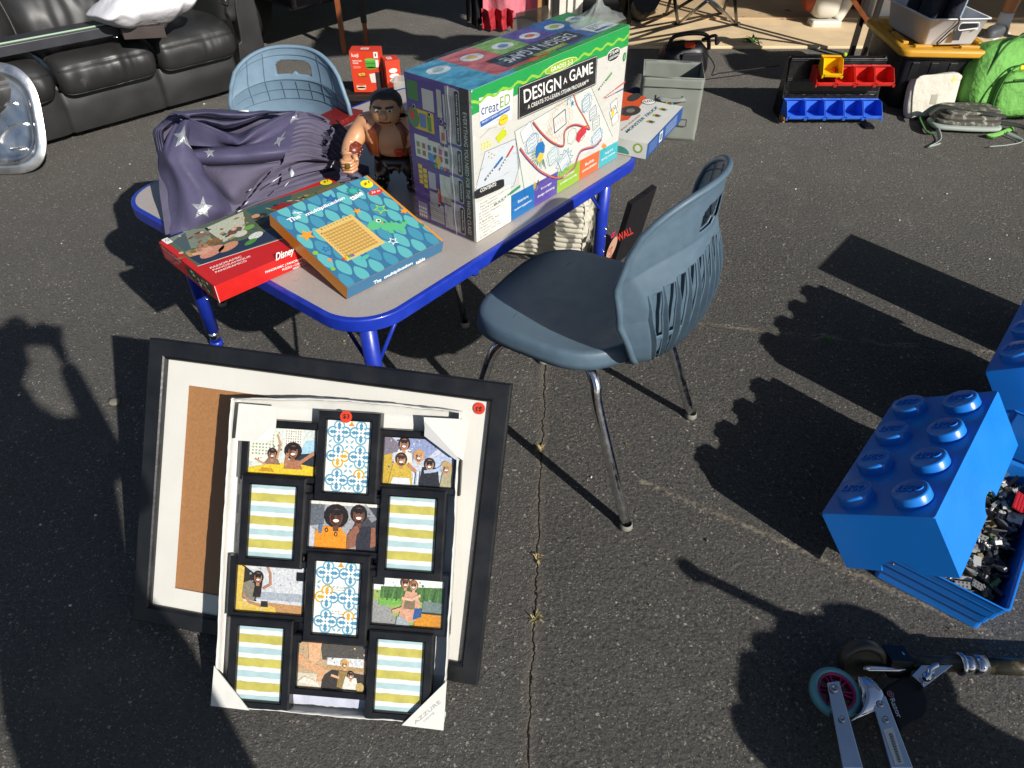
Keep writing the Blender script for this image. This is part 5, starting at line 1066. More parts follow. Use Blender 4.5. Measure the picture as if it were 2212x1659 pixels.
def tilepattern(w, fr, x0, y0, x1, y1, text=False):
    W_, H_ = x1 - x0, y1 - y0; k = .0004
    w.poly(fr, [(x0, y0), (x1, y0), (x1, y1), (x0, y1)], .0002, ink('#e3e7df'))
    R_ = W_ * .27; gold = {(0, 1, 0), (0, 1, 3), (1, 2, 1)} if not text else {(0, 1, 1), (0, 1, 2), (1, 2, 1)}
    for a in range(2):
        for b in range(3):
            cx_, cy_ = x0 + W_ * (.27 + .5 * a), y1 - H_ * (.16 + .34 * b)
            for q in range(4):
                t_ = q * PI / 2; col = '#cc9f2c' if (a, b, q) in gold else ('#6fa3b8' if q % 2 else '#5b93b0')
                c_ = (cx_ + math.cos(t_) * R_ * .52, cy_ + math.sin(t_) * R_ * .52)
                pts = []
                for s_ in range(13): u = -2.2 + 4.4 * s_ / 12; pts.append((c_[0] + math.cos(t_ + u) * R_ * .42, c_[1] + math.sin(t_ + u) * R_ * .42))
                pts = [(min(max(p[0], x0 + .001), x1 - .001), min(max(p[1], y0 + .001), y1 - .001)) for p in pts]
                w.stroke(fr, pts, R_ * .13, k + q * 4e-5, ink(col))
                l_ = []
                for s_, r_ in ((-.0, .15), (-.32, .42), (-.16, .45), (-.28, .62), (0, .85), (.28, .62), (.16, .45), (.32, .42)): 
                    l_.append((cx_ + R_ * (math.cos(t_) * r_ - math.sin(t_) * s_ * .6), cy_ + R_ * (math.sin(t_) * r_ + math.cos(t_) * s_ * .6)))
                w.poly(fr, l_, k + .0003, ink('#cc9f2c' if (a, b, q) in gold else '#4f8aab'))
            w.ell(fr, (cx_, cy_), R_ * .08, R_ * .08, k + .0005, ink('#5b7f8c'), seg=8)
    for (a, b) in ((.52, .33), (.52, .67), (.02, .33), (.98, .67), (.52, .985)):
        if text and (a, b) in ((.52, .33), (.52, .67)): continue
        c_ = (x0 + W_ * a, y1 - H_ * b)
        for q in range(4):
            t_ = q * PI / 2 + PI / 4; l_ = [(min(max(c_[0] + R_ * (math.cos(t_) * r_ - math.sin(t_) * s_), x0), x1), min(max(c_[1] + R_ * (math.sin(t_) * r_ + math.cos(t_) * s_), y0), y1)) for s_, r_ in ((0, .06), (-.1, .3), (0, .55), (.1, .3))]
            w.poly(fr, l_, k + .0002 + q * 3e-5, ink('#7ba9b5'))
    w.poly(fr, [(x0 + W_ * .48, y1 - H_ * .07), (x0 + W_ * .62, y1 - H_ * .07), (x0 + W_ * .55, y1 - H_ * .005)], k + .0006, ink('#cc8f24'))
    if text:
        w.text(fr, 'AZZURE', (x0 + W_ * .28, y1 - H_ * .37), (x0 + W_ * .78, y1 - H_ * .37), (x0 + W_ * .28, y1 - H_ * .34), k + .0006, ink('#8c918c')); w.text(fr, 'HOME', (x0 + W_ * .4, y1 - H_ * .40), (x0 + W_ * .66, y1 - H_ * .40), (x0 + W_ * .4, y1 - H_ * .385), k + .0006, ink('#8c918c'))
        w.text(fr, '4" X 6"', (x0 + W_ * .4, y1 - H_ * .70), (x0 + W_ * .58, y1 - H_ * .70), (x0 + W_ * .4, y1 - H_ * .685), k + .0006, ink('#55585a'), bold=.01); w.text(fr, '10.2cm x 15.2cm', (x0 + W_ * .34, y1 - H_ * .73), (x0 + W_ * .66, y1 - H_ * .73), (x0 + W_ * .34, y1 - H_ * .715), k + .0006, ink('#55585a'), bold=.01)
        w.text(fr, 'Photo Cadre Collage', (x0 + W_ * .3, y1 - H_ * .78), (x0 + W_ * .7, y1 - H_ * .78), (x0 + W_ * .3, y1 - H_ * .76), k + .0006, ink('#55585a'))
mat('watercolour_lime', '#b5ad52', .6, var=(45, .16)); mat('watercolour_aqua', '#a3bfc2', .6, var=(45, .08)); mat('print_white', '#d2d8d5', .55)
def stripes(w, fr, x0, y0, x1, y1, ph):
    W_, H_ = x1 - x0, y1 - y0; w.poly(fr, [(x0, y0), (x1, y0), (x1, y1), (x0, y1)], .0002, 'print_white')
    cols = ['watercolour_aqua', 'watercolour_lime']; y = y1 + H_ * .03; k_ = 0
    while y > y0:
        hh = H_ * (.078 if k_ % 2 == 0 else .115); a_, b_ = min(y, y1), max(y - hh, y0)
        if a_ - b_ > .002:
            up = [(x0 + W_ * i / 12, min(y1, a_ + (.0016 * noise.noise(V((i * .5, y * 60, ph))) if a_ < y1 else 0))) for i in range(13)]; dn = [(x0 + W_ * i / 12, max(y0, b_ + (.0018 * noise.noise(V((i * .6, y * 50 + 4, ph))) if b_ > y0 else 0))) for i in range(12, -1, -1)]
            w.poly(fr, dn[::-1] + up[::-1], .0005, cols[k_ % 2])
        y -= hh + H_ * .066; k_ += 1
for i, (kd, tl, tr, br, bl) in enumerate(pics):
    q = [FP.px(*zE(*p)) for p in (tl, tr, br, bl)]
    x0 = (q[0][0] + q[3][0]) / 2; x1 = (q[1][0] + q[2][0]) / 2; y1 = (q[0][1] + q[1][1]) / 2; y0 = (q[2][1] + q[3][1]) / 2
    vert = kd != 'photo'; cf = .036 if vert else .029; bw = .0195 if vert else .0165; c_back = .006
    w = MB(); frame_mould(w, FC, x0 - bw, y0 - bw, x1 + bw, y1 + bw, bw, c_back, cf, 'plastic_black'); of = w.build('opening', t)
    w = MB(); fr = FC.shift(cf - .009)
    if kd == 'photo': illustrate(w, i, fr, x0, y0, x1, y1)
    elif kd == 'tile': tilepattern(w, fr, x0, y0, x1, y1, text=(i == 7))
    else: stripes(w, fr, x0, y0, x1, y1, i)
    w.build('photo' if kd == 'photo' else 'print', of, weld=False)
    w = MB(); w.poly(fr, [(x0, y0), (x1, y0), (x1, y1), (x0, y1)], .0058, 'pane_glass'); w.build('glass', of)
    if i == 1:
        w = MB(); c_ = ((x0 + x1) / 2 - .006, y1 + .009); w.ell(FC, c_, .0125, .0125, cf + .0006, 'sticker_red', seg=26); w.text(FC, '$3', (c_[0] - .007, c_[1] - .005), (c_[0] + .007, c_[1] - .005), (c_[0] - .007, c_[1] + .006), cf + .001, 'black_ink', bold=.02); w.build('price_sticker', of)
for p in ((735, 660), (1030, 700), (725, 1000), (1010, 1010), (700, 935), (1005, 970), (690, 1235), (985, 1262)):
    a, b = FP.px(*zE(*p)); MB().box(FC.pt(a, b, .016), (.03, .018, .014), 'plastic_black', Matrix((FC.u, FC.v, FC.n)).transposed()).build('connector', t, bevel=.001)
# cardboard corner protectors
FK = FC.shift(DP + .002)
def corner(px_pts, corner_ab, name='corner_protector', art=None):
    w = MB(); pts = [FK.px(*zE(*p)) for p in px_pts]; w.prism(FK, pts, 0, .0022, 'pack_white')
    sx = 1 if corner_ab[0] < CW / 2 else -1; sy = 1 if corner_ab[1] < CH / 2 else -1
    n_ = len(pts)
    for i in range(n_):                        # side walls where the card wraps round the outside
        a, b = pts[i], pts[(i + 1) % n_]
        if False and all(abs(p[0] - corner_ab[0]) < .016 for p in (a, b)) or False and all(abs(p[1] - corner_ab[1]) < .016 for p in (a, b)):
            w.add([FK.pt(a[0], a[1], .001), FK.pt(b[0], b[1], .001), FK.pt(b[0], b[1], -DP), FK.pt(a[0], a[1], -DP)], [(0, 1, 2, 3)], 'pack_white')
    if art: art(w)
    return w.build(name, t)
corner([(385, 1338), (520, 1508), (372, 1490)], (0, 0))
def azz(w):
    w.textz(FK, 'AZZURE', zE, (1158, 1562), (1256, 1478), (1150, 1552), .0026, ink('#98989a')); w.textz(FK, 'HOME', zE, (1192, 1553), (1232, 1519), (1188, 1548), .0026, ink('#98989a'))
corner([(1278, 1395), (1265, 1585), (1105, 1565)], (CW, 0), art=azz)
corner([(480, 330), (628, 342), (620, 435), (560, 477), (466, 472)], (0, CH)); corner([(1190, 383), (1365, 392), (1342, 550), (1195, 455)], (CW, CH))
w = MB(); w.poly(FK, [FK.px(*zE(*p)) for p in ((540, 476), (620, 400), (620, 434), (600, 478))], .003, 'paper_white'); w.build('corner_fold', t); w = MB(); w.poly(FK, [FK.px(*zE(*p)) for p in ((1195, 400), (1330, 548), (1310, 545), (1192, 455))], .003, ink('#b5b5b4')); w.build('corner_fold', t)
w = MB(); w.grid(lambda u, v: FK.pt(.02 + (CW - .04) * u, CH - .02 + .02 * v + .004 * math.sin(PI * u), -.004 - .01 * v + .002 * noise.noise(V((u * 12, v, 2)))), 40, 4, 'clear_film')
w.grid(lambda u, v: FK.pt(CW - .03 + .03 * v, .1 + (CH - .2) * u, -.006 + .003 * noise.noise(V((u * 14, v * 2, 5)))), 40, 4, 'clear_film'); w.build('plastic_wrap', t)

# ================================================================== starry cloth heaped on the table
mat('satin_violet', (.072, .066, .122), .52, var=(14, .10), bump=(26, .45, .006), spec=.3); mat('satin_back', (.10, .09, .135), .8, var=(14, .12), bump=(34, .5, .006), spec=.15); mat('star_silver', (.42, .45, .47), .32, .55, bump=(160, .8, .002), var=(60, .25))
t = thing('starry_cloth', 'heap of violet-grey satin cloth with silver stars, piled on the far left of the table', 'cloth', (-.95, 2.0, .55))
def foldn(fn, amp=.004, fu=3, fv=5, seed=0.):
    return lambda u, v: fn(u, v) + V((0, -.35, .9)) * amp * noise.noise(V((u * fu + seed, v * fv, seed)))
w = MB()
# mass under the folds
base = loft([[(250, 1340, .553), (600, 1250, .553), (900, 1130, .553), (1300, 960, .553), (1760, 830, .553), (2030, 800, .553)],
             [(205, 1000, .60), (500, 1000, .60), (850, 1010, .58), (1300, 880, .585), (1700, 780, .585), (2020, 740, .57)],
             [(180, 700, .655), (450, 720, .66), (800, 700, .64), (1300, 700, .64), (1700, 620, .63), (1980, 600, .60)],
             [(150, 420, .70), (450, 460, .68), (850, 520, .665), (1300, 480, .68), (1700, 400, .66), (1900, 380, .62)],
             [(170, 300, .71), (420, 220, .715), (850, 340, .68), (1250, 250, .70), (1550, 190, .69), (1830, 260, .65)],
             [(240, 230, .68), (420, 170, .70), (850, 190, .70), (1250, 170, .70), (1500, 150, .69), (1800, 240, .63)],
             [(300, 260, .58), (500, 210, .60), (850, 180, .60), (1200, 180, .60), (1500, 170, .60), (1760, 250, .58)]], zO)
w.grid(foldn(base, .006, 4, 7), 60, 50, 'satin_back')
# left drape with the big star
A_ = loft([[(300, 1345, .5545), (430, 1300, .556), (560, 1270, .558), (700, 1215, .557), (810, 1165, .556), (905, 1120, .555)],
           [(262, 1150, .575), (400, 1130, .592), (560, 1110, .600), (700, 1090, .597), (800, 1080, .585), (915, 1035, .562)],
           [(228, 930, .610), (380, 920, .632), (540, 900, .640), (660, 900, .632), (745, 920, .617), (790, 915, .597)],
           [(196, 760, .645), (320, 745, .668), (440, 730, .678), (560, 740, .668), (630, 755, .655), (660, 760, .640)],
           [(182, 640, .672), (260, 615, .700), (370, 600, .706), (480, 600, .700), (570, 620, .685), (610, 660, .667)],
           [(205, 520, .700), (262, 500, .722), (350, 480, .728), (430, 470, .728), (500, 500, .712), (540, 560, .692)],
           [(268, 400, .722), (305, 370, .742), (365, 350, .750), (420, 350, .752), (455, 400, .738), (480, 460, .715)],
           [(325, 285, .735), (360, 262, .752), (400, 245, .760), (440, 225, .765), (470, 235, .760), (490, 290, .742)]], zO)
def Afold(u, v):
    p = A_(u, v); return p + V((0, -.4, .9)) * (.010 * math.exp(-((u - .32 + .2 * v) / .07) ** 2) - .008 * math.exp(-((u - .1 - .15 * v) / .06) ** 2)) * (v * (1.15 - v) * 3)
w.grid(Afold, 50, 60, 'satin_violet')
# left edge gathers
for k_, (dx, dz) in enumerate(((0, 0), (22, .006), (46, .010))):
    g_ = loft([[(182 + dx, 660, .655 + dz), (172 + dx * .8, 560, .68 + dz), (140 + dx, 430, .70 + dz), (130 + dx, 330, .71 + dz), (175 + dx, 280, .72 + dz), (230 + dx, 228, .725 + dz)], [(205 + dx, 640, .66 + dz), (195 + dx, 540, .69 + dz), (165 + dx, 420, .718 + dz), (160 + dx, 335, .728 + dz), (205 + dx, 285, .735 + dz), (262 + dx, 236, .738 + dz)], [(222 + dx, 650, .64), (215 + dx, 545, .67), (190 + dx, 430, .70), (190 + dx, 350, .71), (235 + dx, 300, .72), (300 + dx, 250, .72)]], zO)
    w.grid(g_, 40, 10, 'satin_violet')
# ridge that runs from the apex down to a point and up again to the right
D_ = loft([[(455, 470, .700), (600, 480, .698), (760, 485, .694), (900, 478, .693), (985, 475, .698), (1100, 470, .700), (1300, 440, .700), (1460, 400, .695)],
           [(452, 420, .712), (600, 440, .708), (760, 462, .702), (900, 470, .702), (985, 468, .706), (1120, 420, .712), (1320, 330, .716), (1480, 260, .712)],
           [(462, 330, .735), (590, 370, .728), (740, 420, .715), (880, 458, .712), (975, 462, .716), (1120, 375, .728), (1320, 262, .732), (1500, 175, .730)],
           [(470, 235, .760), (600, 290, .750), (740, 350, .735), (870, 410, .725), (968, 440, .722), (1110, 335, .738), (1310, 225, .742), (1512, 138, .742)],
           [(478, 215, .765), (620, 262, .756), (760, 318, .742), (880, 372, .730), (975, 400, .722), (1110, 300, .735), (1300, 205, .738), (1500, 142, .738)],
           [(490, 225, .745), (640, 270, .738), (780, 330, .722), (890, 350, .705), (975, 350, .70), (1110, 290, .715), (1290, 215, .72), (1480, 170, .72)]], zO)
w.grid(D_, 80, 30, 'satin_violet')
# horizontal roll under it
H_ = loft([[(590, 672, .652), (800, 675, .652), (1000, 665, .652), (1200, 648, .652), (1400, 620, .650), (1560, 600, .64)],
           [(560, 640, .672), (800, 640, .674), (1000, 625, .674), (1200, 610, .674), (1400, 585, .670), (1560, 560, .66)],
           [(530, 580, .692), (800, 575, .694), (1000, 560, .694), (1200, 545, .694), (1410, 520, .690), (1580, 480, .68)],
           [(505, 530, .700), (800, 510, .703), (1000, 490, .704), (1200, 470, .704), (1430, 430, .700), (1620, 380, .69)],
           [(490, 520, .685), (800, 485, .697), (1000, 465, .702), (1250, 420, .706), (1480, 330, .706), (1700, 260, .695)],
           [(480, 510, .665), (800, 470, .680), (1010, 430, .700), (1270, 330, .712), (1530, 220, .718), (1800, 225, .70)],
           [(480, 500, .65), (800, 450, .66), (1020, 400, .69), (1290, 270, .715), (1520, 142, .738), (1850, 238, .700)]], zO)
w.grid(foldn(H_, .003, 4, 3, 2), 70, 40, 'satin_violet')
# lower front panel (back side of the cloth)
L_ = loft([[(905, 1100, .556), (960, 1060, .560), (1030, 1020, .565), (1090, 960, .57), (1150, 900, .58)],
           [(800, 960, .592), (880, 960, .602), (960, 930, .605), (1060, 880, .606), (1180, 810, .608)],
           [(690, 810, .628), (800, 810, .636), (940, 800, .638), (1080, 770, .636), (1240, 730, .634)],
           [(610, 690, .652), (760, 695, .656), (920, 690, .656), (1120, 675, .655), (1340, 650, .652)],
           [(595, 660, .645), (760, 660, .645), (920, 655, .645), (1120, 645, .645), (1380, 620, .645)]], zO)
w.grid(foldn(L_, .006, 2, 2, 5), 40, 30, 'satin_back')
# upper back rims
for rows in ([[(420, 190, .765), (640, 185, .752), (860, 210, .742), (1060, 200, .738), (1250, 165, .738), (1500, 150, .735)], [(330, 160, .77), (640, 150, .765), (860, 165, .757), (1060, 160, .75), (1250, 148, .745), (1500, 138, .742)], [(340, 145, .74), (640, 120, .74), (860, 128, .735), (1060, 140, .73), (1250, 140, .73), (1500, 135, .73)]],
             [[(400, 250, .74), (600, 260, .725), (720, 290, .712), (840, 310, .705), (1000, 270, .715), (1250, 170, .73)], [(390, 215, .755), (600, 220, .745), (720, 240, .735), (840, 255, .728), (1000, 225, .732), (1240, 150, .74)], [(400, 180, .74), (600, 190, .73), (720, 200, .72), (840, 215, .715), (1000, 195, .72), (1240, 150, .735)]],
             [[(225, 250, .735), (300, 200, .75), (400, 200, .758), (470, 225, .76)], [(215, 240, .75), (300, 175, .765), (400, 170, .772), (480, 205, .772)], [(240, 230, .74), (320, 150, .75), (420, 150, .755), (500, 190, .75)]]):
    w.grid(foldn(loft(rows, zO), .004, 6, 3, 3), 50, 12, 'satin_violet')
# pleated right-hand gathers
random.seed(11)
edge = [(1850, 240, .685), (1830, 300, .672), (1800, 350, .668), (1760, 400, .662), (1750, 440, .658), (1760, 490, .65), (1750, 540, .645), (1760, 590, .635), (1815, 640, .625), (1880, 640, .62), (1900, 600, .618), (1940, 590, .612), (1995, 680, .60), (2005, 640, .592), (2000, 720, .584), (2040, 800, .572), (2030, 830, .562)]
root = [(1540, 160, .735), (1530, 230, .715), (1500, 300, .708), (1480, 370, .70), (1460, 430, .695), (1430, 500, .688), (1410, 560, .68), (1400, 600, .67), (1380, 650, .66), (1300, 700, .652), (1250, 760, .64), (1180, 840, .622), (1120, 920, .604), (1050, 1000, .59), (980, 1080, .575), (900, 1130, .562), (820, 1170, .556)]
n_ = len(edge); ea = [G(*zO(*e[:2]), e[2]) for e in edge]; ra = [G(*zO(*e[:2]), e[2]) for e in root]
def pleat(u, v):
    a = cr(ra, v); b = cr(ea, v); p = a.lerp(b, u); sag = V((0, 0, 1)) * (.012 * math.sin(PI * u))
    ph = v * (n_ - 1) * 1.35; saw = (ph % 1.0); k_ = int(ph)
    s_ = saw ** .6 * (1 - max(0, saw - .85) / .15)
    return p + sag + V((.1, -.45, .75)) * (.0125 * s_ * (.35 + .65 * min(1, u * 1.8)) * (1 + .3 * math.sin(k_ * 2.3))) + V((.6, .3, 0)) * (.012 * math.sin(k_ * 1.9) * u * u)
w.grid(pleat, 36, 230, 'satin_back')
def ruff(u, v):                               # dark gathered edge facing the toy
    b = cr(ea, v); ph = v * (n_ - 1) * 1.35; return b + V((.012 + .03 * u, .02 * u, -.05 * u * (1 if v < .8 else .4))) + V((.6, .3, 0)) * (.012 * math.sin(int(ph) * 1.9)) + V((.012 * math.sin(ph * 2 * PI), 0, .006 * math.cos(ph * 2 * PI)))
w.grid(ruff, 6, 200, 'satin_back')
# glossy ribbon ends among the pleats
body = w.build('cloth', t)
def surf_star(fn, cu, cv, ru, rv, rot=0, off=.0016):
    pts = []
    for i in range(10):
        r_ = 1 if i % 2 == 0 else .42; a = rot + PI * i / 5; pts.append((cu + ru * r_ * math.cos(a), cv + rv * r_ * math.sin(a)))
    def at(u, v):
        p = fn(u, v); du = fn(u + .01, v) - p; dv = fn(u, v + .01) - p; n = du.cross(dv); n.normalize()
        if n.dot(V((0, 0, CAMH)) - p) < 0: n = -n
        return p + n * off
    c_ = at(cu, cv); w = MB()
    for i in range(10):
        a, b = pts[i], pts[(i + 1) % 10]; m_ = 5
        # subdivided triangle fan so the star follows the cloth
        for j in range(m_):
            f0, f1 = j / m_, (j + 1) / m_
            def L2(p, f): return at(cu + (p[0] - cu) * f, cv + (p[1] - cv) * f)
            if j == 0: w.add([c_, L2(a, f1), L2(b, f1)], [(0, 1, 2)], 'star_silver')
            else: w.add([L2(a, f0), L2(a, f1), L2(b, f1), L2(b, f0)], [(0, 1, 2, 3)], 'star_silver')
    w.build('star_print', body)
surf_star(Afold, .47, .155, .15, .085, 1.45); surf_star(Afold, .60, .80, .32, .13, 1.5, .002)
surf_star(D_, .42, .12, .085, .13, .2); surf_star(H_, .72, .55, .05, .16, 1.3); surf_star(H_, .76, .86, .055, .08, .8); surf_star(H_, .12, .42, .035, .14, .4)
mat('ribbon_white', '#c9ccd0', .2, coat=.5)
for (a, b, r_) in (((1450, 700), (1480, 760), .007), ((1285, 825), (1370, 770), .003), ((1410, 862), (1450, 818), .003), ((1022, 1040), (1055, 1012), .0035), ((950, 1115), (985, 1098), .0035), ((1855, 680), (1885, 618), .0035), ((1060, 910), (1082, 895), .003), ((955, 135), (1055, 140), .003)):
    z_ = .66 if a[1] < 900 else .60; z_ = .745 if a[1] < 200 else z_
    if a == (1855, 680): z_ = .635
    MB().tube([G(*zO(*a), z_ + .012), G(*zO(*b), z_ + .012)], r_, 'ribbon_white', 6, flat=.4).build('ribbon_end', t)
# ================================================================== brawny toy figure
mat('toy_skin', '#c48f68', .42, var=(30, .06), coat=.15); mat('toy_vest', '#7a3a1a', .38, bump=(60, .4), coat=.2); mat('toy_black', '#121114', .25, coat=.3); mat('toy_cuff', '#6e2a18', .35); mat('toy_hair', '#2a2424', .5); mat('toy_gold', (.5, .38, .08), .35, .8); mat('toy_eye', '#d8d4cc', .3); mat('stud_metal', (.65, .65, .66), .2, 1.)
FX0 = V((-.335, 1.965, .5515)); t = thing('toy_figure', 'brawny bare-chested toy figure in open brown vest, standing beside the tall box', 'toy figure', FX0); t.scale = (.96, .88, .80)
def fp(x, y, z): return FX0 + V((x, y, z))
J = {'pel': (fp(.0, 0, .125), (.046, .036)), 'bel': (fp(0, -.016, .165), (.076, .066)), 'che': (fp(0, 0, .225), (.068, .048)), 'nk': (fp(0, .0, .268), .026), 'hd0': (fp(.002, -.012, .29), .026),
     'shl': (fp(-.078, 0, .232), .040), 'ell': (fp(-.112, -.03, .19), .032), 'wrl': (fp(-.122, -.078, .165), .026), 'hal': (fp(-.115, -.10, .155), .022),
     'shr': (fp(.078, 0, .232), .040), 'elr': (fp(.10, .0, .175), .025), 'wrr': (fp(.10, -.03, .13), .02), 'har': (fp(.10, -.045, .118), .02)}
E_ = [('pel', 'bel'), ('bel', 'che'), ('che', 'nk'), ('nk', 'hd0'), ('che', 'shl'), ('shl', 'ell'), ('ell', 'wrl'), ('wrl', 'hal'), ('che', 'shr'), ('shr', 'elr'), ('elr', 'wrr'), ('wrr', 'har')]
body = skin('body', J, E_, 'toy_skin', t)
w = MB()
def grow(w): c = fp(.002, -.01, .27); w.v = [c + (p - c) * 1.42 + V((-.008, -.018, -.022)) for p in w.v]
def headshape(p): 
    q = V(p); q.x *= 1 - .12 * max(0, -q.z / .03); q.y -= .006 * max(0, 1 - abs(q.z + .008) / .02) * (1 if q.y < 0 else 0); return q
w.blob(fp(.002, -.016, .302), (.058, .066, .076), 'toy_skin', e=(.9, .9), nu=32, nv=24, shape=headshape)
w.tube([fp(.002, -.048, .312), fp(.002, -.056, .302), fp(.002, -.054, .297)], [.004, .007, .006], 'toy_skin', 10)
for s_ in (-1, 1): w.blob(fp(.002 + s_ * .030, -.012, .303), (.009, .014, .02), 'toy_skin', e=(1, 1), nu=10, nv=8); w.blob(fp(.002 + s_ * .012, -.0475, .314), (.012, .006, .006), 'toy_eye', e=(1, 1), nu=10, nv=8); w.blob(fp(.002 + s_ * .012, -.050, .3135), (.005, .004, .005), 'toy_black', e=(1, 1), nu=8, nv=6); w.tube([fp(.002 + s_ * .004, -.05, .320), fp(.002 + s_ * .02, -.046, .322)], .0025, 'toy_hair', 6)
w.tube([fp(-.010, -.0485, .287), fp(.002, -.051, .285), fp(.014, -.0485, .287)], .0025, 'toy_cuff', 6)
grow(w); w.build('head', t)
w = MB(); w.blob(fp(.002, -.006, .318), (.064, .068, .058), 'toy_hair', e=(.9, .9), nu=30, nv=18, nz=.003, ns=90, shape=lambda p: V((p.x, max(p.y, -.022) if p.z < .012 else p.y, max(p.z, -.012)))); grow(w); w.build('hair', t)
def fist(c, ax, up, sd, nm):
    w = MB(); ax = V(ax).normalized(); up = V(up).normalized(); sd_ = ax.cross(up).normalized()
    R_ = Matrix((sd_, ax, up)).transposed(); w.blob(c, (.036, .034, .034), 'toy_skin', R=R_, e=(.7, .7), nu=18, nv=12)
    for k_ in range(4):
        o_ = up * (.0135 - .0092 * k_); base_ = c + o_ + sd_ * .004 * sd
        w.tube([base_ + ax * .010 + sd_ * .014 * sd, base_ + ax * .021 + sd_ * .010 * sd, base_ + ax * .024 - sd_ * .004 * sd, base_ + ax * .014 - sd_ * .014 * sd, base_ + ax * .004 - sd_ * .013 * sd], [.0048, .0056, .0052, .005, .0042], 'toy_skin', 8)
    w.tube([c - ax * .008 + up * .010 + sd_ * .012 * -sd, c + ax * .008 + up * .020 - sd_ * .012 * sd, c + ax * .020 + up * .015 - sd_ * .016 * sd], [.006, .0065, .005], 'toy_skin', 8)
    w.v = [c + (p - c) * 1.3 for p in w.v]; h_ = w.build('hand', t)
    return h_, R_
h_, R_ = fist(fp(-.113, -.112, .150), (.15, -1, -.25), (0, -.2, 1), 1, 'l'); fist(fp(.10, -.06, .108), (0, -1, -.4), (0, -.3, 1), -1, 'r')
w = MB(); w.box(fp(-.113, -.152, .153), (.012, .006, .018), 'toy_gold'); w.build('ring', h_, bevel=.001)
for a, b, r0, r1 in ((fp(-.108, -.05, .178), fp(-.118, -.088, .158), .026, .0235), (fp(.10, -.015, .152), fp(.10, -.04, .122), .025, .0225)):
    w = MB(); w.tube([a, a.lerp(b, .5), b], [r0, r0 * 1.02, r1], 'toy_cuff', 18)
    ax = (b - a).normalized(); s0 = ax.orthogonal().normalized(); s1 = ax.cross(s0)
    for i in range(10):
        for j in (.2, .55, .9): an = i * PI / 5 + j; w.blob(a.lerp(b, j) + (s0 * math.cos(an) + s1 * math.sin(an)) * (r0 + .001), (.005, .005, .005), 'stud_metal', e=(1, 1), nu=8, nv=6)
    w.build('wrist_cuff', t)
w = MB()                                        # open vest, two front panels and a back
def vest(s_):
    def f(u, v):
        ang = (-.45 + 2.2 * u) if s_ > 0 else (PI + .45 - 2.2 * u); ang = -PI / 2 + s_ * (.50 + 2.3 * u - .15 * v)
        rx, ry = .073 + .008 * math.sin(PI * v) + .004 * v, .060 + .004 * math.sin(PI * v)
        if v > .75: k_ = (v - .75) / .25; rx -= .03 * k_ * (abs(math.cos(ang)) < .8); ry -= .01 * k_
        return fp(rx * math.cos(ang), ry * math.sin(ang) - .006, .140 + .118 * v + .002 * math.sin(u * 20))
    return f
for s_ in (-1, 1): w.grid(vest(s_), 20, 12, 'toy_vest', skip=lambda u, v: .32 < u < .58 and v > .62)
for s_ in (-1, 1):
    for i in range(7): w.blob(fp(s_ * (.03 + .009 * i), .02, .266 - .0018 * i * i * .5), (.008, .008, .014), 'toy_vest', e=(1, 1), nu=8, nv=6)
w.build('vest', t, solid=.004)
w = MB()
for i in range(9): an = -PI / 2 - .6 + i * .15; w.tube([fp(.045 * math.cos(an), .045 * math.sin(an) - .006, .262), fp(.052 * math.cos(an), .055 * math.sin(an) - .004, .243)], [.0028, .001], 'toy_eye', 6)
w.tube([fp(.046 * math.cos(-PI / 2 - .8 + i * .1), .046 * math.sin(-PI / 2 - .8 + i * .1) - .006, .262) for i in range(17)], .0018, 'toy_black', 6); w.build('necklace', t)
J = {'pel': (fp(0, 0, .125), (.047, .038)), 'hl': (fp(-.033, 0, .10), .036), 'kl': (fp(-.044, -.012, .065), .027), 'al': (fp(-.048, 0, .03), .021), 'hr': (fp(.033, 0, .10), .036), 'kr': (fp(.044, -.012, .065), .027), 'ar': (fp(.048, 0, .03), .021)}
skin('trousers', J, [('pel', 'hl'), ('hl', 'kl'), ('kl', 'al'), ('pel', 'hr'), ('hr', 'kr'), ('kr', 'ar')], 'toy_black', t)
for s_ in (-1, 1):
    w = MB(); w.blob(fp(s_ * .05, -.018, .016), (.044, .075, .032), 'toy_black', e=(.6, .8), nu=18, nv=10); w.tube([fp(s_ * .048, 0, .02), fp(s_ * .048, 0, .05)], .023, 'toy_black', 14)
    for i in range(6): w.blob(fp(s_ * .048 + .024 * math.cos(-2.6 + i * .45), .024 * math.sin(-2.6 + i * .45), .042), (.005, .005, .005), 'stud_metal', e=(1, 1), nu=8, nv=6)
    w.build('boot', t)
w = MB(); f_ = Fr(fp(.022, -.0705, .158), (.98, -.0, 0.0), (.0, -.2, .98)); w.lathe(f_, [(0, .0018), (.0135, .0018), (.014, 0), (.014, -.006)], 'sticker_orange' if False else 'sticker_red', 26); w.text(f_, '$3', (-.007, -.006), (.007, -.006), (-.007, .006), .0024, 'black_ink', bold=.02); w.build('price_sticker', t)

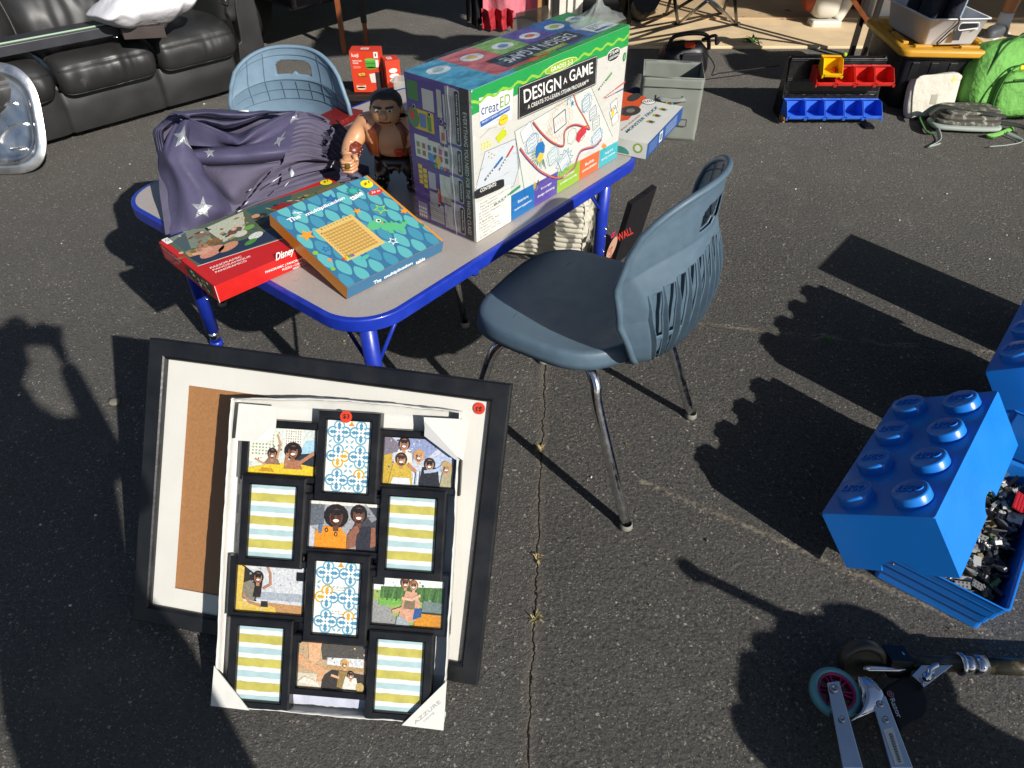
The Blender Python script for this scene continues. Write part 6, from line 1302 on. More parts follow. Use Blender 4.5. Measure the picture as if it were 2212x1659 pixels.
# ================================================================== big blue toy-brick storage boxes
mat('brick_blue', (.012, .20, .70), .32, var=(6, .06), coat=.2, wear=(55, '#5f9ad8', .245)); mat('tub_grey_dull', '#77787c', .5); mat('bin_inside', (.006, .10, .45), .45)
BR_ = Matrix(((.597, .645, -.476), (-.522, .764, .38), (.609, .022, .793)))
def ortho(M):
    x = V(M.col[0]).normalized(); y = V(M.col[1]); y = (y - x * y.dot(x)).normalized(); return Matrix((x, y, x.cross(y))).transposed()
BR_ = ortho(BR_)
LW, LL, LH = .25, .50, .16
def lid(pos, R, name, label):
    t = thing(name, label, 'storage box', pos, 'big blue toy-brick lids'); 
    P3 = lambda x, y, z: V(pos) + R @ V((x, y, z))
    w = MB(); th = .004
    # four walls with a half-round grip cut in the middle of each, and a top
    def wallp(L_, flip):
        r_ = .040; pts = [(0, 0)] + [(L_ / 2 - r_ * math.cos(PI * i / 14), .0 + r_ * math.sin(PI * i / 14) * .85) for i in range(15)] + [(L_, 0), (L_, LH - .001), (0, LH - .001)]
        return pts
    w.prism(Fr(P3(0, 0, 0), R @ V((1, 0, 0)), R @ V((0, 0, 1))), wallp(LW, 0), 0, -th, 'brick_blue')
    w.prism(Fr(P3(0, LL, 0), R @ V((1, 0, 0)), R @ V((0, 0, 1))), wallp(LW, 0), 0, th, 'brick_blue')
    w.prism(Fr(P3(0, th, 0), R @ V((0, 1, 0)), R @ V((0, 0, 1))), [(a, b) for a, b in wallp(LL - 2 * th, 0)], 0, th, 'brick_blue')
    w.prism(Fr(P3(LW, th, 0), R @ V((0, 1, 0)), R @ V((0, 0, 1))), [(a, b) for a, b in wallp(LL - 2 * th, 0)], 0, -th, 'brick_blue')
    w.prism(Fr(P3(0, 0, LH - .001), R @ V((1, 0, 0)), R @ V((0, 1, 0))), rrect(0, 0, LW, LL, .004, 3), 0, .004, 'brick_blue')
    w.build('cover', t, bevel=.0012)
    for i in range(2):
        for j in range(4):
            c_ = P3(LW * (.25 + .5 * i), LL * (.125 + .25 * j), LH + .003); f_ = Fr(c_, R @ V((1, 0, 0)), R @ V((0, 1, 0))); w = MB()
            w.lathe(f_, [(.0415, 0), (.0400, .022), (.0385, .0245), (.0355, .0256), (0, .0256)], 'brick_blue', 48); s_ = w.build('stud', t)
            w = MB(); gv, gf, _ = glyphs('LEGO', .012, .18); 
            b_ = [f_.pt(-.026 + .052 * x + .004 * y, -.0085 + .020 * y, .0256) for x, y in gv]; t_ = [p + f_.n * .0038 for p in b_]
            k_ = len(b_); edges = {}
            w.add(t_, gf, 'brick_blue')
            for f in gf:
                for q in range(len(f)): e = (f[q], f[(q + 1) % len(f)]); edges[e] = 1
            for (a, b) in edges:
                if (b, a) not in edges: w.add([b_[a], b_[b], t_[b], t_[a]], [(0, 1, 2, 3)], 'brick_blue')
            w.build('raised_letters', s_, weld=False)
    return t
P1 = V((.807, .992, .036)); lid(P1, BR_, 'toy_brick_lid', 'nearer big blue toy-brick lid with eight studs, resting aslant on its open box')
P2 = P1 + V((.49, .34, .15)); lid(P2, BR_, 'toy_brick_lid', 'farther big blue toy-brick lid, cut off by the right picture edge')
def bin_(org, ux, L_, W_, H_, name, label, fill=True):
    u = V(ux).normalized(); v = V((-u.y, u.x, 0)); org = V(org)
    t = thing(name, label, 'storage box', org, 'open blue box bases'); w = MB(); f_ = lambda x, y, z: org + u * x + v * y + UP * z
    prof = [(.018, .002), (.018, .030), (.0145, .034), (.0145, .036), (.012, .062), (.0085, .066), (.0085, .068), (.006, .092), (.0035, .096), (.0035, .1), (.0, H_ - .004), (-.003, H_), (.002, H_), (.006, H_ - .006), (.020, .006)]
    rings = []
    for ins, h in prof: rings.append([f_(x, y, h) for x, y in rrect(ins, ins, L_ - ins, W_ - ins, .010, 3)])
    k = len(rings[0]); w.add([p for r_ in rings for p in r_], [(a * k + i, a * k + (i + 1) % k, (a + 1) * k + (i + 1) % k, (a + 1) * k + i) for a in range(len(rings) - 1) for i in range(k)], 'brick_blue')
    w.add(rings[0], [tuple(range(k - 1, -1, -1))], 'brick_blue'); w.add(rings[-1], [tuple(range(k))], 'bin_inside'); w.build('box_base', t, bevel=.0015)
    return t, f_
# the base the nearer lid rests on; its near corner points at the camera
# x runs along the near wall to the far left, y runs away along the right-hand wall
A = G(2125, 1385, 0); Bc = G(1868, 1262, .0); uu = V((.62, .78, 0)).normalized()
vv = V((-uu.y, uu.x, 0)); t, f_ = bin_(A + V((0, .0, 0)) , uu, .49, .27, .125, 'open_box', 'open ribbed blue box base full of loose toy bricks under the nearer lid')
w = MB(); random.seed(5); BC = ['#8f8f8c', '#1c1c1e', '#c9c9c4', '#3c3e42', '#1c1c1e', '#1f5c33', '#7a6f58', '#8f8f8c', '#5a5c5e', '#c9c9c4', '#e0e0da', '#2a2a2c', '#6f7173', '#3c3e42', '#2a2a2c']
for c_ in BC: mat('abs_' + c_[1:], c_, .25)
mat('abs_red', '#b3262a', .25)
def small_brick(w, c, sx, sy, sz, R, m, studs=True):
    w.box(c, (sx, sy, sz), m, R)
    if studs:
        nx, ny = max(1, round(sx / .008)), max(1, round(sy / .008))
        for i in range(nx):
            for j in range(ny):
                o_ = R @ V(((i + .5) * sx / nx - sx / 2, (j + .5) * sy / ny - sy / 2, sz / 2)); ax = R @ V((0, 0, 1)); x_ = R @ V((1, 0, 0)); f_ = Fr(c + o_, x_, ax.cross(x_), ax)
                w.lathe(f_, [(.0025, 0), (.0025, .0017), (0, .0017)], m, 7, smooth=False)
random.seed(21); cnt = 0
tk = thing('loose_bricks', 'pile of loose mixed toy bricks filling the open blue base', 'toy bricks', f_(.25, .13, .03)); tk['kind'] = 'stuff'
for i in range(720):
    x, y = random.uniform(.03, .46), random.uniform(.03, .24); z = .078 + random.uniform(-.012, .018)
    sx, sy = random.choice([(.016, .016), (.032, .016), (.024, .016), (.048, .016), (.008, .032), (.016, .008), (.032, .032), (.064, .008)]); sz = random.choice([.0096, .0096, .0032, .0032])
    R = Matrix.Rotation(random.uniform(0, 6.28), 3, 'Z') @ Matrix.Rotation(random.gauss(0, .55), 3, 'X') @ Matrix.Rotation(random.gauss(0, .5), 3, 'Y')
    small_brick(w, f_(x, y, z), sx, sy, sz, R, 'abs_' + random.choice(BC)[1:], random.random() < .45)
small_brick(w, G(2205, 1086, .11), .064, .032, .0032, Rz(.9) @ Rx(.25), 'abs_red')
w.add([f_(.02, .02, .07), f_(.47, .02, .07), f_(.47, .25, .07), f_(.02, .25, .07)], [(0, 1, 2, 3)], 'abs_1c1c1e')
w.build('brick_pile', tk)
P2b = V((1.507, 1.16, 0)); bin_(P2b, uu, .49, .27, .24, 'open_box', 'open blue box base behind the first one, at the right picture edge')
w3 = MB(); w3.box(P2 + BR_ @ V((.125, .25, .07)), (.225, .47, .12), 'tub_grey_dull', BR_); single(w3, 'lid_light_block', 'hidden grey block added under the farther blue lid to stop light', 'tray', P2 + BR_ @ V((.125, .25, .01)), bevel=.004)  # added filler, unseen inside the lid, keeps its cast shadow solid
# stacked closed boxes farther right, outside the frame: their shadows reach into the picture
a, b = shadow_to(1763, 579, .5), shadow_to(1836, 504, .5); d = V((.13, -.155, 0)); w = MB(); w.hexa([V((p.x, p.y, 0)) for p in (a, b, b + d, a + d)] + [a, b, b + d, a + d], 'brick_blue'); fixn(single(w, 'storage_box', 'tall closed blue box standing outside the right picture edge', 'storage box', V((a.x, a.y, 0)), bevel=.004))

# ================================================================== kick scooters
mat('wheel_teal', '#5c9aa0', .35, trans=.0); mat('hub_pink', '#a4165c', .35); mat('deck_black', '#0d0e12', .75, bump=(600, .6, .001)); mat('alu_polished', (.70, .72, .78), .16, 1., var=(20, .06)); mat('camo_dark', '#2c2a22', .3, wear=(22, '#5a5038', .45)); mat('wheel_dark', '#39352c', .4); mat('bolt_steel', (.4, .41, .42), .25, 1.)
t = thing('kick_scooter', 'folded silver kick scooter lying down with teal wheel and pink hub', 'scooter', G(*zH(900, 900), 0))
wc = G(*zH(757, 640), .05)
fw = Fr(wc, (1, 0, 0), V((0, .97, .12)))      # wheel axis nearly vertical: it lies on its side
w = MB(); R_ = .0515
w.lathe(fw, [(.038, -.012), (.044, -.0135), (.050, -.009), (R_, 0), (.050, .009), (.044, .0135), (.038, .012), (.037, 0), (.038, -.012)], 'wheel_teal', 56); wh = w.build('wheel', t)
w = MB(); w.lathe(fw, [(.038, -.011), (.0385, 0), (.038, .011), (.0335, .0115), (.033, .003), (.033, -.003), (.0335, -.0115)], 'hub_pink', 48); w.lathe(fw, [(0, .0115), (.009, .0115), (.0105, .010), (.0105, -.01), (0, -.0115)], 'hub_pink', 20)
for i in range(12):
    a = i * PI / 6 + .1 * (1 if i % 2 else -1); d = V((math.cos(a), math.sin(a))); p = V((-d.y, d.x)) * .0014; w.prism(fw, [tuple(d * .009 - p), tuple(d * .035 - p), tuple(d * .035 + p), tuple(d * .009 + p)], -.006, .008, 'hub_pink')
w.build('hub', wh)
def bar(pts_px, z0, hgt, m, name, parent, z=zH, bev=.0015, extra=None):
    P_ = [G(*z(*p), z0 + hgt) for p in pts_px]; w = MB(); k = len(P_)
    w.add([p - UP * hgt for p in P_] + P_, [tuple(range(k - 1, -1, -1)), tuple(range(k, 2 * k))] + [(i, (i + 1) % k, k + (i + 1) % k, k + i) for i in range(k)], m)
    if extra: extra(w)
    return fixn(w.build(name, parent, bevel=bev, weld=True))
fk = bar([(820, 1219), (975, 1219), (790, 548), (697, 562)][::1], .055, .022, 'alu_polished', 'fork', t)
bar([(850, 1400), (1010, 1400), (975, 1219), (820, 1219)], .055, .022, 'alu_polished', 'fork_rear', t)
for p, r_ in (((748, 610), .0085), ((812, 845), .0062)):
    w = MB(); f_ = Fr(G(*zH(*p), .0785), (1, 0, 0), (0, 1, 0)); w.lathe(f_, [(r_, -.001), (r_, .003), (r_ * .8, .0045), (r_ * .45, .0045), (r_ * .4, .002), (0, .002)], 'bolt_steel', 20); w.build('bolt', fk)
w = MB(); fen = [G(*zH(*p), zz) for p, zz in (((935, 515), .075), ((975, 570), .078), ((1000, 640), .078), ((990, 720), .074), ((950, 800), .068), ((880, 860), .062))]
fi = [G(*zH(*p), zz) for p, zz in (((925, 530), .04), ((935, 580), .04), ((940, 650), .04), ((915, 720), .04), ((870, 775), .04), ((835, 790), .04))]
def fend(u, v):
    a = cr(fen, u); b = cr(fi, u); m_ = a.lerp(b, v); out_ = V((.036, -.004, 0)); return m_ + out_ * math.sin(PI * v) * (.55 + .6 * math.sin(PI * u)) + UP * .006 * math.sin(PI * v)
w.grid(fend, 30, 14, 'alu_polished'); w.build('fender', t, solid=.0025)
w = MB(); w.tube([G(*zH(900, 930), .045), G(*zH(960, 1230), .04)], .008, 'wheel_dark', 10); w.build('brake_spring', t, bevel=.001)

t2 = thing('kick_scooter', 'dark kick scooter with black deck, silver side rail and camouflage steering tube', 'scooter', G(*zH(1350, 700), 0))
def lab(w):
    pass
rl = bar([(1190, 1219), (1360, 1219), (1150, 670), (1108, 630), (1043, 690)], .05, .02, 'alu_polished', 'side_rail', t2)
bar([(1260, 1420), (1440, 1420), (1360, 1219), (1190, 1219)], .05, .02, 'alu_polished', 'side_rail', t2)
w = MB(); fz = Fr(G(*zH(1200, 1050), .0715), V((.26, -.97, 0)), V((.97, .26, 0)))
q = [G(*zH(*p), .0708) for p in ((1128, 925), (1205, 905), (1290, 1185), (1222, 1200))]; w.add(q, [(0, 1, 2, 3)], 'paper_white')
for i in range(34):
    f0 = .15 + .8 * i / 34; a = q[0].lerp(q[3], f0).lerp(q[1].lerp(q[2], f0), .38); b = q[0].lerp(q[3], f0).lerp(q[1].lerp(q[2], f0), .72 + .05 * (i % 2)); d = (q[3] - q[0]).normalized() * (.0006 + .0005 * (i % 3 == 0)); w.add([a + UP * .0004, b + UP * .0004, b + d + UP * .0004, a + d + UP * .0004], [(0, 1, 2, 3)], 'black_ink')
for p in ((1105, 728), (1147, 848)):
    f_ = Fr(G(*zH(*p), .070), (1, 0, 0), (0, 1, 0)); w.lathe(f_, [(.0065, 0), (.0065, .003), (.005, .004), (.0025, .004), (.0022, .0015), (0, .0015)], 'bolt_steel', 18)
w.build('rating_label', rl)
dk = bar([(1262, 950), (1370, 880), (1440, 855), (1480, 800), (1490, 700), (1440, 590), (1380, 520), (1290, 500), (1230, 540), (1130, 600), (1155, 650)], .03, .022, 'deck_black', 'deck', t2, bev=.006)
w = MB(); fd = Fr(G(*zH(1205, 755), .0525), (1, 0, 0), (0, 1, 0)); mat('logo_white', '#bfc4cc', .5)
w.textz(fd, 'Razor', zH, (1178, 690), (1240, 838), (1212, 678), .0005, 'logo_white', bold=.02)
c_ = fd.px(*zH(1183, 650)); w.ell(fd, c_, .0068, .0068, .0003, ink('#c0808a'), seg=24); w.ell(fd, c_, .0052, .0052, .0006, 'deck_black', seg=24); w.ell(fd, c_, .0032, .0032, .0009, ink('#c0808a'), seg=20); w.ell(fd, c_, .0016, .0016, .0012, 'deck_black', seg=12); w.build('logo', dk, weld=False)
bk = bar([(1350, 505), (1425, 425), (1670, 425), (1440, 600), (1418, 560)], .045, .026, 'alu_polished', 'bracket', t2)
w = MB(); w.tube(smooth_path([G(*zH(*p), .083) for p in ((1445, 535), (1480, 505), (1490, 460), (1545, 425))], 6), [.0055] * 19, 'alu_polished', 10); w.lathe(Fr(G(*zH(1445, 540), .065), (1, 0, 0), (0, 1, 0)), [(.009, 0), (.009, .016), (.007, .019), (0, .019)], 'alu_polished', 22); w.lathe(Fr(G(*zH(1513, 520), .0725), (1, 0, 0), (0, 1, 0)), [(.0045, 0), (.0045, .003), (0, .003)], 'bolt_steel', 14); w.build('release_lever', bk)
a0 = G(*zH(1245, 400), .05); ax = (G(*zH(2212, 445), .05) - a0).normalized()
def at(px_, z_=.05): 
    p = G(*zH(*px_), z_); return a0 + ax * (p - a0).dot(ax)
w = MB(); w.tube([at((1300, 400)), at((1700, 415))], .0165, 'camo_dark', 22); w.tube([at((1250, 400)), at((1262, 400)), at((1290, 400)), at((1310, 400))], [.017, .0235, .0215, .018], 'alu_polished', 24); w.build('head_tube', t2)
w = MB(); w.tube([at((1700, 415)), at((1712, 415)), at((1730, 415)), at((1740, 415))], [.021, .0245, .0245, .020], 'alu_polished', 24); w.tube([at((1740, 415)), at((1820, 420))], .0185, 'alu_polished', 22); w.tube([at((1822, 420)), at((1905, 425))], .021, 'alu_polished', 22); w.build('clamp', t2)
w = MB(); w.tube([at((1900, 430)), at((2212, 445)), at((2212, 445)) + ax * .28], .0175, 'camo_dark', 22); w.build('steering_tube', t2)
wc2 = G(*zH(965, 395), .05); f2 = Fr(wc2, ax, V((0, .35, .94))); nrm = f2.n
w = MB(); w.lathe(f2, [(.036, -.012), (.044, -.0135), (.050, -.009), (.0515, 0), (.050, .009), (.044, .0135), (.036, .012), (.036, -.012)], 'wheel_dark', 50); wh = w.build('wheel', t2); w = MB(); w.lathe(f2, [(.0365, .011), (.012, .008), (0, .012)], 'wheel_dark', 30); w.lathe(f2, [(.0365, -.011), (.012, -.008), (0, -.012)], 'wheel_dark', 30); w.build('hub', wh)
w = MB(); 
for s_ in (-1, 1):
    o_ = nrm * .0225 * s_; w.tube([wc2 + o_ - ax * .004, wc2 + o_ + ax * .05, at((1245, 400)) + o_ * .9], [.0075, .006, .006], 'alu_polished', 10, flat=.6)
    w.lathe(Fr(wc2 + o_, f2.u, f2.v, nrm * s_), [(.009, -.002), (.009, .004), (.006, .006), (0, .006)], 'bolt_steel', 16)
w.box(at((1225, 400)), (.045, .05, .045), 'black_plastic', Matrix((ax, nrm, ax.cross(nrm))).transposed()); w.tube([at((1258, 400)) + nrm * .024, at((1195, 400)) + nrm * .026, wc2 + nrm * .026], .0035, 'alu_polished', 8); w.tube([at((1258, 400)) - nrm * .024, at((1195, 400)) - nrm * .026, wc2 - nrm * .026], .0035, 'alu_polished', 8); w.build('fork', t2, bevel=.001)
# ================================================================== things lying on the sofa
mat('pillow_white', '#d3d2d6', .6, bump=(14, .7, .012), var=(6, .03)); mat('panel_grey', '#34353a', .4, var=(8, .1)); mat('strip_green', '#9bb59a', .4); mat('frame_brown', '#453d3a', .45, var=(12, .1)); mat('photo_warm', '#8a4e36', .5, var=(25, .35))
ZS = .455
def spx(px_, py_, z): return G(px_, py_, z)
pc = (G(*zL(1260, 90), .56)); w = MB(); R_ = Rz(math.atan2(SU.y, SU.x) + .05)
w.blob(pc + V((0, .0, .02)), (.50, .32, .17), 'pillow_white', R=R_ @ Rx(-.1), e=(.75, .45), nu=48, nv=30, nz=.016, ns=11, shape=lambda p: V((p.x, p.y, p.z * (1 - .75 * (abs(p.x) / .25) ** 3) * (1 - .5 * (abs(p.y) / .16) ** 3) + .012 * math.sin(p.x * 60) * (p.y / .16) ** 2)))
single(w, 'pillow', 'plump white pillow in thin plastic lying on the black sofa', 'pillow', pc)
def slab(name, label, cat, quad, z, hgt, m, extra=None, zz=zL, bev=.002, dz=None):
    q = [G(*zz(*p), z + (dz[i] if dz else 0)) for i, p in enumerate(quad)]; w = MB(); k = 4; nrm_ = (q[1] - q[0]).cross(q[3] - q[0]).normalized()
    if nrm_.z < 0: nrm_ = -nrm_
    w.add([p - nrm_ * hgt for p in q] + q, [(3, 2, 1, 0), (4, 5, 6, 7), (0, 1, 5, 4), (1, 2, 6, 5), (2, 3, 7, 6), (3, 0, 4, 7)], m)
    o_ = sum(q, V((0, 0, 0))) / 4 - UP * hgt; t = thing(name, label, cat, o_); fixn(w.build('body', t, bevel=bev)); fr = Fr(q[0], q[1] - q[0], (q[3] - q[0]) - (q[1] - q[0]).normalized() * (q[3] - q[0]).dot((q[1] - q[0]).normalized()), nrm_)
    if extra: extra(t, fr, q)
    return t
def ex1(t, fr, q):
    W_, H_ = (q[1] - q[0]).length, (q[3] - q[0]).length; w = MB(); w.prism(fr, [(.24 * W_, .2 * H_), (.9 * W_, .2 * H_), (.9 * W_, .9 * H_), (.24 * W_, .9 * H_)], .0005, .002, 'photo_warm'); w.build('picture', t)
    w = MB(); frame_mould(w, fr, 0, 0, W_, H_, .03, 0, .012, 'frame_brown'); w.build('frame', t)
slab('picture_frame', 'brown framed picture lying under the white pillow on the sofa', 'picture frame', [(1060, 270), (1432, 252), (1330, 130), (960, 150)], .50, .04, 'frame_brown', ex1)
# long flat panel leaning back on the seats
q0 = G(*zL(-700, 640), .47); q1 = G(*zL(1050, 300), .47)
d_ = (q1 - q0).normalized(); nb = V((-d_.y, d_.x, 0)); w = MB(); up_ = (nb * .55 + UP * .2)
hh = V((0, 0, .048)); frp = Fr(q0, d_, UP, -nb)
w.add([q0, q1, q1 + nb * .16 + UP * .0, q0 + nb * .16] + [p + UP * .045 for p in (q0, q1, q1 + nb * .16, q0 + nb * .16)], [(3, 2, 1, 0), (4, 5, 6, 7), (0, 1, 5, 4), (1, 2, 6, 5), (2, 3, 7, 6), (3, 0, 4, 7)], 'panel_grey')
t = thing('flat_panel', 'long dark grey flat panel with pale edge strip lying across the sofa seats', 'panel', (q0 + q1) / 2); w.build('body', t, bevel=.003)
w = MB(); w.box((q0 + q1) / 2 + nb * .035 + UP * .048, ((q1 - q0).length * .93, .009, .006), 'strip_green', Rz(math.atan2(d_.y, d_.x))); w.build('edge_strip', t, bevel=.001)
w = MB(); L0 = (q1 - q0).length; w.poly(frp, rrect(L0 - .62, .018, L0 - .585, .032, .005), .0012, 'logo_white'); w.poly(frp, [(L0 - .58, .022), (L0 - .545, .022), (L0 - .545, .026), (L0 - .58, .026)], .0012, ink('#6c6d70')); w.tube([frp.pt(L0 - .04, -.004, .006), frp.pt(L0 - .02, -.006, .008), frp.pt(L0 - .01, .004, .006)], .0015, 'chrome', 6); w.build('badge', t)

# ================================================================== embossed metal tray at the left edge, leaning on something
mat('tray_metal', (.80, .81, .83), .34, 1., bump=(35, .25, .002), var=(14, .1))
tb0, tb1 = G(0, 379), G(97, 338)
ft = Fr(V((-2.455, 3.22, .004)), (1, 0, 0), V((0, .42, .905)))
def outl(k_, d=0.0):                            # tray outline: a straight-sided oval, distance d in from the rim
    A_, B_ = .255 - d, .25 - d; a = 2 * PI * k_; e = .62
    return (math.copysign(abs(math.cos(a)) ** e, math.cos(a)) * A_ , .25 + math.copysign(abs(math.sin(a)) ** e, math.sin(a)) * B_)
ringspec = [(0, 0), (.002, .004), (.03, .006), (.036, .010), (.042, .006), (.052, .000), (.062, -.014), (.070, -.012), (.078, -.016), (.10, -.018), (.25, -.018)]
w = MB(); rings = []
for d, c in ringspec: rings.append([ft.pt(*outl(i / 80, d), c) for i in range(80)])
w.add([p for r_ in rings for p in r_], [(a * 80 + i, a * 80 + (i + 1) % 80, (a + 1) * 80 + (i + 1) % 80, (a + 1) * 80 + i) for a in range(len(rings) - 1) for i in range(80)], 'tray_metal', True)
t = thing('metal_tray', 'shiny embossed metal serving tray standing on the driveway at the left picture edge', 'tray', V((-2.455, 3.22, 0))); w.build('tray', t, solid=.002)
w = MB()
for k_ in range(3):
    w.tube([ft.pt(.16 - .14 * math.cos(a * .12) - .03 * k_, .14 + .09 * k_ + .09 * math.sin(a * .12), -.014) for a in range(14)], .006, 'tray_metal', 10)
w.blob(ft.pt(.10, .12, -.014), (.08, .05, .02), 'tray_metal', nu=20, nv=12, e=(1, 1)); w.build('relief', t)
w = MB(); w.box((-2.62, 3.50, .13), (.3, .08, .26), 'dark_wood'); single(w, 'crate', 'small dark wooden crate propping the metal tray', 'crate', (-2.62, 3.50, 0), bevel=.004)

# ================================================================== under the table: quilted pad in its bag, black book box
mat('quilt_white', '#c3bfae', .75, bump=(60, .4)); mat('band_blue', '#3a78b0', .4)
qa, qb = G(*zN(130, 1050), 0), G(*zN(1090, 1190), 0)
A = G(1062, 545, 0.02); B = G(1262, 566, 0.02); C_ = G(1305, 500, .02)
u_ = (B - A).normalized(); v_ = V((-u_.y, u_.x, 0)); fq = Fr(A, u_, UP, -v_)
t = thing('quilted_pad', 'folded white quilted mattress pad in a clear bag under the table', 'bedding', (A + B) / 2 + v_ * .14)
w = MB(); qL = (B - A).length; qH, qD = .28, .24
def qf(u, v): 
    e = 1 - abs(2 * u - 1) ** 8; f_ = 1 - abs(2 * v - 1) ** 6
    return fq.pt(qL * u, qH * v, .010 * abs(math.sin(v * 40 + 2 * u)) ** .5 * 1.0 + .006 * noise.noise(V((u * 6, v * 6, 2))) - .02 * (1 - e) - .02 * (1 - f_))
w.grid(qf, 60, 120, 'quilt_white')
fs = Fr(B, v_, UP, u_)
w.grid(lambda u, v: fs.pt(qD * u, qH * v, .010 * abs(math.sin(v * 14 + u * 22)) ** .5 + .012 * noise.noise(V((u * 7, v * 7, 9))) - .02 * abs(2 * u - 1) ** 6 - .02 * abs(2 * v - 1) ** 6), 80, 60, 'quilt_white')
w.grid(lambda u, v: A + u_ * qL * u + v_ * qD * v + UP * (qH - .01 + .012 * abs(math.sin(u * 24)) ** .5), 60, 30, 'quilt_white'); w.build('pad', t)
w = MB(); w.grid(lambda u, v: fq.pt(qL * u, (qH + .01) * v, .016 + .008 * noise.noise(V((u * 9, v * 6, 4)))), 30, 20, 'clear_film'); w.grid(lambda u, v: fs.pt(qD * u, (qH + .01) * v, .018 + .012 * noise.noise(V((u * 9, v * 6, 8)))), 30, 20, 'clear_film'); w.build('clear_bag', t)
w = MB(); fz = Fr(G(*zN(1005, 740), .13), u_, UP, -v_); w.add([G(*zN(935, 545), .215), G(*zN(1015, 530), .215), G(*zN(1045, 700), .15), G(*zN(1005, 752), .135)], [(0, 1, 2, 3)], 'band_blue'); w.add([G(*zN(850, 620), .20), G(*zN(880, 560), .215), G(*zN(912, 660), .17), G(*zN(890, 690), .165)], [(0, 1, 2, 3)], ink('#1c3a66')); w.build('hang_tag', t)
A = G(*zN(1425, 1240), .0); 
t0 = G(*zN(1320, 890), .235); b0_ = G(*zN(1425, 1240), .0); t1_ = G(*zN(1850, 500), .25); u_ = (t1_ - t0).normalized(); v_ = (t0 - b0_).normalized(); fw_ = Fr(b0_, u_, v_ - u_ * v_.dot(u_)); 
if fw_.n.dot(V((0, 0, CAMH)) - b0_) < 0: fw_.n = -fw_.n
t = thing('boxed_game', 'black boxed game with red title, leaning behind the blue chair', 'box', b0_); w = MB(); mat('box_black', '#17161a', .35, var=(20, .1)); LL_ = .165; HH_ = (t0 - b0_).length
w.prism(fw_, [(0, 0), (LL_, 0), (LL_, HH_), (0, HH_)], -.022, 0, 'box_black')
w.textz(fw_, 'WALL', zN, (1475, 975), (1640, 880), (1452, 900), .0008, ink('#c93a34'), bold=.02); c_ = fw_.px(*zN(1420, 897)); w.ell(fw_, c_, .013, .015, .0008, ink('#c42a62')); w.text(fw_, '$1', (c_[0] - .008, c_[1] - .005), (c_[0] + .008, c_[1] - .005), (c_[0] - .008, c_[1] + .005), .0014, ink('#3a1822'))
w.ell(fw_, fw_.px(*zN(1405, 1045)), .03, .055, .0008, ink('#c49a80')); w.ell(fw_, fw_.px(*zN(1405, 1035)), .004, .006, .0012, ink('#2a1c1a')); w.textz(fw_, 'SPACE TEST', zN, (1385, 1190), (1365, 1035), (1415, 1195), .0016, ink('#b5362e')); w.build('carton', t, weld=False)

# ================================================================== grey fabric bin and things beside it
mat('fabric_grey', '#7c8078', .85, bump=(350, .35), var=(9, .06)); mat('fabric_dark', '#4a4c4a', .9); mat('denim', '#26334f', .85, bump=(60, .8, .006)); 
gb0 = V((.657, 3.674, 0)); gu = V((.989, -.15, 0)).normalized(); gv = V((.15, .989, 0)).normalized(); gL, gD, gH = .299, .262, .312
t = thing('fabric_bin', 'empty grey fabric storage cube with handle on its front', 'bin', gb0 + gu * .15 + gv * .13)
w = MB(); th = .006
def gw(o_, a, L_, s):                         # a cloth wall that sags a little
    n_ = V((-a.y, a.x, 0)) * s
    w.grid(lambda u, v: o_ + a * L_ * u + UP * gH * v + n_ * (.006 * math.sin(PI * u) * math.sin(PI * v) + .003 * noise.noise(V((u * 5 + s, v * 5, o_.x)))), 20, 20, 'fabric_grey')
gw(gb0, gu, gL, -1); gw(gb0 + gv * gD, gu, gL, 1); gw(gb0, gv, gD, 1); gw(gb0 + gu * gL, gv, gD, -1); w.add([gb0 + UP * .004, gb0 + gu * gL + UP * .004, gb0 + gu * gL + gv * gD + UP * .004, gb0 + gv * gD + UP * .004], [(0, 1, 2, 3)], 'fabric_dark'); w.build('body', t, solid=.004, offs=0)
w = MB(); c4 = [gb0, gb0 + gu * gL, gb0 + gu * gL + gv * gD, gb0 + gv * gD]; w.tube([p + UP * gH for p in c4 + [c4[0]]], .004, 'fabric_grey', 8)
fg = Fr(gb0, gu, UP, -gv); w.box(fg.pt(gL / 2, gH - .045, .009), (gL * .99, .004, .002), 'fabric_dark', Rz(-.15)); w.build('hem', t)
w = MB(); w.tube(smooth_path([fg.pt(.08, .215, .004), fg.pt(.10, .217, .025), fg.pt(.15, .212, .032), fg.pt(.20, .215, .025), fg.pt(.22, .215, .004)], 6), .011, 'fabric_grey', 8, flat=.3); w.box(fg.pt(.085, .215, .010), (.02, .003, .03), 'fabric_grey', Rz(-.15)); w.box(fg.pt(.215, .215, .010), (.02, .003, .03), 'fabric_grey', Rz(-.15)); w.build('handle', t)
w = MB(); w.poly(fg, rrect(.2, .075, .245, .115, .004), .0125, 'fabric_dark'); w.poly(fg, rrect(.206, .081, .239, .109, .003), .013, 'fabric_grey'); w.build('label_pocket', t)
w = MB(); cc = G(1371, 245, .08); w.blob(cc, (.20, .2, .2), 'denim', e=(.8, .8), nz=.03, ns=9, nu=36, nv=24); w.blob(cc + V((-.01, -.02, .07)), (.12, .14, .10), 'denim', e=(.9, .9), nz=.02, ns=14, seed=3); 
single(w, 'clothes_pile', 'crumpled dark blue denim clothes between tall box and grey bin', 'clothes', V((cc.x, cc.y, 0)))
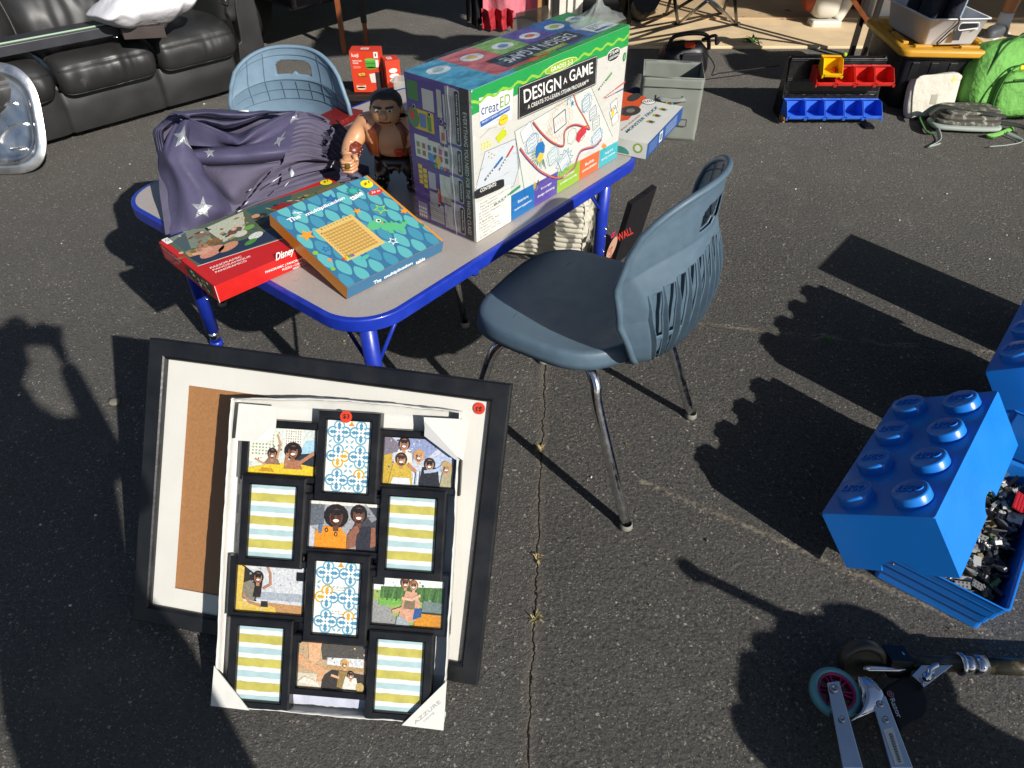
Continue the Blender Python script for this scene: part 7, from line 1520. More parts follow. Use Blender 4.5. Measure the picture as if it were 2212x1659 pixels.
# black tool bag behind the bin
tb = G(1478, 150, .06); t = thing('tool_bag', 'black tool bag with straps and a red switch behind the grey bin', 'bag', V((tb.x, tb.y, 0)))
w = MB(); w.blob(tb + V((0, .05, .04)), (.30, .22, .22), 'black_plastic', e=(.7, .7), nz=.02, ns=12, nu=36, nv=22); w.build('body', t)
w = MB(); w.tube(smooth_path([tb + V(p) for p in ((-.12, .0, .10), (-.10, -.02, .19), (.0, -.03, .215), (.10, -.02, .20), (.13, .0, .12))], 6), .012, 'black_gloss', 8); w.tube(smooth_path([tb + V(p) for p in ((.08, .0, .17), (.15, -.02, .20), (.17, .0, .15), (.19, .02, .16))], 6), .010, 'rubber_black', 8); w.tube(smooth_path([tb + V(p) for p in ((.1, -.05, .12), (.16, -.08, .05), (.14, -.14, .012), (.2, -.1, .01), (.42, -.02, .008), (.6, .05, .008))], 6), .004, 'rubber_black', 6); w.build('strap', t)
w = MB(); w.box(tb + V((.0, -.05, .155)), (.06, .03, .02), 'red_orange', Rx(.4)); w.build('switch', t, bevel=.004)
w = MB(); w.box(tb + V((.02, -.065, .09)), (.12, .02, .05), 'panel_grey', Rx(.3)); w.build('buckle', t, bevel=.004)

# ================================================================== parts rack with plastic bins
mat('bin_red', (.62, .03, .02), .35, var=(20, .05)); mat('bin_blue', (.04, .16, .72), .35, var=(20, .05)); mat('bin_yellow', (.85, .50, .0), .35)
pr0 = V((1.488, 3.955, .09)); t = thing('parts_rack', 'black bench rack that holds rows of small plastic bins', 'rack', V((1.74, 3.95, 0)))
fp_ = Fr(pr0, (1, 0, 0), V((0, .11, .99))); w = MB(); w.prism(fp_, [(0, 0), (.51, 0), (.51, .212), (0, .212)], -.006, 0, 'black_gloss')
for z_ in (.035, .045, .105, .112, .205): w.box(fp_.pt(.255, z_, .003), (.51, .006, .008), 'black_gloss')
for i in range(8): w.prism(fp_, [(.03 + .062 * i, .03), (.055 + .062 * i, .03), (.055 + .062 * i, .036), (.03 + .062 * i, .036)], 0, .008, 'black_gloss')
w.build('back_panel', t, bevel=.001)
w = MB(); w.box((1.743, 4.0, .30), (.51, .05, .012), 'black_gloss'); w.build('top_rail', t, bevel=.002)
for x_ in (1.486, 2.0):
    w = MB(); w.hexa([V((x_ - .004, 3.93, 0)), V((x_ + .004, 3.93, 0)), V((x_ + .004, 4.06, 0)), V((x_ - .004, 4.06, 0)), V((x_ - .004, 4.0, .31)), V((x_ + .004, 4.0, .31)), V((x_ + .004, 4.03, .31)), V((x_ - .004, 4.03, .31))], 'black_gloss'); w.build('side_plate', t)
MB().box((1.478, 3.86, .03), (.01, .04, .03), 'tan_wood').build('foot', t); MB().box((1.93, 3.82, .006), (.05, .07, .012), 'black_gloss').build('foot', t)
def partbin(pos, m, name_label, wdt=.104, dep=.11, hgt=.062, R=None, grp='plastic bins of the parts rack'):
    R = R or Matrix.Identity(3); pos = V(pos); b = single
    w = MB(); W2 = wdt / 2 - .002; P_ = lambda x, y, z: pos + R @ V((x, y, z))
    # side walls slope down towards the open front; local y: 0 back, -dep front
    for s_ in (-1, 1):
        x = W2 * s_; pts = [(0, 0), (-dep, 0), (-dep - .008, .020), (-dep * .55, hgt), (0, hgt)]
        fr_ = Fr(P_(x, 0, 0), R @ V((0, 1, 0)), R @ V((0, 0, 1)), R @ V((s_, 0, 0))); w.prism(fr_, pts, -.0025, 0, m)
    w.prism(Fr(P_(0, 0, 0), R @ V((1, 0, 0)), R @ V((0, 1, 0))), [(-W2, -dep), (W2, -dep), (W2, 0), (-W2, 0)], 0, .0025, m)
    w.prism(Fr(P_(0, 0, 0), R @ V((1, 0, 0)), R @ V((0, 0, 1))), [(-W2, 0), (W2, 0), (W2, hgt), (-W2, hgt)], 0, .0025, m)
    w.prism(Fr(P_(0, -dep, 0), R @ V((1, 0, 0)), R @ V((0, -.008, .02))), [(-W2, 0), (W2, 0), (W2, .0215), (-W2, .0215)], -.0025, 0, m)
    w.prism(Fr(P_(0, -dep - .004, .004), R @ V((1, 0, 0)), R @ V((0, -.008, .02))), [(-W2 * .8, .0), (W2 * .62, 0), (W2 * .62, .014), (-W2 * .8, .014)], 0, .004, m)
    for s_ in (-1, 1): w.prism(Fr(P_(s_ * (W2 - .001), -dep - .006, .0), R @ V((1, 0, 0)), R @ V((0, -.008, .02))), [(-.005, -.004), (.005, -.004), (.005, .012), (-.005, .012)], 0, .003, m)
    # top web
    w.prism(Fr(P_(0, 0, hgt), R @ V((1, 0, 0)), R @ V((0, 1, 0))), [(-W2, -.018), (W2, -.018), (W2, 0), (-W2, 0)], -.002, 0, m)
    o_ = fixn(w.build(name_label[0], None, tagd={'org': pos}, bevel=.0008)); tag(o_, name_label[1], 'bin', grp)
OR = ['leftmost', 'second from left', 'middle', 'fourth from left', 'rightmost']
for i in range(5): partbin((1.535 + i * .1035, 3.94, .035), 'bin_blue', ('parts_bin', '%s of the five blue plastic bins on the lower rail of the rack' % OR[i]), hgt=.075, dep=.105)
OR4 = ['leftmost', 'second from left', 'third from left', 'rightmost']
for i in range(4): partbin((1.650 + i * .1035, 3.955, .205), 'bin_red', ('parts_bin', '%s of the four red plastic bins on the upper rail of the rack' % OR4[i]), hgt=.075, dep=.105)
partbin((1.672, 3.93, .262), 'bin_yellow', ('parts_bin', 'single yellow plastic bin perched on the leftmost red bin'), R=Rz(-.08) @ Rx(.05), hgt=.075, dep=.10)
w = MB(); mat('tennis_green', '#9dbb2c', .8); w.blob((1.775, 4.0, .318), (.022, .022, .022), 'tennis_green', e=(1, 1)); single(w, 'ball', 'tiny yellow-green ball on the top rail of the parts rack', 'ball', (1.775, 4.0, .307))

# ================================================================== black tote with yellow lid, grey tub on top
mat('tote_black', '#1a1a1d', .4, var=(10, .1), coat=.1); mat('lid_yellow', '#c9942a', .4, var=(12, .05), wear=(18, '#8a6416', .3)); mat('tub_grey', '#cfd0d3', .4, var=(8, .03), bump=(60, .1)); mat('jeans_dark', '#151a26', .85, bump=(30, 1, .01)); mat('cloth_pale', '#7f95a8', .8, bump=(25, 1, .01))
tt = V((2.115, 4.05, 0)); tu = V((.995, .10, 0)).normalized(); tv = V((-.10, .995, 0)); tu = V((.995, -.06, 0)).normalized(); tv = V((.06, .995, 0)).normalized()
t = thing('tote', 'large black storage tote with yellow lid standing on the driveway', 'storage tote', tt + tu * .24 + tv * .35)
def tring(ins, z, L_=.46, W_=.60, r=.05): return [tt + tu * x + tv * y + UP * z for x, y in rrect(ins, ins, L_ - ins, W_ - ins, r, 4)]
def loftrings(w, rings, m, smooth=True, cap0=True, cap1=True):
    k = len(rings[0]); w.add([p for r_ in rings for p in r_], [(a * k + i, a * k + (i + 1) % k, (a + 1) * k + (i + 1) % k, (a + 1) * k + i) for a in range(len(rings) - 1) for i in range(k)], m, smooth)
    if cap0: w.add(rings[0], [tuple(range(k - 1, -1, -1))], m)
    if cap1: w.add(rings[-1], [tuple(range(k))], m)
w = MB(); loftrings(w, [tring(.045, 0), tring(.04, .01), tring(.022, .18), tring(.018, .27), tring(.006, .275), tring(.004, .305)], 'tote_black'); 
for x_ in (.09, .19, .29, .39): w.hexa([tt + tu * (x_ - .02) + tv * (-.0 + .035) + UP * .02, tt + tu * (x_ + .02) + tv * .035 + UP * .02, tt + tu * (x_ + .02) + tv * .05 + UP * .02, tt + tu * (x_ - .02) + tv * .05 + UP * .02] + [tt + tu * (x_ - .02) + tv * .012 + UP * .26, tt + tu * (x_ + .02) + tv * .012 + UP * .26, tt + tu * (x_ + .02) + tv * .03 + UP * .26, tt + tu * (x_ - .02) + tv * .03 + UP * .26], 'tote_black')
w.build('body', t, bevel=.003)
w = MB(); loftrings(w, [tring(-.018, .295), tring(-.022, .30), tring(-.022, .322), tring(-.014, .332), tring(.02, .333), tring(.03, .322), tring(.06, .322)], 'lid_yellow')
for (x0, y0, x1, y1) in ((.06, .03, .15, .06), (.30, .03, .40, .06), (.02, .1, .05, .3), (.02, .36, .05, .54), (.42, .1, .45, .3)): w.box(tt + tu * (x0 + x1) / 2 + tv * (y0 + y1) / 2 + UP * .334, (x1 - x0, y1 - y0, .016), 'lid_yellow', Rz(math.atan2(tu.y, tu.x)))
w.build('lid', t, bevel=.003)
g0 = V((2.20, 4.07, .336)); gu2 = V((.99, .06, 0)).normalized(); gv2 = V((-.10, .99, 0)).normalized()
t = thing('grey_tub', 'open grey plastic tub of clothes standing on the yellow tote lid', 'storage tub', g0 + gu2 * .15 + gv2 * .2)
def gr(ins, z): return [g0 + gu2 * x + gv2 * y + UP * z for x, y in rrect(ins, ins, .335 - ins, .44 - ins, .02, 4)]
w = MB(); loftrings(w, [gr(.03, 0), gr(.026, .006), gr(.004, .13), gr(-.006, .133), gr(-.006, .138), gr(.008, .138), gr(.030, .012)], 'tub_grey'); w.build('tub', t)
fg2 = Fr(g0 + gu2 * .0 + gv2 * .004, gu2, UP, -gv2); w = MB()
w.poly(fg2, rrect(.175, .085, .275, .112, .012), .004, 'black_plastic'); w.tube([fg2.pt(a, b, .006) for a, b in rrect(.170, .080, .280, .117, .014)] + [fg2.pt(.28, .09, .006)], .0035, 'tub_grey', 6); w.build('handle', t)
w = MB(); w.tube(smooth_path([fg2.pt(.15, .145, .01), fg2.pt(.155, .12, .014), fg2.pt(.12, .07, .006), (fg2.pt(.09, .02, .0)), fg2.pt(.10, .015, .0), fg2.pt(.14, .07, .008)], 6), .0035, 'black_plastic', 6); w.poly(fg2, [(.16, .03), (.20, .03), (.20, .08), (.16, .08)], .006, 'panel_grey'); w.build('cord_tag', t)
w = MB(); c_ = g0 + gu2 * .14 + gv2 * .2 + UP * .14
for k_, (dx, dy, m_, r_) in enumerate(((-.04, 0, 'jeans_dark', .05), (.02, .03, 'jeans_dark', .055), (.07, -.05, 'jeans_dark', .04), (-.07, .10, 'jeans_dark', .045))):
    w.tube(smooth_path([c_ + V((dx, dy, -.10)), c_ + V((dx + .01, dy, .02)), c_ + V((dx + .03, dy + .02, .15)), c_ + V((dx + .04, dy + .04, .28))], 5), r_, m_, 14)
single(w, 'clothes_roll', 'upright rolls of dark jeans in the grey tub', 'clothes', c_ - UP * .1)
w = MB(); w.tube(smooth_path([c_ + V((.115, -.02, -.08)), c_ + V((.12, -.02, .05)), c_ + V((.125, .0, .22))], 5), .028, 'cloth_pale', 14); w.tube(smooth_path([c_ + V((.16, .03, .0)), c_ + V((.17, .03, .08)), c_ + V((.15, .03, .14))], 5), .01, 'cloth_pale', 8); single(w, 'clothes_roll', 'pale blue rolled garment at the right of the grey tub', 'clothes', c_ + V((.12, 0, -.1)))

# ================================================================== bags on the ground
mat('pack_green', '#6aa94c', .75, bump=(22, 1, .016), var=(7, .07)); mat('pack_green_dark', '#35692a', .8); mat('pouch_cream', '#c9c4b6', .8, bump=(24, .9, .010), var=(8, .05)); mat('camo_bag', '#4c4a42', .8, var=(20, .2), wear=(24, '#a3a091', .47)); mat('webbing_dark', '#1d211d', .8); mat('strap_pale', '#9aa39b', .7)
bp_ = V((2.73, 3.98, 0)); t = thing('backpack', 'bright green backpack slumped on the ground beside the black tote', 'backpack', bp_)
def bshape(p): 
    k_ = 1 - .14 * max(0, p.z / .2) ** 2; return V((p.x * k_, p.y * (1 - .35 * max(0, p.z / .2)), p.z * .93))
Rb = Rx(-.16)
w = MB(); w.blob(bp_ + V((0, .07, .185)), (.52, .28, .42), 'pack_green', R=Rb, e=(.52, .52), nu=60, nv=44, nz=.014, ns=8, shape=bshape); w.build('body', t)
w = MB(); w.blob(bp_ + V((.04, -.075, .15)), (.34, .10, .23), 'pack_green', R=Rb, e=(.45, .45), nu=44, nv=30, nz=.008, ns=10, seed=4); w.build('front_pocket', t)
w = MB(); w.tube(smooth_path([bp_ + V(p) for p in ((-.13, -.125, .05), (-.145, -.118, .16), (-.09, -.08, .275), (.03, -.07, .31), (.15, -.08, .29))], 8), .0045, 'pack_green_dark', 6); w.tube(smooth_path([bp_ + V(p) for p in ((-.19, -.06, .08), (-.19, -.04, .24), (-.12, .0, .38), (0, .03, .43))], 8), .006, 'pack_green_dark', 6); w.tube(smooth_path([bp_ + V(p) for p in ((-.10, -.135, .235), (.0, -.14, .245), (.14, -.135, .24))], 8), .005, 'pack_green_dark', 6); w.build('zip', t)
w = MB(); w.lathe(Fr(bp_ + V((-.055, -.088, .285)), (1, 0, 0), V((0, .3, 1))), [(0, .003), (.012, .003), (.012, 0)], 'sticker_yellow', 18); w.build('badge', t)
w = MB(); w.tube(smooth_path([G(*zK(*p), z_) for p, z_ in (((1650, 930), .05), ((1500, 950), .03), ((1350, 990), .015), ((1370, 1080), .02), ((1400, 1120), .012), ((1440, 1125), .008))], 6), .018, 'pack_green_dark', 8, flat=.25); w.tube(smooth_path([G(*zK(*p), z_) for p, z_ in (((2120, 1080), .012), ((2000, 1130), .02), ((1900, 1150), .012), ((1960, 1165), .01))], 6), .012, 'pack_green', 8, flat=.3); w.build('strap', t)
w = MB(); w.tube(smooth_path([G(*zK(*p), z_) for p, z_ in (((1480, 1080), .02), ((1500, 1180), .012), ((1400, 1240), .008), ((1500, 1215), .01))], 6), .010, 'strap_pale', 8, flat=.3); w.tube(smooth_path([G(*zK(*p), z_) for p, z_ in (((2060, 1120), .02), ((2190, 1190), .012), ((2080, 1225), .008), ((1910, 1240), .008))], 6), .010, 'strap_pale', 8, flat=.3); w.build('buckle_strap', t)
pa = G(*zK(1200, 1000), 0); t = thing('pouch', 'cream cloth pouch bag with yellow button leaning on the tote', 'bag', pa + V((.12, .04, 0)))
frp2 = Fr(pa + V((0, .0, .0)), V((1, .04, 0)), V((0, .25, .95))); ol = [(p.x, p.y) for p in smooth_path([(.0, .02, 0), (.03, .0, 0), (.13, .01, 0), (.22, .025, 0), (.255, .06, 0), (.26, .15, 0), (.255, .215, 0), (.22, .235, 0), (.12, .225, 0), (.02, .205, 0), (-.01, .19, 0), (-.015, .10, 0)], 5, True)]
cx_, cy_ = .125, .12; w = MB(); rings = [[frp2.pt(cx_ + (a - cx_) * s_, cy_ + (b - cy_) * s_, c_) for a, b in ol] for s_, c_ in ((.8, -.03), (.98, -.022), (1.0, -.01), (.98, .012), (.93, .022), (.6, .028))]; loftrings(w, rings, 'pouch_cream'); w.build('body', t)
w = MB(); fl_ = [(.0, .20), (.02, .03), (.05, .012), (.165, .03), (.20, .13), (.245, .19), (.235, .225), (.1, .225)]; fl_ = [(p.x, p.y) for p in smooth_path([(a, b, 0) for a, b in fl_], 4, True)]; w.prism(frp2, [(a, b) for a, b in fl_], .020, .032, 'pouch_cream'); w.build('flap', t, bevel=.004)
w = MB(); w.poly(frp2, [(.105, .075), (.14, .075), (.14, .125), (.105, .125)], .0335, ink('#96907f')); w.ell(frp2, (.205, .198), .010, .010, .0335, 'sticker_yellow'); w.build('label_patch', t)
cp = G(*zK(1700, 1060), .02); t = thing('folded_bag', 'flat folded camouflage fabric bag lying before the green backpack', 'bag', V((cp.x, cp.y, 0))); w = MB()
for k_ in range(4): w.blob(cp + V((.0 + .012 * k_, .02 * k_, .008 + .019 * k_)), (.36 - .02 * k_, .16, .026), 'camo_bag' if k_ else 'strap_pale', R=Rz(-.12 + .03 * k_), e=(.4, .5), nu=44, nv=12, nz=.008, ns=12, seed=k_ * 3.)
w.build('body', t); w = MB(); w.tube(smooth_path([cp + V(p) for p in ((-.2, .02, .05), (-.13, .04, .085), (0, .0, .07), (.1, -.02, .07), (.2, -.01, .05))], 6), .012, 'webbing_dark', 8, flat=.4); w.tube(smooth_path([cp + V(p) for p in ((.12, -.02, .03), (.26, -.05, .02), (.3, -.09, .01))], 6), .012, 'webbing_dark', 8, flat=.4); w.build('strap', t)

# ================================================================== far background
# car: black wheel with chrome rim and dark sill, standing behind the sofa
mat('car_black', '#0b0b0d', .2, coat=1.); mat('tyre', '#121214', .75, bump=(80, .4)); mat('car_glass', '#0c1014', .08)
wc_ = V((-1.98, 5.32, .33)); t = thing('parked_car', 'black parked car behind the sofa, only its chromed rear wheel showing', 'car', (-3.2, 6.0, 0)); du = V((-.80, .6, 0)).normalized(); dn = V((du.y, -du.x, 0)); dn = -dn if dn.y > 0 else dn
fw3 = Fr(wc_, du, UP, dn)
def wheel(c):
    f_ = Fr(c, du, UP, dn); w = MB(); w.lathe(f_, [(.22, -.19), (.31, -.20), (.33, -.17), (.335, -.1), (.33, -.03), (.31, 0), (.24, .005), (.225, -.01)], 'tyre', 60); wh_ = w.build('wheel', t)
    w = MB(); w.lathe(f_, [(.225, -.01), (.235, .004), (.215, .006), (.205, -.02), (.20, -.10)], 'chrome', 60); w.lathe(f_, [(.0, -.005), (.04, -.005), (.06, -.03), (.06, -.09)], 'chrome', 24); w.lathe(f_, [(.0, -.10), (.2, -.10)], 'black_plastic', 30)
    for i in range(5):
        a = i * 2 * PI / 5 + .3; d = V((math.cos(a), math.sin(a))); p = V((-d.y, d.x)); w.prism(f_, [tuple(d * .04 - p * .035), tuple(d * .21 - p * .022), tuple(d * .21 + p * .022), tuple(d * .04 + p * .035)], -.04, -.012, 'chrome')
    w.build('rim', wh_)
wheel(wc_); wheel(wc_ + du * 2.7)
w = MB(); c0_ = wc_ - du * .75 - dn * .02
prof = [(0, .28), (.0, .62), (.12, .95), (.55, 1.02), (.95, 1.42), (2.3, 1.48), (3.0, 1.05), (3.9, .92), (4.1, .7), (4.1, .28), (3.85, .28)] 
arch = lambda x: [(x + .39 * math.cos(a), .33 + .39 * math.sin(a)) for a in [PI * i / 12 for i in range(13)]]
prof = [(0, .30), (.0, .62), (.12, .95), (.55, 1.02), (.95, 1.42), (2.3, 1.48), (3.0, 1.05), (3.9, .92), (4.1, .7), (4.1, .30)] + [p for p in arch(3.45) if p[1] > .3] + [p for p in arch(.75) if p[1] > .3]
fcar = Fr(V((c0_.x, c0_.y, 0)), du, UP, dn); w.prism(fcar, prof, -1.75, .0, 'car_black'); w.build('body', t, bevel=.03, seg=3)
w = MB(); w.poly(fcar, [(.75, 1.03), (1.05, 1.36), (2.2, 1.40), (2.75, 1.05)], .004, 'car_glass'); w.build('window', t)
# canopy tent whose copper-brown legs stand behind the table; its roof is an unseen sheet cut to the shadow beyond
mat('pole_copper', '#8a4e2c', .4, .2, var=(12, .15)); mat('pole_dark', '#1d1816', .45); mat('canopy_cloth', '#7f8486', .8)
t = thing('canopy_tent', 'pop-up canopy tent on slim copper-brown and dark legs', 'canopy', (.6, 6.4, 0))
def tline(p0, z0, p1, z1, r, m, nm='leg', sq=True):
    a = G(*p0, z0); b = G(*p1, z1); w = MB(); w.tube([a, b], r, m, 4 if sq else 12, smooth=False); w.build(nm, t, bevel=.002); return a, b
MB().tube(vpole((745, 115)), .021, 'pole_copper', 4, smooth=False).build('leg', t)
p0, p1 = vpole((793, 99)); lg = MB().tube([p0, p1], .019, 'pole_copper', 4, smooth=False).build('leg', t); MB().tube([p0 + UP * .15, p1], .025, 'pole_dark', 4, smooth=False).build('leg_sleeve', lg)
for b_ in ((1357, 60), (1835, 128), (1863, 128)): MB().tube(vpole(b_), .021, 'pole_dark', 4, smooth=False).build('leg', t)
MB().tube([G(1884, 60, .2), G(1843, 0, .37), G(1800, -60, .6)], .018, 'pole_copper', 4, smooth=False).build('scissor_strut', t)
# unseen sheets overhead, outlined from the shadows they have to cast
def shadow_poly(px_pts, z, th, name, label, m='canopy_cloth', cat='canopy', conv=None):
    pts = [shadow_to(*p, z) for p in px_pts]; w = MB(); k = len(pts); w.add([p for p in pts] + [p + UP * th for p in pts], [tuple(range(k)), tuple(range(2 * k - 1, k - 1, -1))] + [(i, (i + 1) % k, k + (i + 1) % k, k + i) for i in range(k)], m)
    c_ = sum(pts, V((0, 0, 0))) / k
    return fixn(single(w, name, label, cat, c_)), c_
def shade(px_pts, z, th, parent_name, label, m='canopy_cloth', cat='canopy'): return shadow_poly(px_pts, z, th, parent_name, label, m, cat)
shade([(560, 45), (594, 31), (655, 7), (700, 6), (776, 10), (866, 25), (1000, 48), (1004, 0), (1004, -60), (900, -110), (560, -90)], 2.35, .03, 'shadow_sheet', 'unseen grey cloth roof of the far canopy, outlined to cast the far shadow')  # roof outline follows the shadow it casts on the far ground
shade([(560, 112), (600, 66 + 50), (640, 128), (680, 80 + 50), (672, 118), (700, 66), (730, 63), (770, 72), (800, 66), (860, 64), (905, 78), (950, 80), (965, 88), (940, 108), (925, 120), (700, 118), (590, 118)], 2.1, .03, 'shadow_sheet', 'unseen dark sheet added above the driveway to cast the shadow band', 'pole_dark')  # added caster, free-form outline for the dark band across the driveway
w = MB()
for a_, b_ in (((918, 128), (962, 88)), ((930, 132), (985, 96)), ((955, 90), (990, 98)), ((925, 118), (965, 124)), ((600, 118), (640, 128)), ((905, 120), (950, 122))): w.tube([shadow_to(*a_, 2.1), shadow_to(*b_, 2.1)], .022, 'pole_dark', 4, smooth=False)
single(w, 'canopy_truss', 'folding scissor truss of the canopy above the driveway', 'canopy', shadow_to(940, 110, 2.1))
shade([(970, 84), (1000, 78), (1080, 80), (1140, 96), (1200, 96), (1260, 96), (1365, 104), (1440, 96), (1480, 92), (1486, 104), (1390, 150), (1365, 200), (1200, 200), (900, 130), (945, 110)], 1.9, .03, 'shadow_sheet', 'unseen dark sheet added overhead to shade the ground behind the tall box', 'pole_dark')  # added caster out of view, darkens the ground behind the box
shade([(1560, 22), (1640, 28), (1660, 44), (1800, 50), (1900, 60), (1960, 50), (2212, 55), (2300, 20), (2300, -70), (1620, -70), (1600, 0), (1560, 10)], 2.3, .03, 'shadow_sheet', 'unseen wide dark sheet added overhead to shade the garage mouth', 'pole_dark')  # added out of view so the garage floor falls into shade
shade([(1575, 122), (1600, 118), (1700, 130), (1712, 136), (1712, 175), (1660, 170), (1600, 158), (1588, 148)], 1.2, .03, 'side_shadow_sheet', 'unseen ragged dark sheet added overhead to shade the ground at the right', 'pole_dark')  # added caster, cut to the shadow patch beside the parts rack
# clothes on a rack
mat('cloth_pink', '#c8707c', .8, bump=(20, .9, .008)); mat('cloth_red', '#a3202c', .75, bump=(30, .9, .006)); mat('cloth_black', '#17161a', .8, bump=(30, .6))
def hanging(name, label, x0, x1, ybot, ztop, m, folds, dy=0.):
    A = G(x0, ybot, .02); B = G(x1, ybot, .02); t_ = thing('garment' if name is None else name, label, 'clothes', (A + B) / 2); w = MB(); u_ = (B - A)
    w.grid(lambda u, v: A + u_ * (u + .08 * (v - .5) * (u - .5)) + V((0, dy + .035 * math.sin(u * folds * 2 * PI + v) + .02 * noise.noise(V((u * 9, v * 4, folds))), ztop * v)) + V((0, 0, .02 * noise.noise(V((u * 6, 0, 1))) * (1 - v))), 70, 24, m); w.build('fabric', t_, solid=.004); return t_
hanging(None, 'pink garment hanging from a rack left of the garage jamb', 1038, 1166, 38, 1.1, 'cloth_pink', 1.7)
hanging(None, 'red ruffled garment hem showing below the pink clothes', 1042, 1108, 63, .13, 'cloth_red', 2.6, -.0)
hanging(None, 'black garment hanging at the left end of the clothes rack', 1018, 1044, 52, 1.0, 'cloth_black', 1.5, -.04)
w = MB(); a_ = G(1000, 50, 0); 
t = thing('clothes_rack', 'clothes rack behind the table with pink and black garments', 'rack', G(1090, 50)); w = MB(); w.tube([G(1010, 48, 0) + UP * 1.15, G(1180, 55, 0) + UP * 1.15], .014, 'pole_dark', 10); w.build('rail', t)
for p in ((1012, 46), (1180, 52)): w = MB(); w.tube([G(*p, .0), G(*p, 0) + UP * 1.15], .014, 'pole_dark', 10); w.build('leg', t)
mat('plastic_frost', '#b9bdb8', .3, alpha=.55)
a_ = G(1150, 78, 0); w = MB(); w.add([G(*zJ(425, 95), .42), G(*zJ(575, 60), .42), G(*zJ(628, 185), .12), G(*zJ(440, 238), .12)], [(0, 1, 2, 3)], 'plastic_frost'); w.add([G(*zJ(575, 60), .42), G(*zJ(600, 75), .40) + V((.05, .12, 0)), G(*zJ(650, 190), .1) + V((.05, .12, 0)), G(*zJ(628, 185), .12)], [(0, 1, 2, 3)], 'plastic_frost')
o_ = w.build('plastic_bag', None, tagd={'org': a_}, solid=.003); tag(o_, 'clear plastic bag standing behind the tall craft box', 'bag')
# white sack, small garden things right of the jamb
mat('sack_print', '#a32822', .6)
sc_ = G(1310, 24, 0); t = thing('sack', 'white printed sack with red lettering standing in the garage mouth', 'sack', sc_); w = MB(); w.blob(sc_ + V((0, .06, .2)), (.36, .2, .46), 'paper_white', e=(.5, .5), nz=.01, ns=8); w.build('body', t); fsk = Fr(sc_ + V((0, -.046, .0)), (1, 0, 0), UP); w = MB(); w.poly(fsk, [(-.12, .09), (.08, .09), (.08, .12), (-.12, .12)], -.003, 'sack_print'); w.text(fsk, 'FREE', (-.12, .05), (-.03, .05), (-.12, .075), -.003, 'black_ink', bold=.02); w.build('print', t)
w = MB(); c_ = G(1300, 40, 0); w.blob(c_ + V((0, .1, .06)), (.6, .25, .12), 'fabric_dark', nz=.03, ns=6); single(w, 'doormat_roll', 'rolled dark mat lying before the white sack', 'mat', c_)
w = MB(); c_ = G(1345, 44, 0); w.lathe(Fr(c_, (1, 0, 0), (0, 1, 0)), [(0, 0), (.05, 0), (.055, .05), (.035, .09), (.05, .14), (.045, .2), (.02, .24), (0, .245)], 'camo_dark', 20); single(w, 'figurine', 'small brown garden figurine beside the dark canopy leg', 'figurine', c_)
w = MB(); c_ = G(1262, 12, 0); w.lathe(Fr(c_, (1, 0, 0), (0, 1, 0)), [(.13, .0), (.1, .02), (.03, .18), (0, .2)], 'orange_card', 20); single(w, 'traffic_cone', 'small orange cone in the garage mouth', 'cone', c_)
# folding camp chairs: only leg frames visible
t = thing('camp_chair', 'black folding camp chair whose crossed legs stand on the concrete', 'chair', G(1510, 40, 0)); 
def cl(p0, z0, p1, z1, r=.011, m='pole_dark'): w = MB(); w.tube([G(*p0, z0), G(*p1, z1)], r, m, 10); w.build('leg', t)
F1, F2, F3, F4 = zC(365, 128), zC(678, 130), zC(300, 82), zC(600, 76)
cl(F1, .01, zC(525, 0), .40, .011, 'steel_scuffed'); cl(F2, .01, zC(520, -20), .44, .011, 'steel_scuffed'); cl(F1, .01, zC(345, -20), .46); cl(F2, .01, zC(668, -20), .46); cl(F3, .01, zC(450, -10), .30); cl(F4, .01, zC(480, -40), .36); cl(F3, .01, zC(330, -20), .32); cl(F4, .01, zC(640, -30), .36)
for p in (F1, F2, F3, F4): w = MB(); w.blob(G(*p, .02), (.06, .05, .03), 'black_plastic', nu=12, nv=8); w.build('foot', t)
w = MB(); c_ = G(1510, -60, .45); w.box(V((c_.x, c_.y, .52)), (.55, .5, .02), 'cloth_black'); w.build('seat', t)
t = thing('camp_chair', 'second folded camp chair in black, close to the dark canopy leg', 'chair', G(1390, 25, 0)); 
for a_, b_, z_ in ((zC(240, 70), zC(215, -20), .5), (zC(185, 66), zC(230, -20), .5), (zC(150, 60), zC(150, -20), .5)): w = MB(); w.tube([G(*a_, .01), G(*b_, z_)], .012, 'pole_dark', 8); w.build('leg', t)
w = MB(); w.tube(smooth_path([G(*zC(150, 60), .05), G(*zC(190, 20), .25), G(*zC(200, -20), .5)], 5), .08, 'cloth_black', 12); w.build('seat', t)
# white and orange blower
mat('tool_white', '#cfcabd', .35); mat('tool_orange', '#9c3a16', .4)
c_ = G(*zC(1150, 158), 0); t = thing('leaf_blower', 'white and orange garden power tool standing on the garage floor', 'power tool', c_); w = MB(); w.box(c_ + V((0, .05, .03)), (.22, .12, .06), 'tool_white'); w.build('base', t, bevel=.015)
w = MB(); w.tube(smooth_path([c_ + V(p) for p in ((.09, .08, .05), (.15, .1, .18), (.16, .12, .34), (.1, .14, .52))], 6), [.045] * 19, 'tool_white', 16); w.blob(c_ + V((-.01, .1, .17)), (.20, .2, .22), 'tool_white', e=(.6, .6)); w.build('housing', t)
w = MB(); w.blob(c_ + V((-.10, .14, .24)), (.12, .2, .3), 'tool_orange', e=(.7, .7)); w.build('starter_cover', t)
w = MB(); c_ = G(1845, 28, 0); w.box(c_ + V((.05, .15, .12)), (.5, .3, .24), 'tool_orange', Rz(.1)); w.box(c_ + V((.05, .15, .25)), (.46, .26, .03), 'camo_dark', Rz(.1)); single(w, 'red_crate', 'dull red crate at the garage mouth behind the dark canopy legs', 'crate', c_ + V((.05, .15, 0)), bevel=.01)
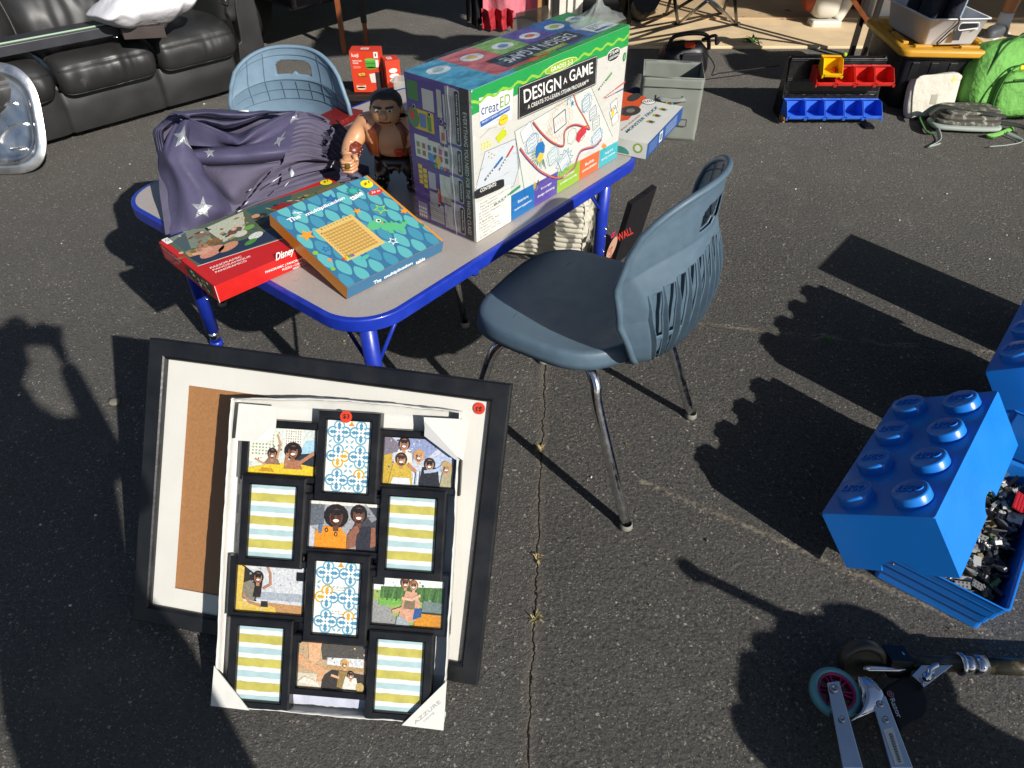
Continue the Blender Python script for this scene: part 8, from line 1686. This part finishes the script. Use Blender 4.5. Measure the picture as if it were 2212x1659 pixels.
w = MB(); c_ = G(1905, 45, 0); w.box(c_ + V((0, .1, .3)), (.22, .2, .6), 'tub_grey', Rz(.1)); single(w, 'grey_cabinet', 'upright grey plastic cabinet behind the tote', 'cabinet', c_ + V((0, .1, 0)), bevel=.01)
w = MB(); 
for (x_, y_, sx, sz) in ((1700, 2, .7, .4), (1600, -12, .5, .5), (1990, -10, 1.2, .7), (2150, 0, .8, .6), (1800, -10, .5, .3)):
    pass
for (x_, y_, sx, sz, lb) in ((1700, -4, .7, .4, 'dark storage chest deep in the garage, behind the leaf blower'), (1600, -20, .5, .5, 'dark cabinet deep in the garage, above the camp chair'), (2060, -14, 1.3, .7, 'long dark workbench in the garage, behind the grey tub')):
    w = MB(); c_ = G(x_, y_, 0); w.box(c_ + V((0, .3, sz / 2)), (sx, .5, sz), 'dark_wood'); w.box(c_ + V((0, .03, sz * .6)), (sx * .9, .03, .02), 'pole_dark'); single(w, 'cabinet', lb, 'cabinet', c_ + V((0, .3, 0)), bevel=.006)
# seedling at the slab edge and dry weeds in the joint
mat('leaf_green', '#3f6a22', .6); mat('straw', '#9a8b5c', .7)
def weed(p, n, hgt, m, label, name='weed'):
    c_ = G(*p, 0); w = MB(); random.seed(int(p[0]))
    for i in range(n):
        a = random.uniform(0, 2 * PI); r_ = hgt * random.uniform(.4, 1.1); d = V((math.cos(a), math.sin(a), 0)); s_ = V((-d.y, d.x, 0)) * hgt * .07; b = c_ + V((random.uniform(-1, 1), random.uniform(-1, 1), 0)) * hgt * .15
        m1 = b + d * r_ * .5 + UP * hgt * random.uniform(.2, .5); e_ = b + d * r_ + UP * hgt * random.uniform(.1, .6); w.add([b - s_ * .4, b + s_ * .4, m1 + s_, m1 - s_, e_], [(0, 1, 2, 3), (3, 2, 4)], m)
    tag(w.build(name, None, tagd={'org': c_}), label, 'weed')
weed(zC(765, 240), 26, .10, 'leaf_green', 'green seedling growing at the edge of the concrete apron')
weed((1168, 975), 16, .028, 'straw', 'dry straw tuft in the driveway joint beside the chair leg shadow'); weed((1160, 1207), 12, .024, 'straw', 'small dry tuft in the middle of the driveway joint'); weed((1155, 1338), 12, .024, 'straw', 'small dry tuft low down in the driveway joint'); weed((1790, 740), 12, .03, 'leaf_green', 'thin grass tuft in the shaded crack at the right')
mat('stone_grey', '#6f6d60', .8, bump=(50, .6)); w = MB(); c_ = G(247, 868, .006); w.blob(c_, (.034, .028, .016), 'stone_grey', e=(.8, .8), nz=.003, ns=60); single(w, 'pebble', 'single flat grey pebble left of the large frame', 'stone', V((c_.x, c_.y, 0)))
w = MB(); random.seed(9)
for i in range(150):
    x = random.uniform(-1.9, 2.6); y = random.uniform(.55, 4.2); c_ = V((x, y, .003)); w.blob(c_, (random.uniform(.004, .012), random.uniform(.002, .006), .005), random.choice(['straw', 'paper_white', 'stone_grey']), R=Rz(random.uniform(0, 3)), nu=8, nv=5, nz=.001, ns=200)
o_ = w.build('litter', None); tag(o_, 'tiny chips of grit and dry leaf scattered over the driveway', 'litter', kind='stuff')

# ================================================================== people
mat('skin', '#a5714f', .5, var=(12, .05)); mat('sock_white', '#d6d6d8', .8, bump=(300, .5)); mat('shoe_grey', '#4c5054', .6, bump=(120, .5), var=(40, .2)); mat('shorts_dark', '#1c2027', .8); mat('shirt_grey', '#5a6066', .8); mat('hair_brown', '#2c1d14', .6); mat('phone_black', '#101114', .2)
def standing(name, label, foot, facing, arms=None, col=('shirt_grey', 'shorts_dark'), hgt=1.75, lean=0.):
    """foot: ground point between the feet; facing: unit vector; a whole standing body"""
    f = V((facing[0], facing[1], 0)).normalized(); r = V((f.y, -f.x, 0)); k = hgt / 1.75; F0 = V((foot[0], foot[1], 0))
    P_ = lambda a, b, c: F0 + r * a * k + f * b * k + UP * c * k
    t = thing(name, label, 'person', F0)
    J = {'pel': (P_(0, 0, .98), (.13 * k, .10 * k)), 'wai': (P_(0, .0 + lean * .3, 1.12), (.125 * k, .095 * k)), 'che': (P_(0, lean * .6, 1.33), (.15 * k, .105 * k)), 'nk': (P_(0, lean, 1.49), .055 * k), 'hb': (P_(0, lean + .02, 1.58), .06 * k)}
    E_ = [('pel', 'wai'), ('wai', 'che'), ('che', 'nk'), ('nk', 'hb')]
    arms = arms or [((-.24, .02, 1.18), (-.25, .08, .93)), ((.24, .02, 1.18), (.25, .08, .93))]
    for s_, (el_, wr_) in zip((-1, 1), arms):
        n_ = 'l' if s_ < 0 else 'r'; wp = wr_ if isinstance(wr_, Vector) else P_(*wr_); ep = el_ if isinstance(el_, Vector) else P_(*el_)
        J['s' + n_] = (P_(s_ * .17, lean * .7, 1.40), .062 * k); J['e' + n_] = (ep, .045 * k); J['w' + n_] = (wp, .030 * k); E_ += [('che', 's' + n_), ('s' + n_, 'e' + n_), ('e' + n_, 'w' + n_)]
        J['h' + n_] = (P_(s_ * .09, 0, .90), .09 * k); J['k' + n_] = (P_(s_ * .10, .02, .50), .06 * k); J['c' + n_] = (P_(s_ * .105, -.02, .34), .058 * k); J['a' + n_] = (P_(s_ * .11, -.02, .09), .038 * k); E_ += [('pel', 'h' + n_), ('h' + n_, 'k' + n_), ('k' + n_, 'c' + n_), ('c' + n_, 'a' + n_)]
    skin('body', J, E_, 'skin', t)
    w = MB(); hc = P_(0, lean + .03, 1.66); Rf = Matrix((r, f, UP)).transposed()
    w.blob(hc, (.155 * k, .19 * k, .235 * k), 'skin', R=Rf, e=(.92, .92), nu=30, nv=22, shape=lambda p: V((p.x * (1 - .25 * max(0, -p.z / .12)), p.y * (1 - .1 * max(0, -p.z / .12)), p.z)))
    w.tube([hc + f * .09 * k + UP * .02 * k, hc + f * .118 * k - UP * .012 * k, hc + f * .1 * k - UP * .022 * k], [.008, .015, .012], 'skin', 10)
    for s_ in (-1, 1): w.blob(hc + r * s_ * .078 * k - UP * .005, (.02, .035, .06), 'skin', R=Rf, nu=10, nv=8); w.blob(hc + r * s_ * .032 * k + f * .082 * k + UP * .012, (.026, .014, .014), 'paper_white', R=Rf, nu=10, nv=8); w.blob(hc + r * s_ * .032 * k + f * .089 * k + UP * .012, (.011, .006, .011), 'phone_black', R=Rf, nu=8, nv=6)
    w.tube([hc - r * .024 + f * .088 * k - UP * .055, hc + f * .095 * k - UP * .057, hc + r * .024 + f * .088 * k - UP * .055], .006, 'cloth_red', 8); w.build('head', t)
    w = MB(); w.blob(hc + UP * .022 - f * .015, (.168 * k, .195 * k, .22 * k), 'hair_brown', R=Rf, e=(.92, .92), nu=30, nv=20, nz=.004, ns=60, shape=lambda p: V((p.x, min(p.y, .055) if p.z < .04 else p.y, max(p.z, -.07)))); w.build('hair', t)
    # clothes follow the body
    w = MB()
    def shirt(u, v):
        a = u * 2 * PI; z_ = 1.0 + .46 * v; rx = cr([V((.165, 0, 0)), V((.158, 0, 0)), V((.175, 0, 0)), V((.195, 0, 0)), V((.19, 0, 0)), V((.09, 0, 0))], v).x; ry = cr([V((.13, 0, 0)), V((.12, 0, 0)), V((.13, 0, 0)), V((.135, 0, 0)), V((.11, 0, 0)), V((.075, 0, 0))], v).x
        return P_(rx * math.cos(a) + .004 * math.sin(a * 9 + v * 7), lean * v * .9 + ry * math.sin(a), z_)
    w.grid(shirt, 40, 18, col[0], wrap=True)
    for s_, n_ in ((-1, 'l'), (1, 'r')): a, b = J['s' + n_][0], J['e' + n_][0]; w.tube([a - r * s_ * .06, a, a.lerp(b, .55)], [.07 * k, .078 * k, .066 * k], col[0], 16)
    w.build('shirt', t)
    w = MB()
    for s_, n_ in ((-1, 'l'), (1, 'r')): a, b = J['h' + n_][0], J['k' + n_][0]; w.tube([P_(s_ * .06, 0, 1.03), a, a.lerp(b, .8)], [.11 * k, .112 * k, .10 * k], col[1], 18)
    w.build('shorts', t)
    for s_, n_ in ((-1, 'l'), (1, 'r')):
        a = J['a' + n_][0]; w = MB(); w.tube([a + UP * .07 * k, a + UP * .02 * k, a - UP * .04 * k], [.046 * k, .045 * k, .05 * k], 'sock_white', 16); w.build('sock', t)
        w = MB(); w.blob(a + f * .06 * k - UP * .048 * k, (.10 * k, .28 * k, .085 * k), 'shoe_grey', R=Rf, e=(.6, .7), nu=30, nv=14, nz=.004, ns=30); w.box(V((a + f * .06 * k).to_tuple()[:2] + (.012,)), (.095 * k, .27 * k, .022), 'sock_white', Rf); w.build('shoe', t, bevel=.004)
        # hand: palm, four fingers and thumb, curled
        e_, wr = J['e' + n_][0], J['w' + n_][0]; ax = (wr - e_).normalized(); sd_ = ax.cross(UP).normalized(); up_ = sd_.cross(ax); w = MB(); R2 = Matrix((sd_, ax, up_)).transposed(); pc_ = wr + ax * .05
        w.blob(pc_, (.035, .10, .085), 'skin', R=R2, e=(.7, .7), nu=16, nv=12)
        for q in range(4):
            o_ = up_ * (.03 - .02 * q); ln_ = (.036, .042, .039, .03)[q]; b_ = pc_ + ax * .042 + o_; w.tube([b_, b_ + ax * ln_ + sd_ * .004 * s_, b_ + ax * (ln_ * 1.35) - sd_ * .02 * s_, b_ + ax * (ln_ * 1.1) - sd_ * .04 * s_], [.009, .0088, .008, .0065], 'skin', 8)
        w.tube([pc_ - ax * .02 + up_ * .035, pc_ + ax * .01 + up_ * .06 - sd_ * .015 * s_, pc_ + ax * .035 + up_ * .07 - sd_ * .03 * s_], [.012, .011, .008], 'skin', 8); w.build('hand', t)
    return t, J
# the passer-by whose lower leg shows at the top right corner
sp_ = G(2152, 90, 0); standing('person', 'bare-legged person in dark shorts, white sock and grey shoe, at the top right', (sp_.x + .13, sp_.y + .03), (-.75, -.6))
# the photographer stands behind the camera; only the shadow reaches the picture
ph, J = standing('person', 'photographer in a grey shirt holding up a phone, standing behind the picture', (.085, -.455), (-0.10, 1), arms=[(V((-.10, -.27, 1.25)), V((-.10, -.085, 1.44))), (V((.24, -.30, 1.23)), V((.09, -.09, 1.44)))], hgt=1.72, lean=.10)
w = MB(); w.box((0, -.022, 1.497), (.150, .009, .072), 'phone_black', Rx(-TH + .0)); single(w, 'phone', 'black phone held level in both hands of the photographer', 'phone', (0, -.022, 1.46), bevel=.003)

# made-up lumps, slab and stick outside the lower right, shaped to throw the shadows there
t = thing('shadow_lumps', 'made-up lumps, slab and stick outside the lower right, shaped for their shadow', 'shadow caster', shadow_to(1900, 1600, .2) * 1.0)
org = V(t['_org'])
def sblob(px_, z, s, m='cloth_black'): w.blob(shadow_to(px_[0] + 38, px_[1] + 42, z + .18), tuple(k * .7 for k in s), m, nu=18, nv=12)
w = MB()
for p, z, s in (((1650, 1445), .42, (.14, .14, .12)), ((1640, 1500), .40, (.12, .12, .12)), ((1720, 1360), .46, (.12, .12, .12)), ((1700, 1420), .4, (.16, .16, .16)), ((1760, 1420), .36, (.18, .18, .18)), ((1820, 1390), .36, (.18, .18, .18)), ((1850, 1340), .38, (.14, .14, .14)), ((1700, 1520), .34, (.18, .18, .2)), ((1890, 1370), .3, (.18, .18, .16)), ((1800, 1310), .45, (.09, .09, .09)), ((1670, 1600), .3, (.12, .12, .2))): sblob(p, z, s)
w.build('caster_lumps', t)
w = MB(); pts = [shadow_to(*p, .62) for p in ((1665, 1500), (1800, 1380), (1905, 1400), (2010, 1480), (2150, 1570), (2300, 1640), (2200, 1900), (1700, 1800))]; k = len(pts); w.add(pts + [p - UP * .1 for p in pts], [tuple(range(k)), tuple(range(2 * k - 1, k - 1, -1))] + [(i, (i + 1) % k, k + (i + 1) % k, k + i) for i in range(k)], 'bin_inside'); fixn(w.build('tub', t))  # added slab, its edge cut to the shadow outline
w = MB(); w.tube([shadow_to(1492, 1232, .75), shadow_to(1790, 1375, .42)], .014, 'pole_dark', 10); w.blob(shadow_to(1492, 1232, .75), (.035, .035, .04), 'rubber_black'); w.build('handle', t)  # added stick and knob for the thin bar of shadow
